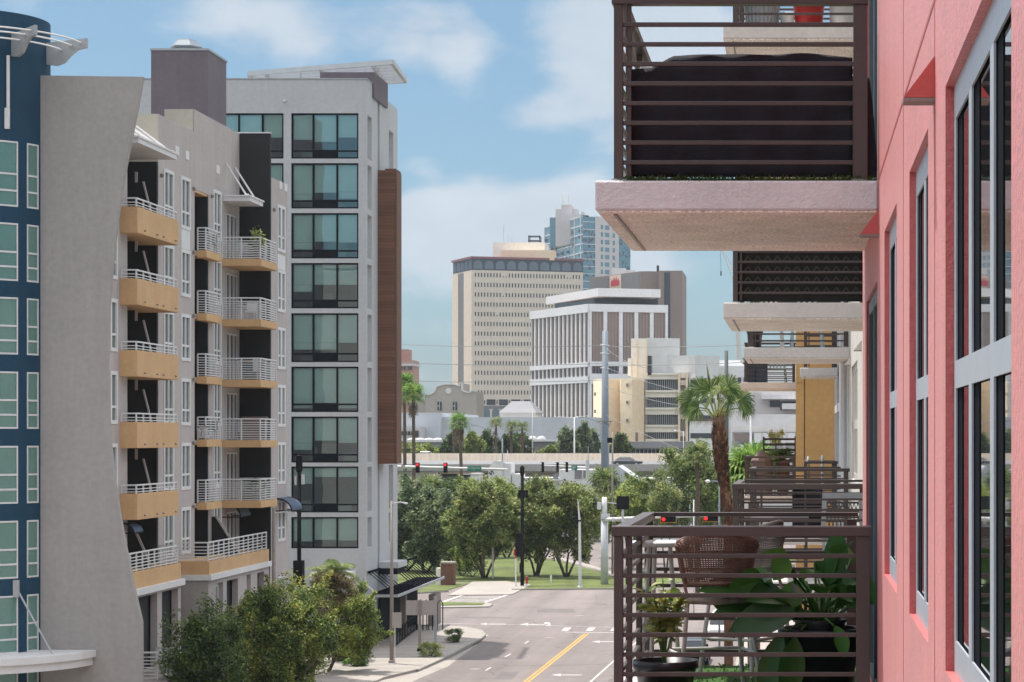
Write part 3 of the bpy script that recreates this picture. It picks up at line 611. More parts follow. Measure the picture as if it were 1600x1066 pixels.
# charcoal recess walls and doors
cb = MB()
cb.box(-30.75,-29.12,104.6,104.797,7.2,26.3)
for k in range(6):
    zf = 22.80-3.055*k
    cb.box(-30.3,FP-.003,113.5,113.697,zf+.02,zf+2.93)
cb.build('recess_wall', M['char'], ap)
cb = MB()
for k in range(6):
    zf = 22.80-3.055*k; cb.box(-30.3,FP-.003,111.12,113.49,zf+2.83,zf+2.93)
cb.build('recess_ceiling', M['ochre'], ap)
for k in range(6):
    zf = 22.80-3.055*k
    d = MB(); x = FP-.10
    for y in (117.40,118.15,118.95,119.6): d.box(x,x+.08,y,y+.10,zf+.05,zf+2.35)
    d.box(x,x+.08,117.40,119.7,zf+2.35,zf+2.43)
    dd = d.build('sliding_door', M['trim'], ap); MB().box(x-.03,x-.005,117.36,119.74,zf+.02,zf+2.43).build('pane', M['winglass'], dd)
# fin wall + stepped block
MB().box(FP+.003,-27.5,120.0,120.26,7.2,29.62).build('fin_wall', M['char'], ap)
MB().box(-29.2,-27.49,119.99,120.27,29.62,29.68).build('fin_coping', M['trim'], ap)
eb = MB(); hs = []
for k in range(7):
    z0, z1 = wz(k)
    if k == 6: z0, z1 = 3.6, 6.3
    hs += [(122.05,122.75,z0,z1),(122.95,123.7,z0,z1)]
eb.holes((-27.57,0),(0,1),(1,0),120.26,124.4,0,27.4,hs,.12).quad((-27.57,120.27,7.2),(-29.1,120.27,7.2),(-29.1,120.27,27.4),(-27.57,120.27,27.4))
eb.box(-42,-27.6,124.15,124.4,0,27.4).box(-42,-27.8,120.3,124.4,26.6,26.8)
eb.build('wing_wall', M['aptwall'], ap)
for k in range(7):
    z0, z1 = wz(k)
    if k == 6: z0, z1 = 3.6, 6.3
    sash(ap, -27.62, 122.05, 122.75, z0, z1, double=False); sash(ap, -27.62, 122.95, 123.7, z0, z1, double=False)
MB().box(-27.6,-27.55,122.0,123.75,22.72,23.5).build('spandrel_panel', M['trim'], ap)
# small vents, wall lamps
for y, v in ((107.6,228),(109.4,246),(115.2,270),(122.4,291),(123.6,296)):
    xx = FP if y < 120 else -27.57
    MB().box(xx+.002,xx+.03,y,y+.62,27.0-.0,27.42).build('vent_cover', M['trim'], ap)
for k in range(6):
    for y, xx in ((105.15,FP),(110.75,FP),(114.2,FP),(121.0,-27.57),(98.6,-28.85)):
        zl = 25.75-3.055*k
        MB().lathe((xx+.08,y,zl), [(.02,-.12),(.08,-.08),(.08,.05),(.03,.09)], 8).build('wall_lamp', M['bronze'], ap)
# --- balcony types -------------------------------------------------
def railing(mb, pts, z0, z1, post=1.2, bars=7, r=.022, pr=.03, top=.035):
    for p, q in zip(pts, pts[1:]):
        Lp = Vector((q[0]-p[0], q[1]-p[1])).length; n_ = max(1, round(Lp/post))
        for i in range(0 if p is pts[0] else 1, n_+1):
            t = i/n_; x = p[0]+(q[0]-p[0])*t; y = p[1]+(q[1]-p[1])*t
            mb.box(x-pr,x+pr,y-pr,y+pr,z0,z1)
        for j in range(bars):
            z = z0+.07+(z1-z0-.12)*j/max(1,bars-.0) 
            mb.bar((p[0],p[1],z),(q[0],q[1],z), r*2, r*2)
        mb.bar((p[0],p[1],z1),(q[0],q[1],z1), top*2, top*1.8)
def balcony_box(k):
    dz = slidedz(k); zt = 23.61+dz; zb = zt-1.12
    sl = MB(); x0, x1, y0, y1 = -28.86, -28.1, 98.0, 104.5
    sl.box(x0-1.9,x1-.12,y0+.12,104.55,zb,zb+.16)
    sl.box(x0,x1,y0,y0+.12,zb,zt).box(x1-.12,x1,y0+.12,y1,zb,zt).box(x0-.2,x1-.12,y1-.12,y1,zb,zt)
    o = sl.build('balcony', M['ochre'], ap, bevel=.015)
    rl = MB(); railing(rl, [(x0+.05,y0+.07),(x1-.07,y0+.07),(x1-.07,y1-.1)], zt, zt+.36, 1.1, 2, .018, .03, .035)
    rl.build('railing', M['rail'], o)
    for y in (99.0,100.9,101.9,103.9): MB().tube([(x1-.02,y,zb+.18),(x1+.09,y,zb+.15)], .035, 6).build('scupper', M['bronze'], o)
    # privacy screen with slanted edge
    pv = MB(); yy = 101.6
    pv.yprism([(-31,zb+.17),(-28.3,zb+.17),(-28.9,zt+1.42),(-29.25,zt+1.42),(-29.25,zb+3.0),(-31,zb+3.0)], yy, yy+.10); pr_ = pv.build('privacy_wall', M['char'], o)
    MB().bar((-28.27,yy-.01,zb+.17),(-28.87,yy-.01,zt+1.45), .07, .10).box(-29.24,-29.14,yy-.03,yy+.06,zt+1.42,zb+3.0).build('edge_trim', M['aptwall'], pr_)
    return o
for k in range(5): balcony_box(k)
def balcony_slab(k, x1, y0, y1, zfl, nb, post, clutter=None):
    dz = slidedz(k); z = zfl+dz
    o = MB().box(FP+.002,x1,y0,y1,z-.36,z).build('balcony', M['ochre'], ap, bevel=.015)
    rl = MB(); xi = x1-.06; railing(rl, [(FP+.03,y0+.06),(xi,y0+.06),(xi,y1-.08),(FP+.03,y1-.08)], z, z+1.08, post, nb, .02, .03, .035)
    rl.build('railing', M['rail'], o)
    return o
for k in range(5):
    balcony_slab(k, -28.62, 111.5, 114.4, 22.85, 8, .95)
    balcony_slab(k, -27.1, 116.3, 119.9, 22.80, 8, 1.25)
# lattice on one balcony, chairs and plants on others are things of their own
lt = MB(); z = 22.85-3.055*3+.06; 
for i in range(9):
    for s_ in (1,-1):
        xa = FP+.05+.0; 
        a0 = -29.05 + i*.09*1.0
        lt.bar((a0, 111.5, z), (min(-28.7, a0+.5) if s_ > 0 else max(-29.1, a0-.5), 111.5, z+.62), .02, .03)
o = lt.build('lattice_panel', M['trim']); tag(o, 'white diagonal lattice tied inside a small balcony railing of the taupe block', 'lattice')
# canopies over the top balconies
def canopy(x0,x1,y0,y1,z,rods):
    c = MB().box(x0,x1,y0,y1,z,z+.22).box(x0,x1+.06,y0-.06,y1+.06,z+.22,z+.30).build('canopy', M['trim'], ap)
    for (y, zw, xe) in rods: MB().tube([(x0+.05,y,zw),(xe,y+.02,z+.3)], .05, 6).box(xe-.1,xe+.1,y-.06,y+.1,z+.30,z+.40).build('rod', M['trim'], c)
canopy(-30.7,-28.12,98.2,104.3,26.35,[(99.3,28.3,-28.3),(101.3,28.35,-28.3),(102.0,28.35,-28.3),(104.0,28.4,-28.3)])
canopy(FP+.003,-27.75,116.6,119.5,25.75,[(117.0,27.7,-28.0),(118.9,27.7,-28.0)])
# --- terraces at the fifth level and podium
zT = 7.45
t = MB().box(-31,-28.1,96.35,104.9,zT-.1,zT+.62).build('terrace', M['ochre'], ap)
MB().box(-31,-27.95,96.32,105.1,zT-.38,zT-.1).build('cornice', M['trim'], t)
rl = MB(); railing(rl, [(-28.2,96.35),(-28.2,104.6),(-29.0,104.6)], zT+.62, zT+1.42, .95, 5, .02, .03, .035); rl.build('railing', M['rail'], t)
pv = MB(); pv.yprism([(-31,zT+.62),(-28.35,zT+.62),(-29.2,zT+2.5),(-31,zT+2.5)], 101.0, 101.1); p_ = pv.build('privacy_wall', M['char'], t)
MB().bar((-28.32,100.98,zT+.62),(-29.17,100.98,zT+2.53), .07, .1).build('edge_trim', M['aptwall'], p_)
t = MB().box(FP+.004,-27.55,107.8,120.0,zT-.1,zT+.52).build('terrace', M['ochre'], ap)
MB().box(FP+.004,-27.42,107.66,120.24,zT-.36,zT-.1).build('cornice', M['trim'], t)
rl = MB(); railing(rl, [(FP+.05,107.95),(-27.65,107.95),(-27.65,119.8)], zT+.52, zT+1.40, .95, 5, .02, .03, .035); rl.build('railing', M['rail'], t)
pv = MB(); pv.yprism([(FP+.01,zT+.52),(-27.7,zT+.52),(-28.9,zT+2.4),(FP+.01,zT+2.4)], 114.3, 114.4); p_ = pv.build('privacy_wall', M['char'], t)
MB().bar((-27.67,114.28,zT+.52),(-28.87,114.28,zT+2.43), .07, .1).build('edge_trim', M['aptwall'], p_)
# podium walls
pb = MB(); zP = zT-.38
ys = [Y for Y in (96,98.2,99.0,102.6,103.3,104.4,104.9)]
pb.holes((-28.12,0),(0,1),(1,0),96.33,104.95,0,zP,[(96.6,97.4,3.6,6.9),(98.2,101.1,0,2.95),(98.2,101.1,3.7,6.95),(101.85,104.5,0,2.95),(101.85,104.5,3.7,6.95)],.3)
pb.quad((-28.12,104.95,0),(-29.2,104.95,0),(-29.2,104.95,zP),(-28.12,104.95,zP))
hs = [(109.2,110.6,3.0,6.85),(111.3,113.55,2.9,6.85),(115.2,116.2,4.2,6.9),(117.6,119.1,3.0,6.85),(111.3,113.55,0,2.5),(117.6,119.1,0,2.5)]
pb.holes((-27.6,0),(0,1),(1,0),107.9,120.2,0,zP,hs,.3)
pb.quad((-27.6,120.2,0),(-28.2,120.2,0),(-28.2,120.2,zP),(-27.6,120.2,zP))
pb.build('podium_wall', M['aptwall'], ap)
MB().box(-30.0,-27.6,107.75,107.895,0,zP).build('podium_end_wall', M['greywall'], ap)
MB().box(-30.6,-28.5,96.5,104.9,0,zP-.02).box(-30.6,-28.0,108,120,0,zP-.02).build('podium_core', M['dark'], ap)
sash(ap, -27.9, 109.3, 110.5, 3.1, 6.7); sash(ap, -27.9, 115.3, 116.1, 4.3, 6.8, double=False)
# podium balcony with its curved white rail, and slab
o = MB().box(-28.45,-26.9,97.6,103.4,2.95,3.4).build('balcony', M['aptwall'], ap, bevel=.02)
rl = MB(); railing(rl, [(-28.1,98.3),(-27.35,98.4),(-27.2,98.8),(-27.25,100.4),(-28.0,100.5)], 3.45, 4.6, 1.0, 7, .02, .03, .04)
rl.build('railing', M['rail'], o); rl = MB(); railing(rl, [(-27.35,101.9),(-27.25,103.9),(-28.0,104.0)], 3.45, 4.6, 1.0, 7, .02, .03, .04); rl.build('railing', M['rail'], o)
# quarter-round navy awnings
def awning(x, y0, y1, z, r, name='awning'):
    q = MB(); m_ = 9; th = .05
    arc = [(x+r*sin(pi/2*i/m_), z+r*.78*cos(pi/2*i/m_)) for i in range(m_+1)]
    arc2 = [(x+(r-th)*sin(pi/2*i/m_), z+(r*.78-th)*cos(pi/2*i/m_)) for i in range(m_+1)]
    q.yprism(arc + arc2[::-1], y0, y1)
    o = q.build(name, M['navy'], ap)
    f = MB(); 
    for y in (y0,y1):
        f.tube([(a,y,b_) for a,b_ in arc], .03, 5); f.tube([(x,y,z),(x+r,y,z)], .03, 5)
    f.tube([(x+r,y0,z),(x+r,y1,z)], .03, 5); f.build('awning_frame', M['black'], o)
    return o
awning(FP, 116.4, 118.6, 9.75, .95); awning(-27.57, 121.6, 124.3, 9.9, .85); awning(-28.85, 98.2, 99.6, 9.7, .55)
# ================================================================ STAIR TOWER (purple grey) + FAN
st = thing('stair_tower', 'purple grey windowless stair tower rising behind the taupe apartment roof', 'tower', (-35.9,137,0))
MB().box(X(236,134),X(325,134),134,138.3,0,Z(79,134)).build('wall', M['purple'], st)
MB().box(X(236,134)-.05,X(325,134)+.05,133.95,138.4,Z(79,134),Z(79,134)+.12).build('coping', M['steel'], st)
ex = thing('roof_fan', 'galvanised mushroom exhaust fan on top of the purple grey tower', 'fan', (X(291,136),136,Z(79,134)+.12))
MB().lathe((X(291,136),136,Z(79,134)+.12), [(.62,0),(.62,.42)], 16).build('curb', M['steel'], ex)
MB().lathe((X(291,136),136,Z(79,134)+.46), [(.7,-.04),(.94,.0),(.94,.07),(.62,.42),(.58,.48),(.1,.48)], 6).build('hood', M['polegrey'], ex)
# ================================================================ WHITE OFFICE TOWER
YT = 150.0; XT = -28.1
tw = thing('office_tower', 'white panelled mid-rise tower with wide teal windows and a brown clad projecting box', 'building', (-35,155,0))
zt = Z(124,YT)
rows = [(177,248),(255,326),(333,404),(411,482),(489.5,566),(573,644),(651,723),(729,801),(808,857)]
rz = [(Z(b_,YT), Z(a_,YT)) for a_, b_ in rows]
bays = [(X(339,YT),X(443,YT)),(X(455,YT),X(560,YT))]
hs = [(a-(-60),b_-(-60),z0,z1) for a,b_ in bays for z0,z1 in rz]
wb = MB()
wb.holes((-60,YT),(1,0),(0,-1),0,XT+60,0,zt,hs,.22)
sl = []
for z0, z1 in rz: sl.append((YT+.35,YT+1.9,z0+.05,z1-.05))
wb.holes((XT,0),(0,1),(1,0),YT,154.0,0,zt,sl,.35)
# stepped rear part of the side
s2 = [(158.1,159.8,z0,z1) for z0,z1 in rz]
wb.holes((XT+.02,0),(0,1),(1,0),154.6,161.5,0,Z(148,154.6),s2,.35).quad((XT+.02,154.6,0),(XT-.8,154.6,0),(XT-.8,154.6,Z(148,154.6)),(XT+.02,154.6,Z(148,154.6)))
wb.quad((XT,154,0),(XT-.6,154,0),(XT-.6,154,zt),(XT,154,zt))
wb.quad((-60,YT+.3,zt),(XT,YT+.3,zt),(XT,YT,zt),(-60,YT,zt)).quad((XT-.3,YT,zt),(XT,YT,zt),(XT,154,zt),(XT-.3,154,zt))
wb.box(-60,XT-.5,154,154.6,0,zt-1)
wb.build('wall', M['tower'], tw)
MB().box(-60,XT-.3,YT+.3,161,zt-.9,zt-.7).build('roof', M['darkroof'], tw)
MB().box(-60.05,XT+.04,YT-.05,YT+.3,zt+.003,zt+.07).box(XT-.26,XT+.04,YT+.303,154.1,zt+.003,zt+.07).build('coping', M['steel'], tw)
MB().box(XT-.7,XT-.36,154.6,161.4,1,Z(148,154.6)-.5).box(XT-.7,XT-.36,YT+.3,153.9,1,zt-.5).build('side_core', M['lgrey'], tw)
# floors and back of the rooms
fb = MB()
for z0, z1 in rz: fb.box(-60,XT-.75,YT+.6,YT+5,z0-.5,z0-.25)
fb.box(-60,XT-.75,YT+5,YT+5.2,1,zt-1); fb.build('room', M['room'], tw)
fu = MB(); random.seed(3)
for (z0,z1) in rz:
    for (a,b_) in bays:
        x = a+.3
        while x < b_-1:
            ww = random.uniform(.5,1.3); hh = random.uniform(.3,1.2)
            if random.random() < .7: fu.box(x,x+ww,YT+1.6,YT+2.3,z0-.25,z0-.25+hh+.3)
            x += ww+random.uniform(.2,.8)
fu.build('furnishing', M['offwhite'], tw)
blf = [[.55,.6,.5],[.65,.62,.6],[.62,.6,.62],[.45,.45,.45],[.58,.58,.58],[.9,.9,.9],[.55,.5,.55],[.2,.2,.2],[.75,.7,.72]]
for bi, (a, b_) in enumerate(bays):
    for ri, (z0, z1) in enumerate(rz):
        f = MB(); W_ = b_-a; y = YT+.08; t = .05; H_ = z1-z0
        f.box(a,a+.1,y,y+.1,z0,z1).box(b_-.1,b_,y,y+.1,z0,z1).box(a+.1,b_-.1,y,y+.1,z0,z0+.1).box(a+.1,b_-.1,y,y+.1,z1-.1,z1)
        m1, m2 = a+W_*.325, a+W_*.68
        for m_ in (m1,m2): f.box(m_-t,m_+t,y-.02,y+.1,z0+.1,z1-.1)
        if ri < 8: 
            zt_ = z0+H_*.17
            f.box(a+.1,m1-t,y,y+.09,zt_-.05,zt_+.05).box(m1+t,m2-t,y+.01,y+.09,z0+.1,zt_+.08).box(m2+t,b_-.1,y,y+.09,zt_-.05,zt_+.05)
        o = f.build('window', M['frame'], tw)
        MB().box(a+.1,b_-.1,y+.04,y+.052,z0+.1,z1-.1).build('pane', M['towerglass'], o)
        bl = MB()
        for j, (p, q) in enumerate(((a+.12,m1-.06),(m1+.06,m2-.06),(m2+.06,b_-.12))):
            h_ = H_*min(.9,blf[ri][j]*.98)
            bl.box(p,q,YT+.26,YT+.27,z1-.1-h_,z1-.1)
            if random.random() < .5 and h_ < H_*.7: bl.box(p,q,YT+.29,YT+.30,z1-.1-h_-.45,z1-.1-h_-.02)
        bl.build('blind', M['blind'], o)
# brown clad box
bx = MB().box(XT+.003,-26.95,154.0,156.0,Z(725,154),Z(266,154)); o = bx.build('clad_box', M['woodclad'], tw)
MB().box(-26.949,-26.85,154.1,156.0,Z(725,154),Z(267,154)).box(XT+.5,-26.9,153.99,156.05,Z(266,154)+.003,Z(266,154)+.1).build('edge_trim', M['wood'], o)
# roof plant room and tilted pergola
MB().box(X(500,152),X(585,152),152,157,zt-.9,Z(113,152)).build('plant_room', M['purple'], tw)
pA, pB, pC, pD = (X(389,155.6),155.6), (X(613,150.9),150.9), (X(634,158.7),158.7), (X(396,163.5),163.5)
zA, zB = Z(113,155.6), Z(96.5,150.9)
zA = zB = 13.8+24.55
pg = MB()
pq = [Vector((*pA,zA)),Vector((*pB,zA)),Vector((*pC,zA)),Vector((*pD,zA))]
for i in range(4): pg.bar(pq[i], pq[(i+1)%4], .22, .32)
for k in range(1,6):
    t = k/6; pg.bar(pq[0].lerp(pq[3],t)+Vector((0,0,0)), pq[1].lerp(pq[2],t), .10, .26)
for t in (.12,.5,.86): pg.bar(pq[0].lerp(pq[1],t)-Vector((0,0,.03)), pq[3].lerp(pq[2],t)-Vector((0,0,.03)), .14, .24)
for t in (.1,.35,.6,.8):
    p = pq[0].lerp(pq[1],t)+Vector((0,.8,0)); pg.tube([(p.x,p.y,zt-.9),(p.x,p.y,zA)], .07, 6)
pg.build('roof_pergola', M['galv'], tw)
MB().box(X(443,YT),X(448,YT),YT-.12,YT-.003,Z(159,YT),Z(156,YT)).build('wall_light', M['trim'], tw)
# ground floor: ledge, entrance slab, steel canopy with rods
MB().box(X(486,YT-2),X(547,YT-2),YT-2.4,YT-.003,Z(905,YT-2),Z(895,YT-2)).build('ledge', M['band'], tw)
MB().box(XT+.03,-26.75,154.2,157.6,5.02,5.42).build('entrance_slab', M['tower'], tw)
MB().box(XT+.03,-26.85,154.3,157.5,4.6,5.0).build('entrance_fascia', M['black'], tw)
cn = MB().box(XT+.05,-26.1,150.1,169.6,3.40,3.50).build('steel_canopy', M['matt'], tw)
MB().box(-26.099,-26.03,150.03,169.65,3.36,3.54).box(XT+.05,-26.1,150.03,150.098,3.36,3.54).build('canopy_edge', M['steel'], cn)
for k in range(19):
    y = 150.3+k*1.0
    if 155.2 < y < 157.6: continue
    MB().bar((-28.0,y,4.95),(-26.35,y+.1,3.55),.07,.05).build('canopy_rod', M['matt'], cn)
MB().bar((-28.0,150.2,4.98),(-28.0,169,4.98),.12,.12).build('rod_rail', M['matt'], cn)
# walls below the canopy
MB().box(-28.9,-27.6,146.0,151.5,0,1.95).build('timber_screen', M['plank'], tw)
MB().box(-28.09,-27.9,154.2,169,.1,3.3).build('shopfront', M['frame'], tw)
MB().box(-27.3,-26.9,158,158.4,.15,3.4).build('canopy_post', M['brick'], tw); MB().box(-26.7,-26.2,166.5,169,.15,2.4).build('canopy_post', M['brick'], tw)
# ================================================================ DOWNTOWN
def frame_between(p, q, out=1):
    """facade frame from plan point p to q; outward normal towards the camera side"""
    p = Vector(p); q = Vector(q); d = (q-p).normalized(); n_ = Vector((d.y,-d.x))*out
    return (tuple(p), tuple(d), tuple(n_)), (q-p).length
def P2(u, Y): return (X(u, Y), Y)
def windows(parent, Fr, cells, m, depth=.06, name='window'):
    """one mesh per window for the first hundred, the rest as one part"""
    for i, (s0,s1,z0,z1) in enumerate(cells[:100]): MB().fbox(Fr,s0,s1,z0,z1,-.05,depth).build(name, m, parent)
    if len(cells) > 100:
        b = MB()
        for c in cells[100:]: b.fbox(Fr,*c,-.05,depth)
        b.build(name, m, parent)['kind'] = 'stuff'
# ---- tan slab tower with arched crown
Yc = 800.0; pL, pC, pR = P2(708,820), P2(738,800), P2(911,812)
back = (pR[0]+(pL[0]-pC[0])*1.0, pR[1]+(pL[1]-pC[1]))
tt = thing('office_tower', 'tan precast office tower with rows of tiny windows and a dark arched crown', 'building', (pC[0],pC[1],0))
zcr0, zcr1 = Z(422,Yc), Z(404,Yc)
MB().prism([pL,pC,pR,back],0,zcr0).build('wall', M['tan'], tt)
Fr, Lf = frame_between(pC, pR); Fl, Ll = frame_between(pL, pC)
cells = []
for k in range(14):
    zc_ = Z(429.5+15.3*k,Yc)
    for j in range(35):
        s = .55+Lf*(j+.5)/35*.965
        if (k,j) in ((0,9),(0,10),(0,30),(0,31),(2,9),(4,7)): cells.append((s-.16,s+.16,zc_-.7,zc_-.2)); continue
        cells.append((s-.2,s+.2,zc_-.72,zc_+.72))
windows(tt, Fr, cells, M['farwin'])
MB().fbox(Fl,0,Ll*.3,0,zcr0-.3,0,.3).fbox(Fl,Ll*.60,Ll,0,zcr0-.3,0,.3).build('pier', M['tan2'], tt)  # sun on the left face put into a paler tan
MB().fbox(Fl,Ll*.3,Ll*.60,0,zcr0-.4,0,.05).build('side_recess', M['tandark'], tt)  # shade of the deep recess put into its dark colour
MB().prism([pL,pC,pR,back],zcr0+.01,zcr1).build('crown', M['crown'], tt)
def arches(Fr, Lw, n_, m_, z0, h, parent, ww=.62):
    for i in range(n_):
        c = Lw*(i+.5)/n_; r = Lw/n_*ww/2; q = MB(); m2 = 8
        (px,py),(dx,dy),(nx,ny) = Fr
        prof = [(c-r,z0),(c+r,z0)] + [(c+r*cos(pi*t/m2), z0+h-r+r*sin(pi*t/m2)) for t in range(m2+1)]
        for d in (0,):
            vs = [(px+dx*a+nx*.08, py+dy*a+ny*.08, z) for a,z in prof] + [(px+dx*a-nx*.05, py+dy*a-ny*.05, z) for a,z in prof]
            nn = len(prof); q.add(vs, [tuple(range(nn)), tuple(range(nn,2*nn))[::-1]] + [(j,(j+1)%nn,(j+1)%nn+nn,j+nn) for j in range(nn)])
        for t in (-.5,0,.5): q.fbox(Fr,c+r*t-.06,c+r*t+.06,z0,z0+h-.5,.08,.16)
        q.build('arch', m_, parent)
cr = tt
arches(Fr, Lf, 10, M['crownglass'], zcr0+.4, zcr1-zcr0-1.0, tt, .80); arches(Fl, Ll, 5, M['crownglass'], zcr0+.4, zcr1-zcr0-1.0, tt, .7)
def inset(poly, k):
    cx = sum(p[0] for p in poly)/len(poly); cy = sum(p[1] for p in poly)/len(poly)
    return [(cx+(p[0]-cx)*k, cy+(p[1]-cy)*k) for p in poly]
MB().prism(inset([pL,pC,pR,back],1.03),zcr1+.01,zcr1+.75).build('coping', M['maroon'], tt)
zz0 = Z(633,Yc)
for i in range(9): MB().fbox(Fr,Lf*(i/9)+.6,Lf*((i+1)/9)-.6,Z(633,Yc),Z(624,Yc),0,.1).build('lobby_window', M['farwin'], tt)
MB().fbox(Fr,0,Lf,Z(639,Yc),Z(634,Yc),.0,.12).build('lobby_band', M['tandark'], tt)
arches(Fr, Lf, 12, M['crownglass'], Z(652,Yc), (652-638)/4.5, tt, .8)
MB().box(X(770,815),X(851,815),815,829,zcr1,Z(379,815)).build('penthouse', M['band'], tt)
MB().box(X(783,808),X(866,808),808,814.9,zcr1,Z(391,808)).build('plant_screen', M['peach'], tt)
b = MB(); x0,x1 = X(826,818),X(843,818)
for x in (x0,x1):
    for z in (Z(379,818),): b.tube([(x,818,z),(x,818,Z(368,818))],.18,5); b.tube([(x,822,z),(x,822,Z(368,818))],.18,5)
for z in (Z(369,818),Z(376,818)): b.tube([(x0,818,z),(x1,818,z)],.16,5).tube([(x0,822,z),(x1,822,z)],.16,5).tube([(x0,818,z),(x0,822,z)],.16,5)
b.build('antenna_frame', M['black'], tt)
for u, v in ((787,352),(794,366),(800,370),(846,372)): MB().tube([(X(u,816),816,Z(380,816)),(X(u,816),816,Z(v,816))],.07,4).build('mast', M['steel'], tt)
# ---- glass skyscraper
pL, pC, pR2, pM, pR = P2(850,1372), P2(910.5,1300), P2(930,1304), P2(967,1318), P2(985,1326)
back = (pR[0]-25, pR[1]+60)
sk = thing('skyscraper', 'teal glass and beige skyscraper topped by two slim spires', 'building', (pC[0],pC[1],0))
zT_ = Z(338,1300); FrL, LL = frame_between(pL,pC); FrR, LR = frame_between(pC,pR2); FrM, LM = frame_between(pR2,pM); FrE, LE = frame_between(pM,pR)
MB().prism([pL,pC,pR2,back],0,zT_).build('glass_wall', M['skyglass'], sk)
MB().prism([pR2,pM,(pM[0]-8,pM[1]+40),(pR2[0]-8,pR2[1]+40)],0,Z(338,1304)).build('wall', M['stone'], sk)
MB().prism([pM,pR,(pR[0]-8,pR[1]+40),(pM[0]-8,pM[1]+40)],0,Z(352,1318)).build('glass_wing', M['skyglass'], sk)
b = MB()
for i in range(7): s = LL*(i+.15)/6.4; b.fbox(FrL,s-.35,s+.35,0,zT_+.6,0,.5)
for k in range(14): z = zT_-5.1*k; b.fbox(FrL,0,LL,z-.3,z+.3,0,.3)
for k in range(16): z = zT_-4.2*k-3; b.fbox(FrR,0,LR,z-.15,z+.15,0,.2)
b.build('mullion', M['trim'], sk)
b = MB(); random.seed(11)
for i in range(7):
    for k in range(16):
        if random.random() < .8: z = zT_-3.4*k-8; s = LL*(i+.35+random.random()*.3)/7; b.fbox(FrL,s-1.1,s+1.1,z-.8,z+.8,0,1.1)
b.build('balcony', M['skydark'], sk)
for k in range(45):  # dark reflections in the glass, put in as random dark boxes
    b = MB()
    s = random.random()*LR; z = Z(360,1300)-random.random()*28; b.fbox(FrR,s-.4,min(LR,s+random.uniform(.3,.9)),z-.7,z+random.uniform(.3,1.2),0,.06).build('window', M['skydark'], sk)
    s = random.random()*LE; z = Z(372,1318)-random.random()*20; b = MB(); b.fbox(FrE,max(0,s-.4),min(LE,s+.8),z-.5,z+.5,0,.06); b.build('window', M['skydark'], sk)
cells = []
for k in range(9):
    z = Z(354.5+11.6*k,1310)
    for t, ww in ((.28,.9),(.5,1.7),(.78,.9)): s = LM*t; cells.append((s-ww/1,s+ww/1,z-1.6,z+.9))
windows(sk, FrM, cells, M['skyglass'], .06)
for (u0,u1,v0,Y) in ((859,876,340,1345),(868,902,327,1335),(877,893,320,1330),(884,912,335,1322),(908,912,331,1315)):
    MB().box(X(u0,Y),X(u1,Y),Y,Y+12,zT_-14,Z(v0,Y)).build('crown_block', M['skyglass'] if u0 == 859 else M['stone'], sk)
MB().box(X(908,1301),X(919,1301),1301,1306,Z(339,1301),Z(336.5,1301)).build('roof_plant', M['black'], sk)
for u, v in ((879.5,300),(888.5,303)): MB().tube([(X(u+1,1330),1330,Z(321,1330)),(X(u,1330),1330,Z(309,1330)),(X(u-.8,1330),1330,Z(v,1330))],[.5,.35,.08],6).build('spire', M['band'], sk)
# ---- brown slab behind, with red sign
bb = thing('office_block', 'brown ribbed office block with a small red crest sign behind the white finned building', 'building', (X(990,820),820,0))
MB().box(X(1029,800),X(1066,800),800,830,0,Z(423,800)).build('wall', M['brick'], bb)
MB().box(X(1038,800),X(1047,800),799.7,799.99,0,Z(426,800)).build('glass_strip', M['farwin'], bb)
zL = Z(431,805)
MB().prism([P2(921,840),P2(1000,806),P2(1029,806),P2(1029,840)],0,Z(424,806)).build('side_wing', M['brick'], bb)
FrS, LS = frame_between(P2(921,840),P2(1000,806))
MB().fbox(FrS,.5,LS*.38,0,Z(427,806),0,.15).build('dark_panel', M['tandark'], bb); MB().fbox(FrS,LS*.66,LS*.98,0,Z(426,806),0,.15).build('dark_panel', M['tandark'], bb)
MB().fbox(FrS,LS*.42,LS*.64,0,Z(425,806),0,.2).build('sign_panel', M['tan2'], bb)
b = MB(); (px,py),(dx,dy),(nx,ny) = FrS; sc = LS*.17; ox = LS*.445; oz = Z(446.5,820); 
zig = [(0,0),(0,.52),(.14,.74),(.24,.5),(.38,.95),(.5,.55),(.64,1.0),(.74,.52),(.88,.78),(1,.45),(1,0)]
vs = [(px+dx*(ox+a*sc)+nx*.3, py+dy*(ox+a*sc)+ny*.3, oz+h*3.3) for a,h in zig]; vs2 = [(px+dx*(ox+a*sc)+nx*.2, py+dy*(ox+a*sc)+ny*.2, oz+h*3.3) for a,h in zig]
nn = len(zig); b.add(vs+vs2,[tuple(range(nn)),tuple(range(nn,2*nn))[::-1]]+[(j,(j+1)%nn,(j+1)%nn+nn,j+nn) for j in range(nn)]); b.build('crest_sign', M['logo'], bb)
MB().box(X(956,825),X(976,825),825,835,Z(432,825),Z(419,825)).box(X(976,828),X(991,828),828,836,Z(432,828),Z(422,828)).build('plant_room', M['trim'], bb)
MB().box(X(1026,803),X(1029.5,803),803,804,Z(424,803),Z(415,803)).build('flue', M['black'], bb)
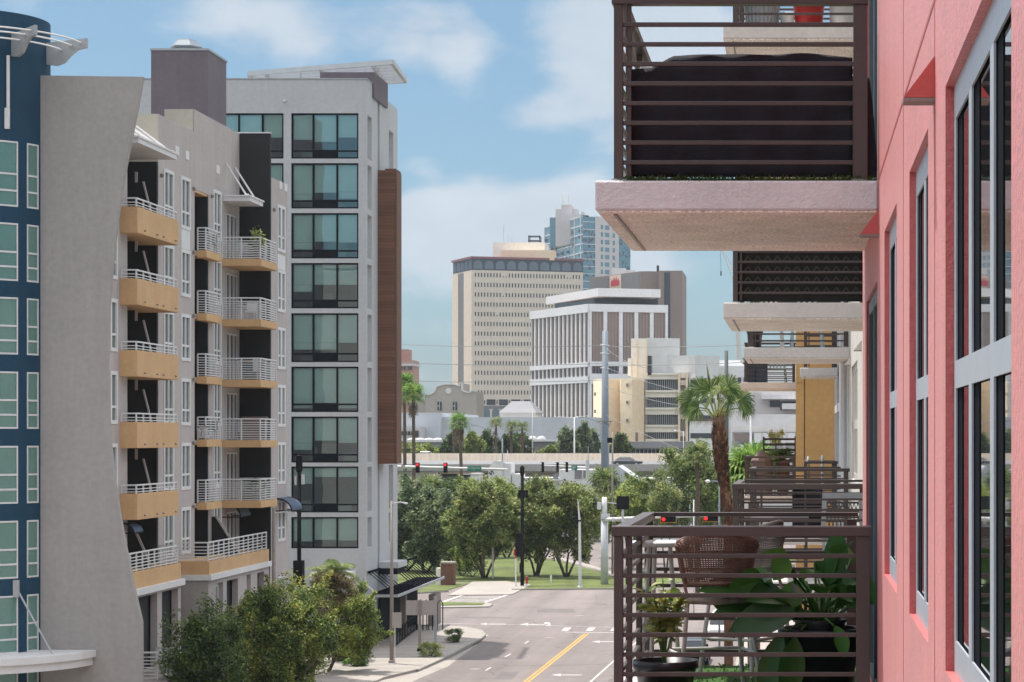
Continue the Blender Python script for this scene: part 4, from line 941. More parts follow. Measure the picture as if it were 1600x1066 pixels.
# ---- white finned building
pL, pC, pR = P2(831,637), P2(921,600), P2(1043,606); back = (pR[0]-15, pR[1]+35)
wf = thing('office_building', 'white framed office building with brown panels between vertical fins and a flat white roof slab', 'building', (pC[0],pC[1],0))
MB().prism([pL,pC,pR,back],0,Z(476,600)).build('wall', M['panel'], wf)
FL, LL = frame_between(pL,pC); FR_, LR = frame_between(pC,pR)
def zc6(v): return Z(v,600)
b = MB(); b.fbox(FL,0,LL,zc6(488),zc6(475),0,.6).fbox(FR_,0,LR,zc6(487),zc6(475),0,.6)
b.fbox(FL,0,LL,zc6(573),zc6(566),0,.6).fbox(FL,0,LL,zc6(598),zc6(588),0,.6)
b.fbox(FR_,0,LR,zc6(572),zc6(565),0,.6).fbox(FR_,0,LR,zc6(600),zc6(584),0,.6)
b.build('spandrel', M['fin'], wf)
for i in range(15):
    s = LL*i/14; MB().fbox(FL,max(0,s-.42),min(LL,s+.42),0,zc6(488)-.01,0,.30).build('fin', M['fin'], wf)
for i in range(6):
    s = LR*i/5.05; MB().fbox(FR_,max(0,s-.5),min(LR,s+.5),0,zc6(487)-.01,0,.5).build('fin', M['fin'], wf)
for i in range(14): MB().fbox(FL,LL*i/14+.6,LL*(i+1)/14-.6,zc6(586),zc6(574),-.02,.12).build('window', M['farwin'], wf)
for i in range(5): MB().fbox(FR_,LR*i/5.05+.6,LR*(i+1)/5.05-.6,zc6(583.5),zc6(572.5),-.02,.12).build('window', M['farwin'], wf)
b = MB()
for i in range(14):
    for t in (.38,.62): s = LL*(i+t)/14; b.fbox(FL,s-.08,s+.08,0,zc6(489),0,.2)
for i in range(5):
    for t in (.2,.4,.6,.8): s = LR*(i+t)/5.05; b.fbox(FR_,s-.08,s+.08,0,zc6(489),0,.2)
b.build('panel_rib', M['brick'], wf)
q = [P2(867,637),P2(929,612),P2(1028,616),(P2(1028,616)[0]-10,640)]
MB().prism(q,zc6(476),Z(464,614)).build('penthouse', M['farwin'], wf)
q = [P2(853,642),P2(934.5,604),P2(1032,609),(P2(1032,609)[0]-12,642)]
MB().prism(q,Z(464,606)+.02,Z(451,606)).build('roof_slab', M['fin'], wf)
# ---- yellow building + striped office
Y5 = 520.0
def bx(u0,u1,v0,v1,Y,D=10): return MB().box(X(u0,Y),X(u1,Y),Y,Y+D,max(0,Z(v1,Y)) if v1 < 1000 else 0,Z(v0,Y))
yb = thing('office_building', 'pale yellow windowless block joined to a cream office with long ribbon windows', 'building', (X(1000,Y5),Y5,0))
MB().prism([P2(927,528),P2(942,520),P2(968,523),P2(970,520),P2(987,518),P2(1006,524),P2(1006,545),P2(930,545)],0,Z(592,520)).build('wall', M['ylw'], yb)
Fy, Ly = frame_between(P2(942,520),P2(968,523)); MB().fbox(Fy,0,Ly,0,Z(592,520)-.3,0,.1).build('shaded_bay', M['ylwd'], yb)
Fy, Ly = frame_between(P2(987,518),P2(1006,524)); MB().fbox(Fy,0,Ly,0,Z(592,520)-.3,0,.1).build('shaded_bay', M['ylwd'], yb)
for u, vs_ in ((930,(616,643)),(980,(602,629,657))):
    for v in vs_: MB().box(X(u-1,519),X(u+1,519),517.6,519.6,Z(v+2.5,519),Z(v-2.5,519)).build('window', M['tandark'], yb)
MB().box(X(990.5,519),X(996,519),519.6,521.9,Z(691,519),Z(676,519)).build('door', M['brick'], yb)
bx(986,1011,529,2000,529.5,16).build('tall_core', M['band'], yb)
MB().box(X(994,529),X(996,529),529.2,529.49,Z(590,529),Z(531,529)).box(X(1009,529),X(1011,529),529.2,529.49,Z(650,529),Z(531,529)).build('joint', M['ylwd'], yb)
bx(981,986,560,587,529,3).build('ledge', M['band'], yb)
MB().prism([P2(1011,530),P2(1062,533),P2(1062,550),P2(1011,550)],Z(600,530),Z(528,530)).build('roof_block', M['lgrey'], yb)
MB().prism([P2(1022,534),P2(1086,527),P2(1124,533),P2(1124,560),P2(1022,560)],Z(640,530),Z(556,530)).build('roof_block', M['lgrey'], yb)
bx(1012,1018,556,586,526,3).build('stair_window', M['farwin'], yb)
o = bx(1008,1076,583,2000,528,18).build('office_wall', M['lgrey'], yb)
for v0,v1 in ((583,593),(610,621),(637,648),(664,675.5),(686,692)):
    MB().box(X(1008,526.5),X(1060,526.5),526.5,528,Z(v1,527),Z(v0,527)).box(X(1008,526),X(1060,526),526,526.5,Z(v0+3,527),Z(v0,527)).build('band', M['band'], o)
for v0,v1 in ((593,609.5),(621,636.5),(648,663.5),(675.5,685.5)):
    b = MB().box(X(1012,527.4),X(1059,527.4),527.4,527.9,Z(v1,527),Z(v0,527)); wn = b.build('ribbon_window', M['farwin'], o)
    mu = MB()
    for i in range(15): u = 1014+i*3.0; mu.box(X(u,527.3),X(u+.45,527.3),527.2,527.39,Z(v1,527)+.02,Z(v0,527)-.02)
    mu.build('mullion', M['lgrey'], wn)
for u in (1061,1073):
    MB().box(X(u-1.8,525),X(u+1.8,525),525,527.8,0,Z(582,525)).build('column', M['peach'], yb)
for v0 in (582,594,620,647,674): MB().box(X(1063,526),X(1071,526),526.2,527.9,Z(v0+(8 if v0>582 else 9),526),Z(v0,526)).build('balcony', M['band'], yb)
o = MB().prism([P2(1077,526),P2(1118,529),P2(1118,550),P2(1077,550)],0,Z(590,526)).build('rear_wing', M['fin'], yb)
Fy, Ly = frame_between(P2(1077,526),P2(1118,529))
for v0,v1 in ((594,602),(622,630),(649,658),(677,685)): MB().fbox(Fy,.3,Ly-.2,Z(v1,526),Z(v0,526),-.05,.1).build('ribbon_window', M['farwin'], o)
# ---- low grey station building
lb = thing('low_building', 'long low grey building with a dark flat roof in front of the cream office', 'building', (X(1030,470),470,0))
bx(985,1056,699,2000,470,12).build('wall', M['lgrey'], lb); MB().box(X(984,469),X(1078,469),468.2,484,Z(700,469),Z(690,469)).build('roof', M['darkroof'], lb)
bx(1056,1076,697,2000,470.5,11).build('side_wall', M['stone'], lb)
for i in range(11): u = 988+i*6.2; MB().box(X(u,469.9),X(u+4.8,469.9),469.8,469.99,Z(711,470),Z(702,470)).build('window', M['farwin'], lb)
MB().box(X(1063,470),X(1071,470),470.2,470.49,Z(711,470),Z(702,470)).build('door', M['farwin'], lb)
# ---- mall wall, roofs
ml = thing('arena_building', 'long blank blue grey metal clad hall behind the highway trees', 'building', (X(770,500),500,0))
bx(560,688,645,2000,500,60).build('wall', M['mall'], ml); bx(688.2,930,652,2000,503,60).build('lower_wall', M['mall'], ml)
bx(600,656,668,2000,493,6.9).build('annex', M['stone'], ml)
for i in range(6): MB().box(X(618+i*5,492.9),X(621.5+i*5,492.9),492.6,492.95,Z(680,493),Z(674,493)).build('window', M['farwin'], ml)
MB().box(X(646,492.9),X(654,492.9),492.6,492.96,Z(683,493),Z(673,493)).build('glass_corner', M['farwin'], ml)
lr = thing('low_building', 'low building with a pale ridged roof and dark eaves beyond the highway on the left', 'building', (X(660,440),440,0))
bx(600,705,698,2000,440,12).build('wall', M['stone'], lr); bx(600,707,690,699,438,15).build('roof', M['darkroof'], lr)
b = MB()
for u in (644,656,670,684): b.lathe((X(u,445),445,Z(690,445)),[(1.2,0),(.9,.5),(.1,.7)],8)
b.build('skylight', M['trim'], lr); MB().box(X(628,437),X(703,437),437.6,437.98,Z(691,438),Z(687,438)).build('roof_edge', M['trim'], lr)
MB().box(X(678,439),X(685,439),439.5,439.98,Z(706,440),Z(699,440)).build('door', M['farwin'], lr)
l2 = thing('low_building', 'low building with dark roof half hidden by bushes beyond the highway in the middle', 'building', (X(850,440),440,0))
bx(824,930,698,2000,441,12).build('wall', M['stone'], l2); bx(822,932,689,698.5,439,15).build('roof', M['darkroof'], l2)
MB().box(X(822,438),X(932,438),438.2,438.98,Z(690,439),Z(686.5,439)).build('roof_edge', M['trim'], l2)
for u in (832,846,884): MB().lathe((X(u,445),445,Z(687,445)),[(.9,0),(.7,.5),(.1,.7)],8).build('skylight', M['trim'], l2)
# ---- mission style building
Ym = 600.0
ms = thing('mission_building', 'grey tan mission style building with a stepped curved gable and round medallion', 'building', (X(700,Ym),Ym,0))
pf = [(664,660),(664,617),(672,617),(679,613),(682,605),(690,602),(697,601),(705,601),(712,602),(718,604),(718,599),(722,599),(722,611),(731,614),(736,613),(737,611),(744,612),(745,660)]
MB().yprism([(X(u,Ym),Z(v,Ym)) for u,v in pf][::-1],Ym,Ym+14).build('wall', M['mission'], ms)
b = MB()
for (u0,v0),(u1,v1) in zip(pf[1:-1],pf[2:-1]): b.bar((X(u0,Ym),Ym-.1,Z(v0,Ym)+.1),(X(u1,Ym),Ym-.1,Z(v1,Ym)+.1),.5,.3)
b.build('coping', M['lgrey'], ms)
MB().lathe((X(701,Ym),Ym-.25,Z(611,Ym)),[(.78,0),(.78,.2)],16,'y').build('medallion', M['lgrey'], ms)
for u in (687,711):
    wn = MB().box(X(u-3.4,Ym),X(u+3.4,Ym),Ym-.25,Ym-.01,Z(641,Ym),Z(628,Ym)).build('window', M['farwin'], ms)
    MB().box(X(u-.3,Ym),X(u+.3,Ym),Ym-.3,Ym-.26,Z(641,Ym),Z(628,Ym)).box(X(u-3.4,Ym),X(u-.3,Ym),Ym-.3,Ym-.26,Z(635,Ym),Z(634,Ym)).build('mullion', M['lgrey'], wn)
MB().box(X(640,603),X(663.8,603),603,616,0,Z(625,603)).build('side_wing', M['mission'], ms)
# ---- cream pavilion
pv_ = thing('pavilion', 'low cream pavilion with a hipped pale metal roof beside the white finned building', 'building', (X(808,560),560,0))
MB().box(X(781,560),X(835,560),560,575,0,Z(645,560)).build('wall', M['band'], pv_)
b = MB(); x0,x1,xa,xb = X(779,559),X(838,559),X(800,566),X(828,566); z0,z1 = Z(645,559),Z(627,566)
b.add([(x0,559,z0),(x1,559,z0),(x1,577,z0),(x0,577,z0),(xa,566,z1),(xb,566,z1),(xb,570,z1),(xa,570,z1)],[(0,1,5,4),(1,2,6,5),(2,3,7,6),(3,0,4,7),(4,5,6,7)]); b.build('roof', M['darkroof'], pv_)
# ---- red brown block far left
rb = thing('apartment_tower', 'red brown stepped tower just right of the brown clad box', 'building', (X(630,900),900,0))
MB().box(X(610,900),X(645,900),900,915,0,Z(563,900)).build('wall', M['redb'], rb); MB().box(X(606,903),X(637,903),903,913,Z(563,900),Z(546,903)).build('upper_wall', M['redb'], rb)
for k in range(6):
    for u in (626,631,637,641): MB().box(X(u,899.9),X(u+3,899.9),899.6,899.95,Z(578+k*11,900),Z(573+k*11,900)).build('window', M['farwin'], rb)
MB().box(X(608,899),X(646,899),899.2,916,Z(572,900),Z(568.5,900)).build('band', M['stone'], rb)
# ---- parking garage at right
Yg = 330.0
pg_ = thing('parking_garage', 'pale concrete parking garage with open decks behind the big palm on the right', 'garage', (X(1200,Yg),Yg,0))
MB().box(X(1142,Yg),X(1330,Yg),Yg+1,Yg+40,0,Z(695,Yg)).box(X(1142,Yg),X(1330,Yg),Yg+6,Yg+40,Z(695,Yg),Z(650,Yg)).build('core', M['lgrey'], pg_)
MB().box(X(1141,Yg),X(1330,Yg),Yg,Yg+.9,Z(666,Yg),Z(647.5,Yg)).build('parapet', M['fin'], pg_)
MB().box(X(1141,Yg),X(1330,Yg),Yg+.3,Yg+5.9,Z(676.5,Yg),Z(675.6,Yg)).build('deck', M['concrete'], pg_)
for i in range(10):
    u = 1178+i*13; MB().box(X(u,Yg),X(u+12.2,Yg),Yg-.05,Yg+.25,Z(692,Yg),Z(676.6,Yg)).build('deck_panel', M['fin'], pg_)
MB().box(X(1148,Yg),X(1172,Yg),Yg-.05,Yg+.25,Z(690,Yg),Z(678,Yg)).build('deck_panel', M['brick'], pg_)
for u in (1142,1173,1200,1224,1250,1276,1302): MB().box(X(u,Yg),X(u+2.2,Yg),Yg-.06,Yg+.9,Z(700,Yg),Z(647.5,Yg)-.01 if u != 1173 else Z(644,Yg)).build('column', M['fin'], pg_)
c2 = thing('office_building', 'beige concrete building with a corner window above the parking garage', 'building', (X(1200,420),420,0))
MB().box(X(1176,420),X(1340,420),420,450,0,Z(613,420)).build('wall', M['stone'], c2)
MB().box(X(1203,420),X(1218,420),419.7,419.99,Z(636,420),Z(626,420)).box(X(1219,420),X(1300,420),419.7,419.99,Z(641,420),Z(627,420)).build('window', M['farwin'], c2)
MB().box(X(1190,420),X(1300,420),418,419.99,Z(624,420),Z(617,420)).box(X(1222,420),X(1300,420),416,419.6,Z(640,420),Z(631,420)).build('canopy', M['trim'], c2)
c3 = thing('office_building', 'light grey block with a stepped roofline behind the palm crown', 'building', (X(1150,560),560,0))
MB().box(X(1118,560),X(1330,560),560,590,0,Z(572,560)).box(X(1120,575),X(1166,575),575,590,0,Z(563,575)).build('wall', M['fin'], c3)
for k in range(3):
    for u in range(1126,1170,9): MB().box(X(u,560),X(u+5,560),559.6,559.95,Z(598+k*16,560),Z(590+k*16,560)).build('window', M['farwin'], c3)
# ================================================================ HIGHWAY (elevated)
Yh = 360.0; xL, xR = X(300,Yh), X(1700,Yh)
def zh(v, Y=Yh): return Z(v, Y)
zd = 9.25
hw = struct(MB().box(xL,xR,Yh,Yh+26,zd-.3,zd).build('highway', M['concrete']))
br = MB().box(xL,xR,Yh-.3,Yh,zh(736),zh(725.5)).build('highway_barrier', M['hwyg']); tag(br, 'grey concrete barrier and girder face along the near edge of the elevated highway', 'barrier')
br = MB().box(xL,xR,Yh+12,Yh+12.4,zd,Z(720,Yh+12)).build('highway_barrier', M['fin']); tag(br, 'low whitish median barrier of the elevated highway behind the dark sedan', 'barrier')
struct(MB().box(xL,xR,Yh+27,Yh+50,Z(705.5,Yh+34)-1.75,Z(705.5,Yh+34)-1.45).build('highway_ramp', M['asphalt']))
br = MB().box(xL,xR,Yh+26,Yh+26.3,zd-.3,Z(708.5,Yh+26)).build('highway_barrier', M['hwy']); tag(br, 'tall pale concrete barrier along the far edge of the elevated highway', 'barrier')
gd = MB().box(xL,xR,Yh+.1,Yh+25.5,zh(738),zd-.31).build('highway_girder', M['hwyg']); struct(gd)
struct(MB().box(xL,xR,Yh+3,Yh+23,zh(741),zh(738.05)).build('highway_deck_soffit', M['hwy']))
aw = MB().box(X(560,Yh+1),X(684,Yh+1),Yh+1.5,Yh+24,0,zh(738.2)).build('abutment', M['stone']); tag(aw, 'pale retaining wall under the elevated highway on the left', 'wall')
aw = MB().box(X(690,Yh+1),X(735,Yh+1),Yh+5,Yh+24,0,zh(746)).build('abutment', M['darkroof']); tag(aw, 'dark block filling the opening under the highway beside the pale retaining wall', 'wall')  # opening drawn as a block, its shade put into the dark colour
aw = MB().box(X(735.5,Yh+1),X(1400,Yh+1),Yh+2.5,Yh+24,0,zh(741.1)).build('abutment', M['hwyg']); tag(aw, 'long retaining wall below the elevated highway behind the tree row', 'wall')
# ---- white entrance pavilions and ramps in front of the highway
Yk = 300.0
kk = thing('white_kiosk', 'white gabled kiosk with a steep roof and a black mark on its wall', 'kiosk', (X(778,Yk),Yk,0))
MB().box(X(763,Yk),X(785,Yk),Yk,Yk+6,0,Z(732,Yk)).build('wall', M['trim'], kk)
b = MB(); xa, xb, xm = X(761,Yk),X(786,Yk),X(773,Yk)
b.add([(xa,Yk,Z(735,Yk)),(X(771.5,Yk),Yk,Z(720.5,Yk)),(xb,Yk,Z(735,Yk)),(xa,Yk+7,Z(735,Yk)),(X(771.5,Yk),Yk+7,Z(720.5,Yk)),(xb,Yk+7,Z(735,Yk))],[(0,2,1),(3,4,5),(0,1,4,3),(1,2,5,4),(0,3,5,2)]); b.build('gable', M['fin'], kk)
b = MB(); b.add([(X(771.5,Yk),Yk-.2,Z(720,Yk)),(X(785,Yk),Yk-.2,Z(720,Yk+4)),(X(797,Yk),Yk+5,Z(731,Yk)),(X(785,Yk),Yk-.2,Z(735,Yk))],[(0,1,2,3)]); b.build('roof', M['trim'], kk)
b = MB()
for (u0,v0),(u1,v1) in (((765,737),(765,740)),((765,740),(768,742)),((768,742),(767.4,736)),((767.4,736),(771,737.5)),((771,737.5),(771,741))): b.bar((X(u0,Yk),Yk-.05,Z(v0,Yk)),(X(u1,Yk),Yk-.05,Z(v1,Yk)),.05,.11)
b.build('wall_mark', M['black'], kk)
MB().box(X(785.2,Yk),X(797,Yk),Yk+.5,Yk+5,0,Z(724,Yk)).build('tall_block', M['trim'], kk)
kb = thing('white_block', 'small white rendered block standing left of the gabled kiosk', 'kiosk', (X(741,Yk),Yk,0)); MB().box(X(735,Yk),X(748,Yk),Yk,Yk+4,0,Z(742,Yk)).build('wall', M['trim'], kb); MB().box(X(734,Yk)-.02,X(749,Yk),Yk-.1,Yk+4.1,Z(742,Yk)+.005,Z(741,Yk)+.1).build('coping', M['stone'], kb)
kc = thing('white_gatehouse', 'low white gatehouse with dark openings under the right signal arm', 'gatehouse', (X(895,Yk),Yk,0))
MB().box(X(800,Yk),X(872,Yk),Yk+2,Yk+8,0,Z(747,Yk)).box(X(872,Yk),X(927,Yk),Yk+1,Yk+7,0,Z(734,Yk)).box(X(798,Yk),X(812,Yk),Yk+1,Yk+6,0,Z(741,Yk)).build('wall', M['trim'], kc)
for u0,u1,v0,v1 in ((863,870,741,748.5),(897,908,735,748.5),(910.5,915,735.5,748)): MB().box(X(u0,Yk),X(u1,Yk),Yk+.9,Yk+1.9 if u0 < 872 else Yk+.98,Z(v1,Yk),Z(v0,Yk)).build('opening', M['darkroof'], kc)
MB().box(X(858,Yk),X(878,Yk),Yk+.7,Yk+1.6,Z(751,Yk),Z(749.3,Yk)).box(X(836,Yk),X(846,Yk),Yk+1.5,Yk+2,Z(751,Yk),Z(749.3,Yk)).build('ledge', M['fin'], kc)
kd = thing('white_canopy_roof', 'grey shed roof with a white eave behind the bushes right of the pole', 'roof', (X(990,Yk),Yk,0))
b = MB(); b.add([(X(960,Yk),Yk,Z(733,Yk)),(X(966,Yk),Yk,Z(728,Yk)),(X(1000,Yk),Yk,Z(752,Yk)),(X(960,Yk),Yk,Z(752,Yk)),(X(960,Yk),Yk+8,Z(733,Yk)),(X(966,Yk),Yk+8,Z(728,Yk)),(X(1000,Yk),Yk+8,Z(752,Yk)),(X(960,Yk),Yk+8,Z(752,Yk))],[(0,1,2,3),(4,7,6,5),(0,4,5,1),(1,5,6,2),(2,6,7,3),(3,7,4,0)]); b.build('roof', M['mall'], kd)
MB().box(X(1000,Yk),X(1090,Yk),Yk+1,Yk+8,0,Z(747.5,Yk)).build('wall', M['lgrey'], kd); MB().box(X(1006,Yk),X(1040,Yk),Yk+.5,Yk+.98,Z(750.5,Yk),Z(748,Yk)).build('eave', M['trim'], kd)
# ---- tower crane jib far right
cj = thing('tower_crane', 'tiny lattice crane jib with a hanging hook against the sky between two balconies', 'crane', (X(1140,900),900,0))
a, b_ = Vector((X(1150,900),900,Z(440,900))), Vector((X(1128,900),900,Z(386,900)))
b = MB()
for off in (-1.0,1.0): b.tube([a+Vector((off,0,0)),b_+Vector((off*.4,0,0))],.16,4)
for i in range(12):
    t=i/12; t2=(i+1)/12; s=1 if i%2 else -1; b.tube([a.lerp(b_,t)+Vector((s*(1-.6*t),0,0)), a.lerp(b_,t2)+Vector((-s*(1-.6*t2),0,0))],.10,4)
b.build('jib', M['offwhite'], cj)
MB().tube([(X(1126,900),900,Z(387,900)),(X(1126.5,900),900,Z(424,900))],.06,4).build('cable', M['black'], cj)
MB().box(X(1125.5,900),X(1127.5,900),899.8,900.2,Z(431,900),Z(424,900)).build('hook_block', M['black'], cj)
MB().tube([a,(a.x+3,900,0)],.9,4).build('mast', M['offwhite'], cj)
# ================================================================ PLANTS
Yp = 88.0
def leaf_quads(pts, size, r, up=.35, w=.5):
    n_ = len(pts); nv = r.normal(size=(n_,3)); nv[:,2] = np.abs(nv[:,2])+up; nv /= np.linalg.norm(nv,axis=1)[:,None]
    a = r.normal(size=(n_,3)); a -= (a*nv).sum(1)[:,None]*nv; a /= np.linalg.norm(a,axis=1)[:,None]; b = np.cross(nv,a)
    s = size*r.uniform(.6,1.4,size=(n_,1))
    V = np.stack([pts, pts+a*s*.5+b*s*w*.5-nv*s*.06, pts+a*s, pts+a*s*.5-b*s*w*.5-nv*s*.06],1).reshape(-1,3)
    Fc = np.arange(n_*4).reshape(-1,4)
    return V, Fc
def crown_points(c, rad, n_cl, n_pts, r, cr=.33, shell=.55, bottom=-.7):
    """clump centres spread through an uneven ellipsoid, then leaves scattered round each centre"""
    cs = []
    while len(cs) < n_cl:
        p = r.uniform(-1,1,3)
        q = np.linalg.norm(p)
        if q > 1 or q < shell*r.uniform(.5,1) or p[2] < bottom: continue
        cs.append(p*r.uniform(.8,1.08))
    cs = np.array(cs); rad = np.array(rad); sc = r.uniform(.6,1.25,n_cl)*cr
    idx = r.integers(0,n_cl,n_pts); d = r.normal(size=(n_pts,3)); d /= np.linalg.norm(d,axis=1)[:,None]
    pts = cs[idx] + d*(r.uniform(0,1,(n_pts,1))**.55)*sc[idx][:,None]
    return np.array(c)+pts*rad, np.array(c)+cs*rad
def tree(label, base, crown_c, rad, m, n_leaf, leaf, seed, trunks=1, tr=.16, n_cl=46, cr=.33, group=None, name='tree', cat='tree', spread=.25, shell=.5, wisps=0, up=.35, bottom=-.7, lean=(0,0)):
    r = np.random.default_rng(seed)
    t = thing(name, label, cat, base, group)
    pts, cs = crown_points(crown_c, rad, n_cl, n_leaf, r, cr, shell, bottom)
    if wisps:
        w_ = []
        for i in range(wisps):
            c0 = cs[r.integers(len(cs))]; d = (c0-np.array(crown_c)); d = d/np.linalg.norm(d)+np.array([0,0,.35]); L_ = r.uniform(.2,.5)*rad[0]
            tt_ = r.uniform(0,1,int(n_leaf/wisps*.22))[:,None]; w_.append(c0+d*tt_*L_+r.normal(size=(len(tt_),3))*.05*rad[0]*(1.1-tt_))
        pts = np.vstack([pts]+w_)
    V, Fc = leaf_quads(pts, leaf, r, up)
    mesh_obj('crown', V, Fc, m, t)
    tb_ = MB(); b0 = Vector(base); cc = Vector(crown_c)
    for k in range(trunks):
        a = 2*pi*k/max(1,trunks)+r.uniform(0,1); off = Vector((cos(a),sin(a),0))*(spread if trunks > 1 else 0)
        fork = b0+off*.4+(cc-b0)*.45+off*2.0+Vector((lean[0]*.5,lean[1]*.5,0)); fork.z = b0.z+(cc.z-rad[2]*.72-b0.z)*r.uniform(.75,1.0)
        if fork.z < b0.z+.25*(cc.z-b0.z): fork.z = b0.z+.25*(cc.z-b0.z)
        mid = b0.lerp(fork,.5)+Vector((r.uniform(-.1,.1),0,0))
        tb_.tube([b0+off*.3, mid, fork],[tr,tr*.85,tr*.7],7)
        for j in range(int(9/ max(1,trunks))+2):
            e = Vector(cs[r.integers(len(cs))]); m2 = fork.lerp(e,.5)+Vector((0,0,-.06*rad[2]))
            tb_.tube([fork,m2,e],[tr*.5,tr*.3,tr*.1],5)
    tb_.build('trunk', M['bark'], t, smooth=True)
    return t
def fan_leaf(mbV, mbF, hub, d, r, L_, blades=22, width=.06, droop=.35):
    d = Vector(d).normalized(); side = d.cross(Vector((0,0,1)))
    if side.length < .05: side = Vector((1,0,0))
    side.normalize(); nrm = side.cross(d).normalized()
    for j in range(blades):
        th = (j/(blades-1)-.5)*2*R(118); Lb = L_*(1-.28*abs(th)/R(118))*r.uniform(.9,1.05)
        a = (d*cos(th)+side*sin(th)+nrm*.12*cos(th*2)).normalized(); b = a.cross(nrm).normalized()*width*L_
        g = Vector((0,0,-1)); p1 = hub+a*Lb*.55+g*Lb*.04; p2 = hub+a*Lb*.82+g*Lb*droop*.32; p3 = hub+a*Lb*.95+g*Lb*droop*(.85+r.uniform(-.2,.4))
        o = len(mbV); mbV += [hub-b*.3,hub+b*.3,p1-b,p1+b,p2-b*.6,p2+b*.6,p3]
        mbF += [(o,o+1,o+3,o+2),(o+2,o+3,o+5,o+4),(o+4,o+5,o+6,o+4)]
def fan_palm(label, base, zc, R_, n_fr, m, seed, tr=.16, blades=18, boots=False, group=None, petiole=.5, droop=.35, name='palm', lean=(0,0), skirt=0, elev=(-.5,1.25)):
    r = np.random.default_rng(seed); t = thing(name, label, 'palm tree', base, group)
    c = Vector((base[0]+lean[0], base[1]+lean[1], zc)); V = []; Fq = []; pt = MB()
    for i in range(n_fr):
        az = i*2.399+r.uniform(-.3,.3); el = elev[0]+(elev[1]-elev[0])*((i+.5)/n_fr)**.8
        d = Vector((cos(az)*cos(el), sin(az)*cos(el), sin(el))); hub = c+d*R_*petiole*r.uniform(.8,1.1)+Vector((0,0,-.06*R_))
        pt.tube([c+Vector((0,0,-.1*R_)), c+d*R_*petiole*.5+Vector((0,0,.03*R_)), hub],[.035*R_**.5,.02*R_**.5,.012*R_**.5],4)
        fan_leaf(V, Fq, hub, (d+Vector((0,0,-.25))), r, R_*(1-petiole)*1.25, blades, .045, droop)
    Fq = [tuple(dict.fromkeys(f)) for f in Fq]
    mesh_obj('frond', np.array([tuple(v) for v in V]), Fq, m, t)
    pt.build('leaf_stalk', M['plantlime'], t)
    b0 = Vector(base); top = c+Vector((0,0,-.08*R_)); tb_ = MB()
    mid = b0.lerp(top,.55)+Vector((-lean[0]*.35,-lean[1]*.35,0))
    n2 = 14; cen = []
    for i in range(n2+1):
        q = i/n2; p = b0*(1-q)**2+mid*2*q*(1-q)+top*q*q; cen.append(p)
    tb_.tube(cen,[tr*(1.15-.25*i/n2) if not boots else tr*(.72+.42*min(1,max(0,(i/n2-.25)*2))) for i in range(n2+1)],10)
    tk = tb_.build('trunk', M['boots'] if boots else M['bark'], t, smooth=True)
    if boots:
        V = []; Fb = []; H_ = (top-b0).length
        for i in range(560):
            q = 1-(i/560)**1.0*.55; idx = q*n2; k = min(n2-1,int(idx)); p = cen[k].lerp(cen[k+1],idx-k); az = i*2.399963
            rr = tr*(.72+.42*min(1,max(0,(q-.25)*2)))*r.uniform(.9,1.02); d = Vector((cos(az),sin(az),0)); s_ = Vector((-sin(az),cos(az),0))
            Lb = r.uniform(.10,.24); w_ = r.uniform(.05,.085); out = r.uniform(.05,.13)
            a0 = p+d*rr*.9; tip = p+d*(rr+out)+Vector((0,0,Lb)); o = len(V)
            V += [a0-s_*w_,a0+s_*w_,a0-Vector((0,0,.09)),tip+s_*w_*.55,tip-s_*w_*.55,tip-d*.05]
            Fb += [(o,o+1,o+3,o+4),(o,o+2,o+1),(o+2,o+4,o+3),(o+4,o+3,o+5)]
        mesh_obj('boot', np.array([tuple(v) for v in V]), Fb, M['boots'], tk)['kind'] = 'stuff'
    if skirt:
        V = []; Fs = []
        for i in range(skirt):
            az = r.uniform(0,2*pi); z = c.z-R_*.25-r.uniform(0,1)*R_*1.0; d = Vector((cos(az),sin(az),0)); p = Vector((c.x,c.y,z))+d*tr*.8
            V_, F_ = [], []; fan_leaf(V, Fs, p+d*.15, (d*.35+Vector((0,0,-1))), r, R_*.42, 8, .06, .1)
        Fs = [tuple(dict.fromkeys(f)) for f in Fs]
        mesh_obj('dead_skirt', np.array([tuple(v) for v in V]), Fs, M['straw'], t)
    return t
M['straw'] = leafmat('dead_fronds', [C(.10,.07,.04), C(.19,.14,.085), C(.30,.24,.16)])
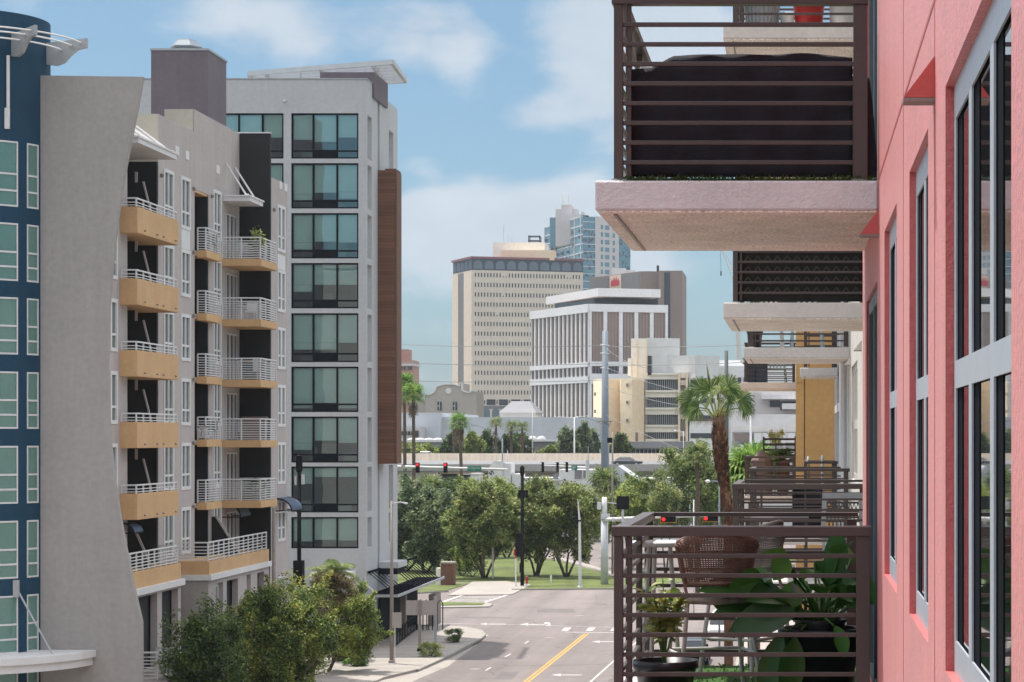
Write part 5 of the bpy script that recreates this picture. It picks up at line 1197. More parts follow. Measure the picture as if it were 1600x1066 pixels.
def feather_palm(label, base, zc, L_, n_fr, m, seed, tr=.12, stems=1, name='palm', group=None, nl=26, cat='palm tree', el0=.15, el1=1.35):
    r = np.random.default_rng(seed); t = thing(name, label, cat, base, group); V = []; Fq = []; pt = MB(); tb_ = MB()
    for s_ in range(stems):
        off = Vector((r.uniform(-.5,.5),r.uniform(-.5,.5),0))*(stems > 1); c = Vector((base[0],base[1],zc))+off*1.2; c.z += r.uniform(-.5,.2)*(stems > 1)
        tb_.tube([Vector(base)+off*.5, c],[tr,tr*.7],6)
        for i in range(n_fr):
            az = i*2.399+r.uniform(-.4,.4)+s_; el = r.uniform(el0,el1); h = Vector((cos(az),sin(az),0)); pts = []
            for k in range(9):
                q = k/8; e = el-(1.5*q*q)*(1.0); 
                pts.append((pts[-1]+(h*cos(e)+Vector((0,0,1))*sin(e))*L_/8) if pts else c)
            pt.tube(pts,[.02*L_*(1-.8*k/8) for k in range(9)],4); sd_ = Vector((-h.y,h.x,0))
            for k in range(nl):
                q = .15+.85*k/nl; idx = q*8; j = min(7,int(idx)); p = pts[j].lerp(pts[j+1],idx-j); tg = (pts[j+1]-pts[j]).normalized()
                for sg in (-1,1):
                    ll = L_*.32*sin(pi*(.12+.83*q))*r.uniform(.85,1.1); a = (sd_*sg+tg*.55+Vector((0,0,-.25))).normalized(); b = tg*.02*L_
                    o = len(V); V += [p-b*.6,p+b*.6,p+a*ll*.6+b*.7+Vector((0,0,-.03*ll)),p+a*ll*.6-b*.5+Vector((0,0,-.03*ll)),p+a*ll+Vector((0,0,-.25*ll))]; Fq += [(o,o+1,o+2,o+3),(o+3,o+2,o+4)]
    mesh_obj('frond', np.array([tuple(v) for v in V]), Fq, m, t); pt.build('leaf_stalk', M['plantlime'], t); tb_.build('trunk', M['bark'], t)
    return t
def gz(u, Y): return (X(u,Y), Y, 0.0)

def big_palm():
    r = np.random.default_rng(120); base = (X(1140,Yp),Yp,0); t = thing('palm','big fan palm with shaggy brown trunk in front of the cream office','palm tree',base)
    c = Vector((X(1121,Yp),Yp,Z(650,Yp))); V = []; Fq = []; sb = MB()
    # hub offsets (m) and fan size of every leaf, read off the crown
    hubs = [(-1.0,-.2,.70,.78),(-.62,.1,1.15,.72),(.08,.2,1.25,.66),(.42,-.3,1.20,.74),(.88,.0,.70,.72),(-.15,-.9,.78,.70),(.45,-.7,.55,.62),(-.70,-.6,.35,.60),
            (-.5,.9,.9,.7),(.5,.9,.9,.7),(1.0,.5,.35,.55),(-.25,.0,1.05,.7),(-.95,.3,.25,.6),(.15,-.5,.95,.66),(.7,.3,.95,.66)]
    for hx,hy,hz,Lf in hubs:
        hub = c+Vector((hx*1.0,hy*.9,hz*.92)); mid = c.lerp(hub,.5)+Vector((0,0,.10)); sb.tube([c+Vector((hx*.08,hy*.08,-.15)),mid,hub],[.035,.026,.018],5)
        d = (hub-mid).normalized(); d = (d+Vector((hx*.35,hy*.3,-.10))).normalized(); side = d.cross(Vector((r.uniform(-.2,.2),-1,.35))).normalized(); nrm = side.cross(d).normalized(); n_ = 36
        for j in range(n_):
            th = (j/(n_-1)-.5)*2*R(112); Lb = Lf*(1-.22*abs(th)/R(112))*r.uniform(.92,1.06); a = (d*cos(th)+side*sin(th)+nrm*.10*(j%2)).normalized(); bb = a.cross(nrm).normalized()*.023
            g = Vector((0,0,-1)); dr = r.uniform(.25,.60)*(1.0 if hz < .9 else .6); p1 = hub+a*Lb*.60+g*Lb*.05; p2 = hub+a*Lb*.84+g*Lb*dr*.45; p3 = hub+a*Lb*.93+g*Lb*dr*1.25; o = len(V)
            V += [hub-bb*.2,hub+bb*.2,p1-bb,p1+bb,p2-bb*.45,p2+bb*.45,p3]; Fq += [(o,o+1,o+3,o+2),(o+2,o+3,o+5,o+4),(o+4,o+5,o+6)]
    for dx,h_ in ((-.42,1.45),(.02,1.0)):      # unopened spears
        o = len(V); q = c+Vector((dx*.5,0,.6)); tp = c+Vector((dx,0,.6+h_)); 
        for k in range(4): w_ = Vector((.05*cos(k*.8),.05*sin(k*.8),0)); o = len(V); V += [q-w_*.4,q+w_*.4,q.lerp(tp,.6)+w_,q.lerp(tp,.6)-w_,tp]; Fq += [(o,o+1,o+2,o+3),(o+3,o+2,o+4)]
    mesh_obj('frond', np.array([tuple(v) for v in V]), Fq, M['bigpalm'], t); sb.build('leaf_stalk', M['plantlime'], t)
    for i in range(9):                         # grey dying leaves hanging under the crown
        V = []; Fq = []
        az = r.uniform(0,6.28); hub = c+Vector((cos(az)*.75,sin(az)*.6,-.10+r.uniform(-.1,.3))); fan_leaf(V,Fq,hub,(cos(az)*.5,sin(az)*.5,-1.0),r,.36,12,.03,.1)
        mesh_obj('dead_frond', np.array([tuple(v) for v in V]), [tuple(dict.fromkeys(f)) for f in Fq], M['straw'], t)
    # trunk: thin curved stem below, sheath of cut boots above
    pts = [Vector(base), Vector((X(1137,Yp),Yp,Z(800,Yp))), Vector((X(1133,Yp),Yp,Z(765,Yp))), Vector((X(1127,Yp),Yp,Z(728,Yp))), Vector((X(1124,Yp),Yp,Z(690,Yp))), Vector((X(1123,Yp),Yp,Z(656,Yp)))]
    rad = [.18,.17,.18,.235,.235,.15]; tk = MB().tube(pts,rad,12).build('trunk', M['boots'], t, smooth=True)
    V = []; Fb = []; n_ = 620
    for i in range(n_):
        z = Z(656,Yp)-(i/n_)**1.0*(Z(656,Yp)-Z(835,Yp)); k = 0
        while k < len(pts)-2 and pts[k+1].z < z: k += 1
        q = (z-pts[k].z)/(pts[k+1].z-pts[k].z); p = pts[k].lerp(pts[k+1],q); rr = rad[k]+(rad[k+1]-rad[k])*q; az = i*2.399963+r.uniform(-.15,.15)
        full = 1.0 if z > Z(738,Yp) else .55; d = Vector((cos(az),sin(az),0)); s_ = Vector((-sin(az),cos(az),0)); Lb = r.uniform(.14,.30)*full; w_ = r.uniform(.06,.10); out = r.uniform(.05,.13)*full
        a0 = p+d*rr*.92; tip = a0+d*out+Vector((0,0,Lb))+s_*r.uniform(-.04,.04); o = len(V)
        V += [a0-s_*w_,a0+s_*w_,a0-Vector((0,0,.10))+d*.04,tip+s_*w_*.5,tip-s_*w_*.5,tip-d*.06]; Fb += [(o,o+1,o+3,o+4),(o,o+2,o+1),(o+2,o+4,o+3),(o+4,o+3,o+5)]
    mesh_obj('boot', np.array([tuple(v) for v in V]), Fb, M['boots2'], tk)['kind'] = 'stuff'
# --- street trees in front of the taupe block
tree('dense dark green street tree nearest the screen wall', (X(318,99),99,.1), (X(322,99),99,Z(1045,99)), (1.85,1.5,2.7), M['tree_dark'], 24000, .15, 1, 1, .14, 60, .34, 'street trees by the taupe block', shell=.35, bottom=-.9)
tree('largest bright green street tree covering the terrace corner of the taupe block', (X(425,108),108,.1), (X(434,108),108,Z(1012,108)), (2.75,2.2,3.1), M['tree_lime2'] if 'tree_lime2' in M else M['tree_lime'], 56000, .135, 2, 1, .16, 110, .25, 'street trees by the taupe block', wisps=34, shell=.4, bottom=-.95)
tree('loose olive green street tree beside the black lamp pole', (X(513,134),134,.15), (X(536,134),134,Z(975,134)), (2.1,1.8,2.45), M['tree_lime'], 24000, .15, 3, 1, .12, 70, .25, 'street trees by the taupe block', wisps=26, shell=.4, bottom=-.8)
tree('brownish wispy shrub crown between two street trees', (X(488,126),126,.15), (X(508,130),130,Z(925,130)), (1.5,1.0,1.1), M['wispy'] if 'wispy' in M else M['tree_crape'], 9000, .13, 4, 1, .10, 26, .34, None, shell=.3, wisps=10)
feather_palm('small areca palm arching in front of the tower base', (X(515,141),141,.15), Z(893,141), 1.75, 9, M['palmdull'], 5, .06, 3, name='areca_palm')
# bushes on the pavement
def bush(label, u, v, w_, h_, m, n_, seed, leaf=.07):
    x, y = G(u, v); r = np.random.default_rng(seed); t = thing('bush', label, 'bush', (x,y,.14))
    pts, cs = crown_points((x,y,.15+h_*.45), (w_,w_,h_*.62), 26, n_, r, .36, .4, -.6)
    V, Fc = leaf_quads(pts, leaf, r, .5); mesh_obj('foliage', V, Fc, m, t)
    b = MB()
    for c_ in cs[:9]: b.tube([(x,y,.12), tuple(c_)],[.03,.01],4)
    b.build('stem', M['bark'], t)
bush('round yellow green bush on the pavement by the lamp pole', 672, 1029.5, .72, 1.0, M['plantlime'], 5200, 21)
bush('dark green clipped bush at the pavement corner', 710, 1007, .66, .9, M['tree_dark'], 5200, 22)
bush('low agave like bush under the olive street tree', 556, 1044, .75, .8, M['palmleaf'], 3600, 23, .13)
bush('second low leafy bush behind the agave like bush', 540, 1036, .7, .8, M['palmleaf'], 3000, 24, .13)
# --- tree row beyond the junction
row = [
 # u_base, Y, u_c, v_c, ru, rv, mat, leaves, trunks, label
 (634,236,640,815,44,72,'tree_olive',24000,2,'grey green olive like tree at the left end of the row, next to the tower'),
 (664,232,672,822,44,66,'tree_olive',24000,3,'grey green tree with slanting trunks behind the brick sign post'),
 (690,240,700,815,46,62,'tree_dark',22000,2,'dark green tree third from the left in the row'),
 (757,224,755,818,56,62,'tree_crape',26000,4,'broad crape myrtle left of the black signal pole'),
 (838,228,838,812,50,62,'tree_crape',26000,4,'crape myrtle right behind the black signal pole'),
 (885,226,890,812,54,64,'tree_crape',28000,5,'broad crape myrtle with fanned trunks beside the white flag pole'),
 (735,262,725,800,50,52,'tree_lime',16000,2,'bright green tree behind the middle of the row'),
 (792,262,790,800,42,50,'tree_lime',14000,2,'light green tree behind the crape myrtles'),
]
for i,(ub,Y,uc,vc,ru,rv,m_,nl,tk,lab) in enumerate(row):
    s_ = Y/3600
    tree(lab, (X(ub,Y),Y,.1), (X(uc,Y),Y,Z(vc,Y)), (ru*s_,ru*s_*.8,rv*s_), M[m_], nl, .31, 40+i, tk, .13 if tk > 1 else .2, 84, .23, 'trees along the lawn', spread=.55, shell=.3, up=.2, bottom=-.92)
for u, v, Y in ((722,890,228),(738,888,226),(700,860,236)):
    tree({722:'small young shrub tree left of the broad crape myrtle',738:'slender sapling beside the crape myrtle trunk',700:'bushy sapling under the dark green tree'}[u], (X(u,Y),Y,.1),(X(u,Y),Y,Z(v-20,Y)),(1.2,1.0,2.2),M['tree_lime'],3000,.22,60+u,2,.06,18,.35,None,spread=.2)
# sabal palms in the row
fan_palm('shaggy cabbage palm rising behind the left of the tree row', (X(672,262),262,0), Z(765,262), 2.6, 30, M['palmdull'], 70, .28, 14, skirt=18)
fan_palm('cabbage palm with dark round crown under the blue grey pole', (X(945,262),262,0), Z(758,262), 2.9, 34, M['palmdull'], 71, .28, 14, skirt=10)
fan_palm('small cabbage palm right of the grey street light', (X(993,250),250,0), Z(775,250), 2.6, 30, M['palmdull'], 72, .25, 14, skirt=10)
fan_palm('bright cabbage palm in front of the kiosk', (X(757,270),270,0), Z(775,270), 2.0, 24, M['palmdull'], 73, .25, 12)
tree('bright bushy tree mass behind the square black signal back', (X(985,240),240,0), (X(985,240),240,Z(800,240)), (3.6,2.6,3.2), M['tree_lime'], 14000, .26, 74, 2, .15, 40, .3)
tree('wide green tree left of the big fan palm', (X(1080,240),240,0), (X(1078,240),240,Z(772,240)), (4.9,3.6,5.2), M['tree_lime3'] if 'tree_lime3' in M else M['tree_olive'], 34000, .27, 75, 2, .2, 80, .26, wisps=24, shell=.3)
tree('orange tinged shrub at the foot of the wide green tree', (X(1040,232),232,0), (X(1038,232),232,Z(790,232)), (1.8,1.5,2.4), M['tree_crape'], 8000, .2, 76, 2, .1, 24, .33)
# row of greenery beyond the highway
for i,(u,v,ru,rv,m_) in enumerate(((706,700,18,22,'tree_dark'),(738,702,22,24,'tree_lime'),(768,700,20,26,'tree_dark'),(792,698,16,22,'tree_dark'),(816,702,18,24,'tree_dark'),(862,708,22,16,'tree_lime'),(888,696,18,28,'tree_olive'),(910,694,14,30,'tree_olive'),(925,700,12,26,'tree_olive'),(970,702,18,22,'tree_dark'),(636,706,30,16,'tree_lime'),(665,708,24,14,'tree_lime'))):
    Y = 408+i%3*5; s_ = Y/3600
    lab = ['round dark tree','bushy bright green tree','tall dark tree','short dark tree','dark tree under the palms','low bright hedge like tree','grey green tree','taller grey green tree','grey green tree touching the yellow wall','dark tree right of the blue grey pole','low bush behind the two tall palms','second low bush behind the two tall palms'][i]
    tree(lab+' just beyond the highway barrier', (X(u,Y),Y,0), (X(u,Y),Y,Z(v,Y)), (ru*s_,ru*s_*.7,rv*s_), M[m_], 5200, .48, 90+i, 1, .2, 26, .34, 'trees beyond the highway', up=.2)
# tall palms
fan_palm('left one of two tall slim palms by the brown clad box', (X(633,300),300,0), Z(600,300), 2.1, 34, M['palmleaf'], 110, .22, 12, group='two tall slim palms', lean=(-.1,0), skirt=8)
fan_palm('right one of two tall slim palms by the brown clad box', (X(647,290),290,0), Z(617,290), 2.1, 34, M['palmleaf'], 111, .22, 12, group='two tall slim palms', lean=(-.1,0), skirt=12)
fan_palm('palm with a thick skirt of dead fronds standing before the blank hall', (X(723,330),330,0), Z(660,330), 2.1, 30, M['palmleaf'], 112, .24, 12, lean=(-.5,0), skirt=46)
for i,(u,v,Y) in enumerate(((775,662,400),(799,667,404),(816,668,402),(709,668,405))):
    fan_palm(['small palm left in the trio before the blank hall','middle small palm of the trio before the blank hall','right small palm of the trio before the blank hall','tiny palm half behind the skirted palm'][i], (X(u,Y),Y,0), Z(v,Y), 1.9 if u > 720 else 1.0, 22, M['palmdull'], 115+i, .22, 10, skirt=6)
# big fan palm at the right, fan palm behind it
big_palm()
fan_palm('lower bright fan palm behind the balcony with plants', (X(1178,112),112,0), Z(735,112), 2.0, 30, M['palmleaf'], 121, .3, 20, petiole=.42, droop=.5)
fan_palm('small feathery palm top behind the wide green tree', (X(1090,200),200,0), Z(712,200), 1.8, 22, M['palmdull'], 122, .2, 16)
# far wood along the horizon
r = np.random.default_rng(5); pts = np.stack([r.uniform(-700,500,24000), r.uniform(900,1500,24000), r.uniform(0,1,24000)**1.5*9],1)
V, Fc = leaf_quads(pts, 3.2, r, .3); o = mesh_obj('far_trees', V, Fc, M['tree_dark']); o['kind'] = 'stuff'; o['label'] = 'hazy belt of distant trees between the downtown buildings'
# ================================================================ STREET FURNITURE
def pole(name, label, cat, x, y, z0, z1, r0, r1, m, n=12, group=None):
    t = thing(name, label, cat, (x,y,z0), group); MB().tube([(x,y,z0),(x,y,(z0+z1)/2),(x,y,z1)],[r0,(r0+r1)/2,r1],n).build('pole', M[m], t, smooth=True)
    return t
def cobra(t, x, y, z, dx, rise, m='galv'):
    pts = [(x+dx*q, y, z+rise*sin(q*pi/2)) for q in np.linspace(0,1,8)]
    MB().tube(pts,.05,6).build('arm', M[m], t); sg = 1 if dx > 0 else -1
    MB().lathe((x+dx+sg*.25,y,z+rise),[(.05,-.12),(.17,-.05),(.15,.05),(.04,.10)],10).build('lamp_head', M['trim'], t)
# tall bronze pole on the left pavement
x, y = G(612, 1040); zt_ = Z(783, y)
t = pole('street_lamp', 'tall bronze street lamp pole standing on the left pavement beside a small sign', 'street lamp', x, y, .15, zt_, .13, .08, 'bronze')
MB().lathe((x,y,.15),[(.2,0),(.2,.12),(.14,.2)],12).build('base', M['bronze'], t)
MB().tube([(x,y,Z(787,y)),(x+.5,y,Z(786,y)+.05),(x+.75,y,Z(786,y))],.04,6).lathe((x+.85,y,Z(787,y)),[(.03,-.05),(.14,-.02),(.13,.04),(.03,.07)],8).build('lamp_head', M['galv'], t)
# black pole with equipment
Yq = 137.0; x = X(467.5,Yq)
t = pole('utility_pole', 'tall black pole with small antenna boxes in front of the white tower windows', 'pole', x, Yq, .15, Z(737,Yq), .13, .12, 'black')
MB().lathe((x,Yq,Z(737,Yq)),[(.17,0),(.2,.05),(.2,.75),(.17,.95),(.06,1.0)],12).build('antenna', M['black'], t)
MB().box(x-.26,x-.14,Yq-.1,Yq+.1,Z(758,Yq),Z(744,Yq)).box(x+.14,x+.3,Yq-.1,Yq+.1,Z(757,Yq),Z(741,Yq)).build('bracket', M['galv'], t)
MB().box(x-.3,x+.26,Yq-.3,Yq+.3,Z(915,Yq),Z(876,Yq)).build('cabinet', M['black'], t); MB().box(x-.06,x+.06,Yq-.16,Yq-.13,Z(795,Yq),Z(790,Yq)).build('tag_plate', M['trim'], t)
# dark lamp pole in front of the wing of the taupe block
x = X(428,118.5); t = pole('street_lamp', 'brown pole with a horizontal arm in front of the last windows of the taupe block', 'street lamp', x, 118.5, .15, Z(793,118.5), .12, .09, 'bronze')
MB().tube([(x,118.5,Z(802,118.5)),(X(449,118.5),118.5,Z(800,118.5))],.05,6).box(X(447,118.5),X(462,118.5),118.35,118.65,Z(803,118.5),Z(800,118.5)).build('arm', M['galv'], t)
# signs on the left pavement
x, y = G(617, 1041.5); t = thing('small_sign', 'small grey sign seen from behind on a thin pole beside the bronze lamp', 'sign', (x,y,.15))
MB().tube([(x,y,.15),(x,y,Z(958,y))],.035,8).build('pole', M['galv'], t); MB().box(X(613,y),X(627.5,y),y-.05,y-.02,Z(981,y),Z(957,y)).build('board', M['signback'], t)
x, y = G(656, 1021.5); t = thing('large_sign', 'wide grey sign board seen from behind on two posts at the pavement corner', 'sign', (x,y,.15))
MB().box(x-.09,x+.09,y-.06,y+.06,.15,Z(938,y)).build('post', M['bronze'], t); MB().box(X(634,y),X(681,y),y+.07,y+.11,Z(961.5,y),Z(938.5,y)).build('board', M['signback'], t)
x2, y2 = X(680,y+1), y+1; MB().box(x2-.08,x2+.1,y2-.07,y2+.07,.15,Z(932,y2)).build('post', M['steel'], t)
MB().lathe((x,y,.15),[(.2,0),(.16,.18)],8).build('base', M['black'], t)
# ring sign half hidden behind the street tree
Yr = 144.0; t = thing('ring_sign', 'pale ring shaped sign with a bicycle wheel outline beside the awning', 'sign', (X(570,Yr),Yr,0))
pts = [(X(569,Yr)+.62*cos(a), Yr, Z(931,Yr)+.62*sin(a)) for a in np.linspace(0,2*pi,25)]; MB().tube(pts,.05,6).build('ring', M['trim'], t)
MB().tube([(X(569,Yr),Yr,.1),(X(569,Yr),Yr,Z(931,Yr)-.6)],.05,6).build('post', M['black'], t)
# black handrail
b = MB(); t = thing('handrail', 'black steel ramp handrail running along the pavement under the awning', 'handrail', (-26.3,150,.15))
p0, p1 = Vector((-26.2,149.5,.15)), Vector((-27.0,163,.15))
for i in range(15):
    p = p0.lerp(p1,i/14); MB().box(p.x-.03,p.x+.03,p.y-.03,p.y+.03,.15,1.2).build('post', M['black'], t)
b.bar(p0+Vector((0,0,1.05)),p1+Vector((0,0,1.05)),.06,.06).bar(p0+Vector((0,0,.15)),p1+Vector((0,0,.15)),.05,.05); b.build('rail', M['black'], t)
t = thing('rail_loop', 'black tubular rail loops at the far end of the pavement', 'handrail', (X(665,163),163,.15))
for u in (652,661,667,683): 
    x = X(u,163); MB().tube([(x,163,.15),(x,163,2.0),(x+.25,163,2.3),(x+.4,163,2.0),(x+.4,163,.15)],.04,6).build('loop', M['black'], t)
# brick sign post on the lawn
Yb = 214; t = thing('brick_pillar', 'square red brick pillar with a cream side stone at the edge of the lawn', 'pillar', (X(698,Yb),Yb,0))
MB().box(X(688.5,Yb),X(709,Yb),Yb,Yb+1.2,0,Z(881,Yb)).build('shaft', M['redb2'] if 'redb2' in M else M['redb'], t); MB().box(X(688,Yb),X(710,Yb),Yb-.05,Yb+1.25,Z(881,Yb)+.003,Z(880,Yb)+.1).build('cap', M['concrete'], t)
MB().box(X(681,Yb),X(688.2,Yb),Yb+.1,Yb+1,0,Z(888,Yb)).build('side_stone', M['band'], t)
# black signal pole with control cabinets and pedestrian heads
x, y = G(816, 916); t = pole('signal_pole', 'tall black signal pole with cabinets and a pedestrian head in front of the crape myrtles', 'signal pole', x, y, 0, Z(739,y), .17, .15, 'black')
s_ = y/3600
def pbox(t, name, u0,u1,v0,v1, yy, d, m): return MB().box(X(u0,yy),X(u1,yy),yy-d,yy+d,Z(v1,yy),Z(v0,yy)).build(name, M[m], t)
MB().lathe((x,y,Z(742,y)),[(.2,0),(.21,.7),(.1,.85)],12).build('antenna', M['black'], t)
pbox(t,'bracket',810,825,766,778,y,.15,'black'); pbox(t,'cabinet',806,818,833,870,y,.35,'black'); pbox(t,'pedestrian_head',803,809,858,868,y,.3,'red'); pbox(t,'meter_box',812,818,880,895,y,.2,'black')
for u, lab in ((806,'white marker post with a red top left of the black signal pole'),(823,'white marker post with an orange band right of the black signal pole')):
    xx, yy = G(u, 917.5); q = thing('marker_post', lab, 'post', (xx,yy,0)); MB().tube([(xx,yy,0),(xx,yy,Z(872 if u==806 else 900,yy))],.07,8).build('shaft', M['trim'], q)
    MB().tube([(xx,yy,Z(912 if u==823 else 872,yy)),(xx,yy,Z(901 if u==823 else 870,yy))],.10,8).build('cap', M['red'], q)
xx, yy = G(861, 911); q = MB().tube([(xx,yy,0),(xx,yy,.75)],.09,8).build('bollard', M['band']); tag(q,'short tan bollard on the shaded grass verge','bollard')
xx, yy = G(770, 906); q = MB().tube([(xx,yy,0),(xx,yy,Z(850,yy))],.09,8).build('lawn_post', M['signback']); tag(q,'thin grey post on the lawn beside the broad crape myrtle','post')
# white mast
x, y = G(906.5, 918); t = thing('white_mast', 'slim white tapering mast with a black collar on the grass verge', 'mast', (x,y,0))
MB().tube([(x,y,0),(x-.05,y,Z(814,y)),(x-.22,y,Z(780,y))],[.16,.11,.03],10).build('shaft', M['trim'], t); MB().tube([(x-.05,y,Z(815,y)),(x-.06,y,Z(812.5,y))],.16,10).build('collar', M['black'], t); MB().lathe((x,y,0),[(.3,0),(.2,.15)],8).build('base', M['galv'], t)
# thick pale signal column with mast arm
x, y = G(944.5, 914); t = thing('signal_column', 'thick pale grey signal column with a white mast arm and two red horizontal signals', 'signal pole', (x,y,0))
MB().tube([(x,y,0),(x,y,Z(806,y))],[.37,.33],14).build('column', M['galv'], t, smooth=True)
MB().tube([(x,y,Z(806,y)),(x,y,Z(777,y))],.24,14).build('upper_column', M['trim'], t, smooth=True)
pbox(t,'equipment_box',933.5,939.5,785,796,y,.25,'galv')
MB().tube([(x,y-.3,Z(812,y)),(X(1004,y-3),y-3,Z(809,y-3)),(X(1105,y-6),y-6,Z(806,y-6))],[.2,.15,.10],10).build('mast_arm', M['trim'], t, smooth=True)
pbox(t,'arm_clamp',939,953,803,811,y-.3,.3,'galv'); pbox(t,'camera_box',957,978,809,815,y-.9,.25,'trim')
for u in (1044.5,1110.5):
    yy = y-4.5; v = 811.5 if u < 1100 else 810
    bk = MB().box(X(u-12.5,yy),X(u+12.5,yy),yy,yy+.05,Z(v+5.7,yy),Z(v-4.6,yy)).build('backplate', M['sigyellow'], t)
    hd = MB().box(X(u-11.5,yy),X(u+11.5,yy),yy-.25,yy-.02,Z(v+4.3,yy),Z(v-4.3,yy)).build('signal_head', M['black'], t)
    for k in range(3):
        xx = X(u-7.5+7.5*k,yy); MB().lathe((xx,yy-.29,Z(v,yy)),[(.02,-.02),(.17,0),(.17,.05)],14,'y').build('lamp', M['lamp_red'] if k == 0 else M['black'], hd)
        q = MB(); pts = [(xx+.2*cos(a),Z(v,yy)+.2*sin(a)) for a in np.linspace(0,pi,7)]
        for (a,b_),(c_,d_) in zip(pts,pts[1:]): q.quad((a,yy-.26,b_),(c_,yy-.26,d_),(c_,yy-.45,d_),(a,yy-.45,b_))
        q.build('visor', M['black'], hd)
yy = 205; t = thing('traffic_signal', 'square black back of a traffic signal on a grey post right of the thick column', 'signal', (X(973,yy),yy,0)); MB().tube([(X(973,yy),yy,0),(X(973,yy),yy,Z(795,yy))],.1,8).build('post', M['galv'], t)
MB().box(X(963.5,yy),X(983,yy),yy-.2,yy-.1,Z(796,yy),Z(775.5,yy)).build('backplate', M['black'], t)
MB().bar((X(947,yy),yy,Z(785,yy)),(X(963.5,yy),yy-.1,Z(787,yy)),.08,.08).build('bracket', M['trim'], t)
# far mast arms over the side street
def sig_vert(t, u, v, y, lamps, h=14.5, w_=5.2):
    hd = MB().box(X(u-w_/2,y),X(u+w_/2,y),y-.3,y-.02,Z(v+h/2,y),Z(v-h/2,y)).build('signal_head', M['black'], t)
    for k in range(3):
        z = Z(v-h/2+h*(k+.5)/3,y); MB().lathe((X(u,y),y-.34,z),[(.02,-.02),(.15,0),(.15,.05)],10,'y').build('lamp', M['lamp_red'] if (k == 0 and lamps) else M['black'], hd)
        MB().box(X(u-w_/2-(1.3 if not lamps else -.8),y),X(u+w_/2,y),y-.55,y-.31,z+.14,z+.2).build('visor', M['black'] if not lamps or k else M['red'], hd)
    if lamps: MB().box(X(u-w_/2-.6,y),X(u+w_/2+.6,y),y-.015,y+.03,Z(v+h/2+.6,y),Z(v-h/2-.6,y)).build('backplate', M['black'], t); MB().box(X(u-w_/2,y),X(u+w_/2,y),y-.32,y-.301,Z(v-h/6,y),Z(v-h/2,y)).build('red_face', M['red'], hd)
ya = 280.0; t = thing('mast_arm_signal', 'long white mast arm with two red vertical signals and a green street name sign, left', 'signal pole', (X(600,ya),ya,0))
MB().tube([(X(600,ya),ya,0),(X(600,ya),ya,Z(724,ya))],[.25,.2],10).build('column', M['galv'], t)
MB().tube([(X(600,ya),ya,Z(728.5,ya)),(X(793,ya),ya,Z(733.5,ya))],[.17,.10],8).build('mast_arm', M['trim'], t)
sig_vert(t,652.5,731,ya-.3,True); sig_vert(t,696,731,ya-.3,True)
pbox(t,'lane_sign',627,632.5,727,733,ya-.25,.03,'signback')
def text(body, size, loc, m, parent, name='lettering'):
    cu = bpy.data.curves.new(name,'FONT'); cu.body = body; cu.size = size; cu.align_x = 'CENTER'; cu.align_y = 'CENTER'; cu.extrude = .005
    o = bpy.data.objects.new(name,cu); COL.objects.link(o); o.rotation_euler = (R(90),0,0)
    bpy.context.view_layer.update(); dg = bpy.context.evaluated_depsgraph_get(); me = bpy.data.meshes.new_from_object(o.evaluated_get(dg)); bpy.data.objects.remove(o)
    o = bpy.data.objects.new(name,me); COL.objects.link(o); me.materials.clear(); me.materials.append(m); o.rotation_euler = (R(90),0,0); o.location = Vector(loc)-base_of(parent); o.parent = parent
    return o
sg = pbox(t,'street_sign',730.5,752,728.5,736,ya-.3,.03,'signgreen'); text('N Nebraska', .30, (X(741.2,ya),ya-.35,Z(731.3,ya)), M['trim'], sg); text('Av', .18, (X(741.2,ya),ya-.35,Z(734.6,ya)), M['trim'], sg)
t = thing('mast_arm_signal', 'short mast arm with three black signals and a small green sign, right', 'signal pole', (X(918,ya),ya,0))
MB().tube([(X(918,ya),ya,0),(X(918,ya),ya,Z(719,ya))],[.28,.22],10).build('column', M['galv'], t); MB().tube([(X(918,ya),ya,Z(731,ya)),(X(848,ya),ya,Z(727.5,ya))],[.14,.09],8).build('mast_arm', M['trim'], t)
for u in (848.5,871.5,886): sig_vert(t,u,730,ya-.3,False,15.5,3.6)
sg = pbox(t,'street_sign',893,902,727.5,735,ya-.3,.03,'signgreen'); MB().box(X(894.5,ya),X(900.5,ya),ya-.34,ya-.331,Z(730.6,ya),Z(729.4,ya)).box(X(894.5,ya),X(898,ya),ya-.34,ya-.331,Z(733.6,ya),Z(732.4,ya)).build('lettering', M['trim'], sg)
pbox(t,'small_sign',862,865,728,732,ya-.3,.03,'signback')
# blue grey transmission pole with cross arm
yu = 300.0; x = X(945.5,yu); t = thing('transmission_pole', 'tall thick blue grey steel transmission pole', 'utility pole', (x,yu,0))
MB().tube([(x,yu,0),(x,yu,Z(517,yu))],[.62,.38],16).build('pole', M['polegrey'], t, smooth=True)
MB().bar((X(935,yu),yu-.6,Z(658.5,yu)),(X(957,yu),yu-.6,Z(658.5,yu)),.12,.12).tube([(X(955,yu),yu-.6,Z(659,yu)),(X(951,yu),yu-.3,Z(668,yu))],.05,5).build('cross_arm', M['bronze'], t)
for v in (539,552,575): MB().tube([(x-.6,yu-.4,Z(v,yu)),(x+.6,yu-.4,Z(v+1,yu))],.06,5).build('insulator', M['trim'], t)
t = pole('transmission_pole', 'dark grey green pole behind the crown of the big fan palm', 'utility pole', X(1135,250), 250, 0, Z(548,250), .3, .2, 'bronze2' if 'bronze2' in M else 'polegrey')
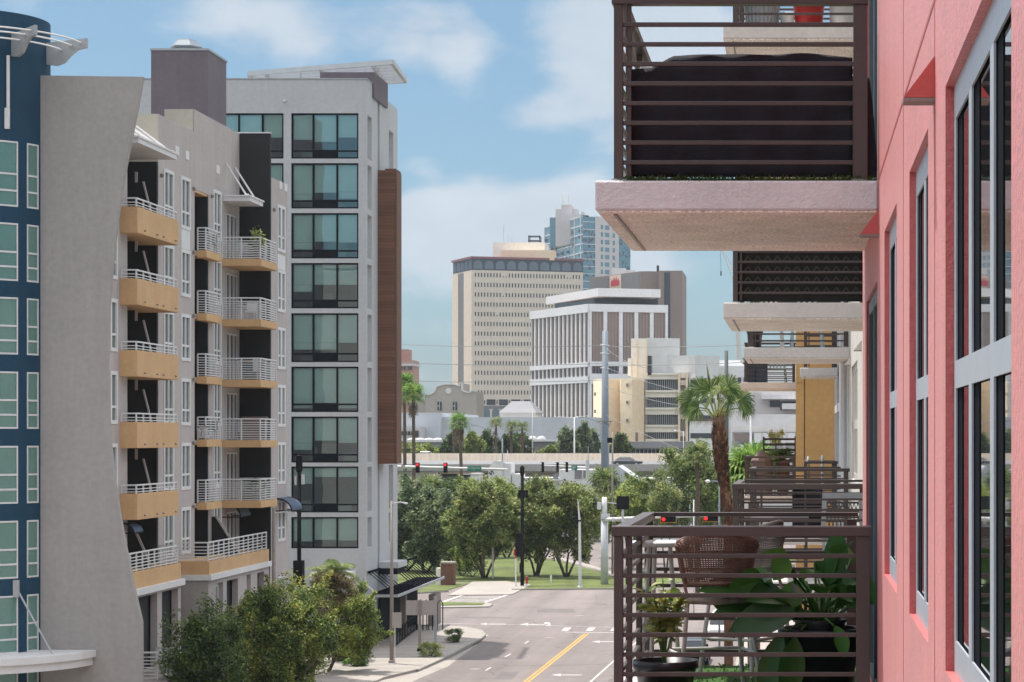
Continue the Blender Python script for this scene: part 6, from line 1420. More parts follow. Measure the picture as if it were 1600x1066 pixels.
# wires
def wire(label, p0, p1, sag, rr=.035):
    p0 = Vector(p0); p1 = Vector(p1); pts = [p0.lerp(p1,q)+Vector((0,0,-4*sag*q*(1-q))) for q in np.linspace(0,1,14)]
    o = MB().tube(pts,rr,4).build('wire', M['darkroof']); tag(o, label, 'wire')
x = X(945.5,yu)
for v0,v,v2,lab in ((532,540,538,'highest wire crossing the sky between the brown box and the steel pole'),(561,568,560,'middle wire crossing the sky left of the steel pole'),(589,594,588,'lowest wire crossing the sky left of the steel pole')):
    wire(lab,(X(520,330),330,Z(v0,330)),(x,yu,Z(v,yu)),.5)
wire('upper wire from the steel pole towards the right balconies',(x,yu,Z(541,yu)),(X(1260,250),250,Z(534,250)),.3)
wire('lower wire from the steel pole past the dark pole to the right',(x,yu,Z(570,yu)),(X(1260,250),250,Z(560,250)),.3)
for v0,u1,v1,lab in ((543,1010,575,'short sloping service wire beside the white finned building'),(574,1130,625,'sloping service wire across the cream office, upper'),(604,1110,640,'sloping service wire across the cream office, middle'),(648,1128,725,'sloping service wire across the cream office, lowest')):
    wire(lab,(x,yu,Z(v0,yu)),(X(u1,240),240,Z(v1,240)),.4,.03)
# far street lamps
def far_lamp(label, u, v0, v1, Y, arm=None, m='galv', r0=.1, head=True):
    t = pole('street_lamp', label, 'street lamp', X(u,Y), Y, 0 if v1 > 1000 else Z(v1,Y), Z(v0,Y), r0, r0*.7, m, 8, 'distant street lamps')
    if arm: cobra(t, X(u,Y), Y, Z(arm[1],Y), X(arm[0],Y)-X(u,Y), Z(arm[2],Y)-Z(arm[1],Y), m)
    return t
far_lamp('grey lamp post with a long arm reaching left above the highway', 785, 684, 2000, 330, (736,690,664), 'polegrey', .14)
far_lamp('thin lamp post with twin heads before the white finned building', 832, 642, 2000, 410, None, 'steel', .12)
t = far_lamp('pale lamp post with arms to both sides before the blank hall', 897.5, 652, 2000, 400, (870,653,651.5), 'trim', .16); cobra(t, X(897.5,400), 400, Z(653,400), X(916,400)-X(897.5,400), .3, 'trim')
far_lamp('lamp post with an arm sloping down right of the steel pole', 951, 668, 2000, 296, (905,668,652), 'polegrey', .07)
far_lamp('slim lamp post with a twin head behind the dark sedan', 973, 699, 2000, 420, (969,700,699), 'trim', .08)
far_lamp('brown lamp post with a black signal beside the steel pole', 957, 675, 2000, 230, None, 'bronze', .11)
q = MB().box(X(949,230),X(957,230),229.8,230.1,Z(692,230),Z(684,230)).build('signal_box', M['black']); tag(q,'small black signal box on the brown post by the steel pole','signal')
far_lamp('white lamp post in front of the parking garage', 1173, 640, 2000, 260, (1167,640,639), 'trim', .14)
far_lamp('cream lamp head on a slim arm above the low grey building', 1068, 674, 2000, 300, (1058,676,673), 'trim', .05)
far_lamp('short white lamp post left of the big palm trunk', 1084, 781, 2000, 180, None, 'trim', .06)
far_lamp('green lamp post with an arm pointing left beside the palm trunk', 1124, 752, 2000, 150, (1112,753,752), 'polegrey', .07)
far_lamp('lamp post with a looped top on the highway edge', 793, 704, 735, 355, None, 'galv', .06)
far_lamp('short pole with a blue grey head beside the right signal arm', 919, 698, 735, 350, None, 'polegrey', .06)
# ================================================================ VEHICLES
def car(label, loc, rot, m, L_=4.6, W_=1.8, H_=1.45, suv=False, name='parked_car', group=None):
    t = thing(name, label, 'car', loc, group)
    st = [(-.5,.38,.62,.60),(-.47,.30,.74,.80),(-.30,.24,.80,.92),(-.10,.22,.86,.97),(.15,.22,.88,1.0),(.35,.24,.88,1.0),(.47,.28,.82,.96),(.5,.36,.72,.88)]
    V = []; Fc = []
    def ringf(x,w2,zb,zt): return [(x,-w2*.92,zb),(x,w2*.92,zb),(x,w2,zb+.2),(x,w2,zt-.12),(x,w2*.88,zt),(x,-w2*.88,zt),(x,-w2,zt-.12),(x,-w2,zb+.2)]
    for i,(x,zb,zt,wf) in enumerate(st):
        w2 = W_/2*(.86 if i in (0,7) else (.96 if i in (1,6) else 1)); V += ringf(x*L_, w2, zb, zt*(1.12 if suv else 1)*H_/1.45)
    for i in range(len(st)-1):
        for k in range(8): Fc.append((i*8+k,i*8+(k+1)%8,(i+1)*8+(k+1)%8,(i+1)*8+k))
    Fc += [tuple(range(8))[::-1], tuple(range(56,64))]
    def tr(P): c_, s_ = cos(rot), sin(rot); return [(loc[0]+x*c_-y*s_, loc[1]+x*s_+y*c_, loc[2]+z) for x,y,z in P]
    MB().add(tr(V),Fc).build('body', m, t, smooth=False, bevel=.03)
    zb = .88*(1.12 if suv else 1)*H_/1.45; zr_ = H_*(1.15 if suv else 1)
    g = [(-.27,-.12),(.34 if not suv else .46, .22 if not suv else .40)]
    x0,x1,x2,x3 = -.24*L_, -.08*L_, (.24 if not suv else .40)*L_, (.40 if not suv else .47)*L_; w0, w1 = W_/2*.88, W_/2*.70
    P = [(x0,-w0,zb-.02),(x3,-w0,zb-.02),(x3,w0,zb-.02),(x0,w0,zb-.02),(x1,-w1,zr_-.06),(x2,-w1,zr_-.06),(x2,w1,zr_-.06),(x1,w1,zr_-.06)]
    MB().add(tr(P),[(0,1,5,4),(1,2,6,5),(2,3,7,6),(3,0,4,7),(3,2,1,0),(4,5,6,7)]).build('glasshouse', M['winglass'], t)
    P = [(x1-.05,-w1-.02,zr_-.08),(x2+.05,-w1-.02,zr_-.08),(x2+.05,w1+.02,zr_-.08),(x1-.05,w1+.02,zr_-.08),(x1+.1,-w1+.08,zr_),(x2-.1,-w1+.08,zr_),(x2-.1,w1-.08,zr_),(x1+.1,w1-.08,zr_)]
    MB().add(tr(P),[(0,1,5,4),(1,2,6,5),(2,3,7,6),(3,0,4,7),(3,2,1,0),(4,5,6,7)]).build('roof', m, t)
    for xx in (-.31*L_,.30*L_):
        for yy in (-W_/2+.08,W_/2-.08):
            c_ = tr([(xx,yy,.32)])[0]; d = Vector((-sin(rot),cos(rot),0))*.11; q = MB().tube([Vector(c_)-d,Vector(c_)+d],.32,16); o = q.build('wheel', M['black'], t)
            MB().tube([Vector(c_)-d*1.06,Vector(c_)+d*1.06],.18,12).build('rim', M['steel'], o)
    for yy in (-W_/2+.3,W_/2-.3):
        MB().add(tr([(-.492*L_,yy-.2,.62),(-.492*L_,yy+.2,.62),(-.47*L_,yy+.2,.74),(-.47*L_,yy-.2,.74)]),[(0,1,2,3)]).build('headlight', M['trim'], t)
        MB().add(tr([(.503*L_,yy-.2,.62),(.503*L_,yy+.2,.62),(.497*L_,yy+.2,.78),(.497*L_,yy-.2,.78)]),[(0,1,2,3)]).build('tail_light', M['red'], t)
    return t
carp = {k: mat('car_paint_'+k, c, .25, .02, 1, spec=.6) for k, c in dict(dark=C(.03,.04,.055), white=C(.7,.7,.7), silver=C(.38,.40,.42), blue=C(.03,.10,.25)).items()}
car('dark blue grey sedan driving on the elevated highway', (X(980,Yh+6),Yh+6,zd), pi, carp['dark'], 4.9, 1.85, 1.42, name='car')
car('white car mostly hidden behind the highway barrier', (X(668,Yh+34),Yh+34,Z(705.5,Yh+34)-1.45), pi, carp['white'], 4.6, name='car')
car('white suv parked beyond the plants of the near balcony', (X(1128,158),158,0), pi/2, carp['white'], 4.7, 1.85, 1.6, True, group='cars parked at the right kerb')
car('silver sedan seen between the left railing posts', (X(1026,160),160,0), pi/2+.1, carp['silver'], group='cars parked at the right kerb')
car('second white sedan parked behind the white suv', (X(1165,171),171,0), pi/2, carp['white'], group='cars parked at the right kerb')
car('dark sedan parked nearest the kerb under the near balcony', (X(1085,141),141,0), pi/2, carp['dark'], group='cars parked at the right kerb')
# ================================================================ OUR SIDE: coral / cream / ochre apartment building
rb_ = thing('apartment_building', 'coral, cream and ochre stucco apartment building with brown railed balconies on the right', 'building', (0.46,10,0))
XW = .46; FH = 3.06; E = EYE
def lv(k): return E+1.47+FH*k          # top of the slab of level k (k=-1 is the camera's own floor)
W3 = [(4.97,7.19),(8.15,9.52),(10.75,12.27)]
hs = []
for k in (-1,0,1):
    for a,b_ in W3: hs.append((a+6,b_+6,E-.73+FH*k+FH,E+1.094+FH*k+FH) if k != -1 else (a+6,b_+6,E-.73,E+1.094))
hs = [h for i,h in enumerate(hs) if h[3] < 23]
door = [(13.38+6,15.5+6,lv(k)+.02,lv(k)+2.5) for k in (-3,-2,-1,0,1)]
ZT = 22.6
wl = MB(); wl.holes((XW,-6),(0,1),(-1,0),0,22.4,0,ZT,hs+door,.03)
wl.quad((XW,16.4,0),(XW+6,16.4,0),(XW+6,16.4,ZT),(XW,16.4,ZT)); wl.build('coral_wall', M['pink'], rb_)
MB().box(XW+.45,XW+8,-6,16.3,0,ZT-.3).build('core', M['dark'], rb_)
# darker joints: horizontal at slab level, vertical ones between the windows
b = MB(); 
for k in (-1,0,1): b.box(XW-.002,XW+.004,-6,13.2,lv(k)-.006,lv(k)+.012)
for y in (7.74,10.05): b.box(XW-.0015,XW+.004,y,y+.016,0,ZT)
b.build('wall_joint', M['pinkjoint'], rb_)
def near_window(y0, y1, z0, z1, mul):
    f = MB(); x = XW+.027; d = .006; g_ = MB(); t = .055
    def fr(a,b_,c,e): f.box(x,x+d,a,b_,c,e); g_.box(x+d,x+d+.005,a,b_,c,e)
    fr(y1-.07,y1-.001,z0+.001,z1-.001); fr(y0+.001,y0+.07,z0+.001,z1-.001); fr(y0+.07,y1-.07,z1-.11,z1-.001); fr(y0+.07,y1-.07,z0+.001,z0+.10)
    ys = [y0+.07]+[v for m_ in mul for v in (m_-t,m_+t)]+[y1-.07]
    zt0, zt1 = E+.150+(z0-(E-.73)), E+.235+(z0-(E-.73))
    fr(y0+.07,y1-.07,zt0,zt1)
    for m_ in mul: fr(m_-t,m_+t,z0+.10,zt0); fr(m_-t,m_+t,zt1,z1-.11)
    o = f.build('window', M['alu'], rb_); g_.build('gasket', M['gasket'], o)
    # black inner sash along the far side of every light
    for a,b_ in zip(ys[0::2],ys[1::2]):
        for c,e in ((z0+.10,zt0),(zt1,z1-.11)): MB().box(x+d+.0035,x+d+.0058,b_-.16,b_,c,e).build('sash', M['gasket'], o)
    MB().box(x+d+.006,x+d+.011,y0,y1,z0,z1).build('pane', M['winglass'], o)
for k in (0,1):
    near_window(4.97,7.19,E-.73+FH*k,E+1.094+FH*k,[5.79,6.52]); near_window(8.15,9.52,E-.73+FH*k,E+1.094+FH*k,[8.85]); near_window(10.75,12.27,E-.73+FH*k,E+1.094+FH*k,[11.5])
def wedge(x, y, z, m):
    MB().yprism([(x,z),(x,z+.14),(x-.105,z)],y-.05,y+.05).build('drip_fin', m, rb_); MB().box(x-.105,x,y-.05,y+.06,z-.012,z-.001).build('fin_soffit', M['bronze'], rb_)
for k in (0,1):
    wedge(XW-.001,7.78,E+1.14+FH*k,M['coral']); wedge(XW-.001,13.22,E+1.16+FH*k,M['coral'])
# balcony doors of the coral part
def door_unit(x, y0, y1, z):
    f = MB(); 
    for y in (y0,(y0+y1)/2-.04,y1-.08): f.box(x+.01,x+.05,y,y+.08,z+.03,z+2.45)
    f.box(x+.01,x+.05,y0,y1,z+2.40,z+2.48).box(x+.01,x+.05,y0,y1,z+.021,z+.08)
    o = f.build('balcony_door', M['doorgrey'], rb_); MB().box(x+.055,x+.07,y0,y1,z+.021,z+2.49).build('pane', M['winglass'], o)
for k in (-1,0,1): door_unit(XW+.005,13.4,15.48,lv(k))
# cream stretch
XC = .85
wl = MB(); hs = []
for k in (-1,0,1): hs += [(33.0,36.6,E-.66+FH*(k+0),E+1.11+FH*(k+0)),(18.6,21.5,E-.66+FH*k,E+1.11+FH*k)]
hs = [(a-16.42,b_-16.42,c,d) for a,b_,c,d in hs]
door2 = [(a-16.42,b_-16.42,lv(k)+.02,lv(k)+2.5) for k in (-1,0,1) for a,b_ in ((25.5,27.9),(38.0,40.4))]
hs = [h for h in hs if h[3] < ZT]; door2 = [h for h in door2 if h[3] < ZT]
wl.holes((XC,16.42),(0,1),(-1,0),0,22.4,0,ZT,hs+door2[0:0],.05); wl.build('cream_wall', M['cream'], rb_)
MB().box(XC,XC+.06,38.82,47.8,0,ZT).build('grey_wall', M['lgrey'], rb_)
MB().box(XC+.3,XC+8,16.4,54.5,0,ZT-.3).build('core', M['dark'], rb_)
for k in (-1,0):
    for y0,y1,mm in ((33.0,36.6,[33.9,34.8,35.7]),(18.6,21.5,[19.6,20.6])):
        f = MB(); z0,z1 = E-.66+FH*(k+0),E+1.11+FH*(k+0); x = XC+.03
        for y in [y0]+mm+[y1-.08]: f.box(x,x+.05,y,y+.22,z0,z1)
        f.box(x,x+.05,y0,y1,E+.12+FH*k,E+.26+FH*k).box(x,x+.05,y0,y1,z0,z0+.1).box(x,x+.05,y0,y1,z1-.1,z1)
        o = f.build('window', M['cream'], rb_); MB().box(x+.04,x+.05,y0,y1,z0,z1).build('pane', M['winglass'], o)
for y in (37.2,30.8): wedge(XC-.001,y,E+1.16,M['cream'])
for y in (40.6,41.4,43.0,46.0): MB().box(XC-.03,XC-.001,y,y+.12,0,ZT).build('wall_rib', M['trim'], rb_)
MB().tube([(XC-.08,38.9,0),(XC-.08,38.9,ZT)],.05,8).build('downpipe', M['trim'], rb_)
f = MB(); 
for z in (E+.62+FH*-1-.0,): pass
for k in (-1,0):
    f.box(XC+.01,XC+.06,47.8,54.6,E+.55+FH*k,E+.72+FH*k)
for y in (47.8,50.0,52.2,54.4): f.box(XC+.01,XC+.05,y,y+.12,0,ZT)
o = f.build('curtain_frame', M['trim'], rb_); MB().box(XC+.06,XC+.08,47.8,54.6,0,ZT).build('curtain_glass', M['winglass'], o)
# ochre block
o = MB().box(-.055,9,54.6,66,0,ZT).build('ochre_wall', M['orange'], rb_)
MB().box(-.052+.19,-.052+.21,54.592,54.599,0,ZT).build('wall_joint', M['bark'], o)
MB().box(-.06,.14,54.575,54.598,E+1.30-.0,E+1.36).box(-.06,.14,54.575,54.598,E-1.76,E-1.70).build('wall_joint', M['orange'], o)
# beyond: more of the row
MB().box(.35,9,66.02,95,0,ZT-1).build('rear_wall', M['cream'], rb_)
# --- balcony slabs and railings
def balcony(k, y0, D, xl, xr, m, name='balcony', mesh_bars=8, side=True, xpost=None, mr='brown'):
    z = lv(k); th = .17; sl = MB()
    n_ = 26; 
    # slab with a chamfered underside at the street edge
    sl.box(xl,xr,y0,y0+D,z-th,z)
    o = sl.build(name, m, rb_, bevel=.012)
    MB().box(xl+.02,xr-.0,y0+.012,y0+D-.012,z-th-.012,z-th-.0005).build('soffit', M['soffit'], o)
    MB().box(xl+.10,xl+.118,y0+.1,y0+D-.1,z-th-.02,z-th-.0125).build('drip_groove', M['bronze'], o)
    r_ = MB(); h = 1.07; a, b_ = xl+.105, (xpost if xpost else xr-.10); yf, yb = y0+.05, y0+D-.06
    for (px,py,w_) in ((a,yf,.052),(b_,yf,.078),(a,yb,.06),(b_-.0,yb,.07)): r_.box(px,px+w_,py,py+.06,z+.001,z+h-.05)
    r_.box(a+.075,a+.10,yf+.02,yf+.05,z+.03,z+h-.05)
    r_.box(a-.012,b_+.10 if not xpost else b_+.085,yf-.012,yf+.075,z+h-.05,z+h).box(a-.012,a+.07,yf+.0751,yb+.07,z+h-.05,z+h).box(a+.0701,b_+.08,yb-.01,yb+.07,z+h-.028,z+h)
    for j in range(mesh_bars):
        zz_ = z+h-.165-.1135*j
        if zz_ < z+.03: break
        r_.box(a+.0521,b_-.001,yf+.008,yf+.033,zz_-.0125,zz_+.0125).box(a+.0601,b_-.001,yb+.01,yb+.035,zz_-.0125,zz_+.0125)
        r_.box(a+.012,a+.037,yf+.061,yb-.001,zz_-.0125,zz_+.0125)
    for q in (.33,.66): r_.box(a+.005,a+.045,y0+D*q-.02,y0+D*q+.02,z+.03,z+h-.05)
    rr_ = r_.build('railing', M[mr], o, bevel=.003)
    cp = MB().box(a-.013,b_+.101 if not xpost else b_+.086,yf-.013,yf+.0745,z+h+.0006,z+h+.007).build('rail_cap', M['capgrey'], rr_)  # paler strip: light on the handrail top put into the colour
    fe = MB()
    for (px,py) in ((a,yf),(b_,yf),(a,yb)): fe.box(px-.012,px+.078,py-.012,py+.072,z+.0005,z+.014)
    fe.build('post_plate', M['steel'], rr_)
    return o
balcony(0,13.2,2.75,-1.165,XW-.001,M['slabpink'],xpost=.318); balcony(-1,13.2,2.75,-1.165,XW-.001,M['slab'],xpost=.335); balcony(-2,13.2,2.75,-1.165,XW-.001,M['slab'])
for k in (-2,-1,0,1):
    balcony(k,25.2,2.9,-.82,XC-.001,M['slab2']); balcony(k,37.8,2.75,-.895,XC-.001,M['slab2']); balcony(k,49.0,2.3,.04,XC-.001,M['slab2'],mesh_bars=7)
    balcony(k,62.0,2.75,-1.54,-.056,M['slab2'])
# turf mats
for k in (0,-1):
    o = MB().box(-1.02,XW-.03,13.3,15.85,lv(k)+.0005,lv(k)+.018).build('turf_mat', M['turf']); tag(o, 'strip of artificial turf on the floor of the %s coral balcony' % ('upper' if k == 0 else 'near lower'), 'mat')
    r = np.random.default_rng(k+5); pts = np.stack([r.uniform(-1.03,XW-.03,5200), r.uniform(13.22,13.5,5200) if k == 0 else r.uniform(13.25,15.9,5200), np.full(5200,lv(k)+.012)],1)
    V, Fc = leaf_quads(pts,.028,r,0,.3); o2 = mesh_obj('blade', V, Fc, M['grassblade'], o); o2['kind'] = 'stuff'
# ================================================================ THINGS ON THE BALCONIES
# black cloth screen on the upper balcony
r = np.random.default_rng(12); z0 = lv(0)+.035
def cloth_sheet(name, label, xs, tops, y, z0, m, amp=.018, nz_=22, cat='cloth', dz=None):
    nx_ = len(xs); V = []; Fc = []
    for i,x in enumerate(xs):
        for j in range(nz_+1):
            q = j/nz_; z = z0+(tops[i]-z0)*q
            V.append((x, y+amp*(sin(x*9+q*3)+.6*sin(x*23-q*7)+.5*sin(q*16+x*4)), z))
    for i in range(nx_-1):
        for j in range(nz_): o = i*(nz_+1)+j; Fc.append((o,o+nz_+1,o+nz_+2,o+1))
    o = mesh_obj(name, np.array(V), Fc, m, None, True); md = o.modifiers.new('thickness','SOLIDIFY'); md.thickness = .004
    return tag(o, label, cat)
xs = np.linspace(-.985,.315,60); tp = []
for x in xs:
    q = (x+.985)/1.3
    h = .66 if q < .10 else .66+.065*min(1,(q-.10)/.10)
    h += .022*sin(pi*q)+.014*math.exp(-((q-.80)/.10)**2)
    tp.append(lv(0)+h)
cloth_sheet('privacy_cloth','black privacy cloth stretched behind the railing of the upper coral balcony',xs,tp,13.34,z0,M['cloth'],.010)
xs = np.linspace(.40,.455,8); cloth_sheet('privacy_cloth','black cloth end hanging between the upper railing post and the coral wall',xs,[lv(0)+.62-.5*((x-.40)/.055)**2*1.0 for x in xs],13.32,lv(0)+.03,M['cloth'],.004)
o = MB().box(-.96,-.70,13.9,14.1,lv(0)+.58,lv(0)+.80).build('cushion', M['cushion'], bevel=.04); 
MB().tube([(-.9,14.0,lv(0)+.02),(-.9,14.0,lv(0)+.585)],.02,6).tube([(-.76,14.0,lv(0)+.02),(-.76,14.0,lv(0)+.585)],.02,6).build('chair_leg', M['offwhite'], o)
tag(o,'pale chair cushion peeping over the black privacy cloth','chair')
# pots on the balcony above (second slab, upper level)
def pot(label, x, y, z, r0, r1, h, m, ribs=False, cat='pot', name='flower_pot', n=24):
    t = thing(name, label, cat, (x,y,z)); MB().lathe((x,y,z+.001),[(r0*.9,0),(r0,.02),(r1*.97,h-.05),(r1*1.06,h-.045),(r1*1.06,h),(r1*.93,h),(r1*.9,h-.06),(.01,h-.06)],n).build('vessel', m, t, smooth=not ribs)
    MB().lathe((x,y,z+h-.075),[(r1*.9,0),(r1*.9,.012)],n).build('soil', M['soil'], t)
    if ribs:
        b = MB()
        for i in range(22): a = 2*pi*i/22; b.tube([(x+(r0+.004)*cos(a),y+(r0+.004)*sin(a),z+.02),(x+(r1+.004)*cos(a),y+(r1+.004)*sin(a),z+h-.06)],.008,4)
        b.build('rib', M['steel'], t)
    return t
z = lv(1)
pot('grey ribbed planter on the highest visible balcony',-.40,25.55,z,.17,.20,.42,M['steel'],True)
pot('dark red planter on the highest visible balcony',.12,25.55,z,.15,.19,.40,M['red'])
o = pot('white square-looking tub at the wall end of the highest balcony',.52,25.5,z,.17,.18,.38,M['trim'])
pot('small white pot between the grey and red planters',-.12,25.5,z,.07,.08,.16,M['trim'])
# zig zag screen on the second upper balcony
z = lv(0); o = MB().box(-.70,.745,25.34,25.36,z+.02,z+1.03).build('privacy_screen', M['screen']); tag(o,'dark woven screen with zigzag stripes behind the second upper railing','screen')
b = MB()
for row_ in range(8):
    zr0 = z+.10+row_*.115; n_ = 26
    for i in range(n_):
        x0 = -.66+i*.054; x1 = x0+.054; a, c = (zr0,zr0+.075) if i%2 else (zr0+.075,zr0); b.bar((x0,25.325,a),(x1,25.325,c),.012,.018)
b.build('zigzag_stripe', M['zigzag'], o)
pts = np.stack([rng.uniform(-.62,-.4,60),rng.uniform(25.28,25.31,60),z+rng.uniform(.1,1.0,60)],1)
# ---------- big potted plant with broad leaves
def broad_leaf(V, Fc, base, tip_dir, L_, W_, r, bend=.4, roll=0):
    d = Vector(tip_dir).normalized(); s_ = d.cross(Vector((0,0,1))); s_ = s_.normalized() if s_.length > .1 else Vector((1,0,0)); nrm = s_.cross(d).normalized()
    s_, nrm = s_*cos(roll)+nrm*sin(roll), nrm*cos(roll)-s_*sin(roll)
    n_ = 9; o = len(V); cur = Vector(base)
    for i in range(n_+1):
        q = i/n_; w_ = W_/2*(sin(pi*min(1,q*.97+.03))**.75)*(1 if q < .98 else .1)
        V += [tuple(cur-s_*w_+nrm*w_*.30), tuple(cur), tuple(cur+s_*w_+nrm*w_*.30)]
        dd = (d+Vector((0,0,-1))*bend*q*1.5).normalized(); cur = cur+dd*L_/n_
    for i in range(n_):
        for k in (0,1): a = o+i*3+k; Fc.append((a,a+1,a+4,a+3))
pp = pot('big black plastic pot on the floor of the near lower balcony',.135,14.15,lv(-1)+.018,.20,.245,.40,M['pot'],n=40)
MB().lathe((.135,14.15,lv(-1)+.418),[(.15,-.06),(.155,.035),(.165,.038),(.165,.055),(.14,.055),(.135,.03),(.02,.03)],24).build('inner_pot', M['pot'], pp)
r = np.random.default_rng(31); V = []; Fc = []; sb = MB(); c0 = Vector((.12,14.15,lv(-1)+.40))
specs = []
for i in range(24):
    az = r.uniform(0,2*pi); ln = r.uniform(.16,.58); el = r.uniform(.1,1.15); specs.append((az,ln*.8,el,r.uniform(.18,.28),r.uniform(.12,.18)))
# a few leaves placed where the photograph shows its largest blades
specs += [(3.25,.30,.35,.46,.27),(3.05,.26,.55,.42,.25),(3.4,.22,.0,.38,.22),(3.9,.20,.4,.38,.24),(2.9,.30,.2,.36,.22)]
for az,ln,el,L_,W_ in specs:
    h = Vector((cos(az)*cos(el),sin(az)*cos(el),sin(el))); st = c0+Vector((r.uniform(-.08,.08),r.uniform(-.06,.06),0)); tip = st+h*ln+Vector((0,0,.10))
    if tip.x > .40: tip.x = .40-r.uniform(0,.08)
    mid = st.lerp(tip,.5)+Vector((0,0,.05)); sb.tube([st,mid,tip],[.011,.009,.006],5)
    dr = Vector((h.x,h.y,r.uniform(-.3,.45))); 
    if tip.x > .25: dr.x = -abs(dr.x)*.3
    broad_leaf(V,Fc,tip,dr,L_,W_,r,r.uniform(.15,.5),r.uniform(-1.1,1.1))
for (x_,z_,dx_,dz_,L_,W_,rl_,by) in ((-.02,.13,-1,-.12,.42,.22,1.15,-.30),(.02,.19,-1,.05,.30,.15,1.0,-.22),(.20,.30,.1,1,.34,.17,1.3,-.1),(.10,.42,.5,-.4,.30,.17,1.2,-.05),(-.10,.0,-.35,-1,.42,.15,1.2,-.25),(-.02,-.02,-.15,-1,.38,.17,1.3,-.25),(.28,.34,.7,-.5,.26,.20,1.2,.0),(.05,.30,-.6,-.5,.26,.14,1.1,.05),(.22,.05,.3,-.8,.20,.12,1.2,-.27)):
    p0 = Vector((x_,14.15+by,c0.z+z_)); sb.tube([c0,c0.lerp(p0,.5)+Vector((0,0,.06)),p0],[.011,.009,.007],5); broad_leaf(V,Fc,p0,(dx_,-.1,dz_),L_,W_,r,.25,rl_)
mesh_obj('leaf', np.array(V), Fc, M['plantleaf'], (bp := thing('broad_leaved_plant','broad leaved green plant spilling from the big black pot on the near balcony','plant',tuple(c0))), True)
sb.build('stem', M['plantleaf'], bp)
# ---------- small variegated plant, left
pt_ = pot('wide low black bowl at the left of the near lower balcony',-.79,13.75,lv(-1)+.018,.15,.185,.24,M['pot'],n=32)
V = []; Fc = []; sb = MB(); c1 = Vector((-.80,13.75,lv(-1)+.24)); tt2 = thing('variegated_plant','small variegated yellow green plant in the wide black bowl','plant',tuple(c1))
for i in range(14):
    az = r.uniform(0,6.28); top_ = c1+Vector((cos(az)*r.uniform(.02,.17),sin(az)*.08,r.uniform(.15,.52))); sb.tube([c1,c1.lerp(top_,.5)+Vector((.01,0,.02)),top_],[.006,.005,.003],5)
    for j in range(17):
        q = r.uniform(.4,1); p = c1.lerp(top_,q); a2 = r.uniform(0,6.28); broad_leaf(V,Fc,p,(cos(a2),sin(a2)*.6,r.uniform(-.1,.9)),r.uniform(.05,.095),.034,r,.4,r.uniform(-1,1))
mesh_obj('leaf', np.array(V), Fc, M['plantlime'], tt2, True); sb.build('stem', M['plantleaf'], tt2)
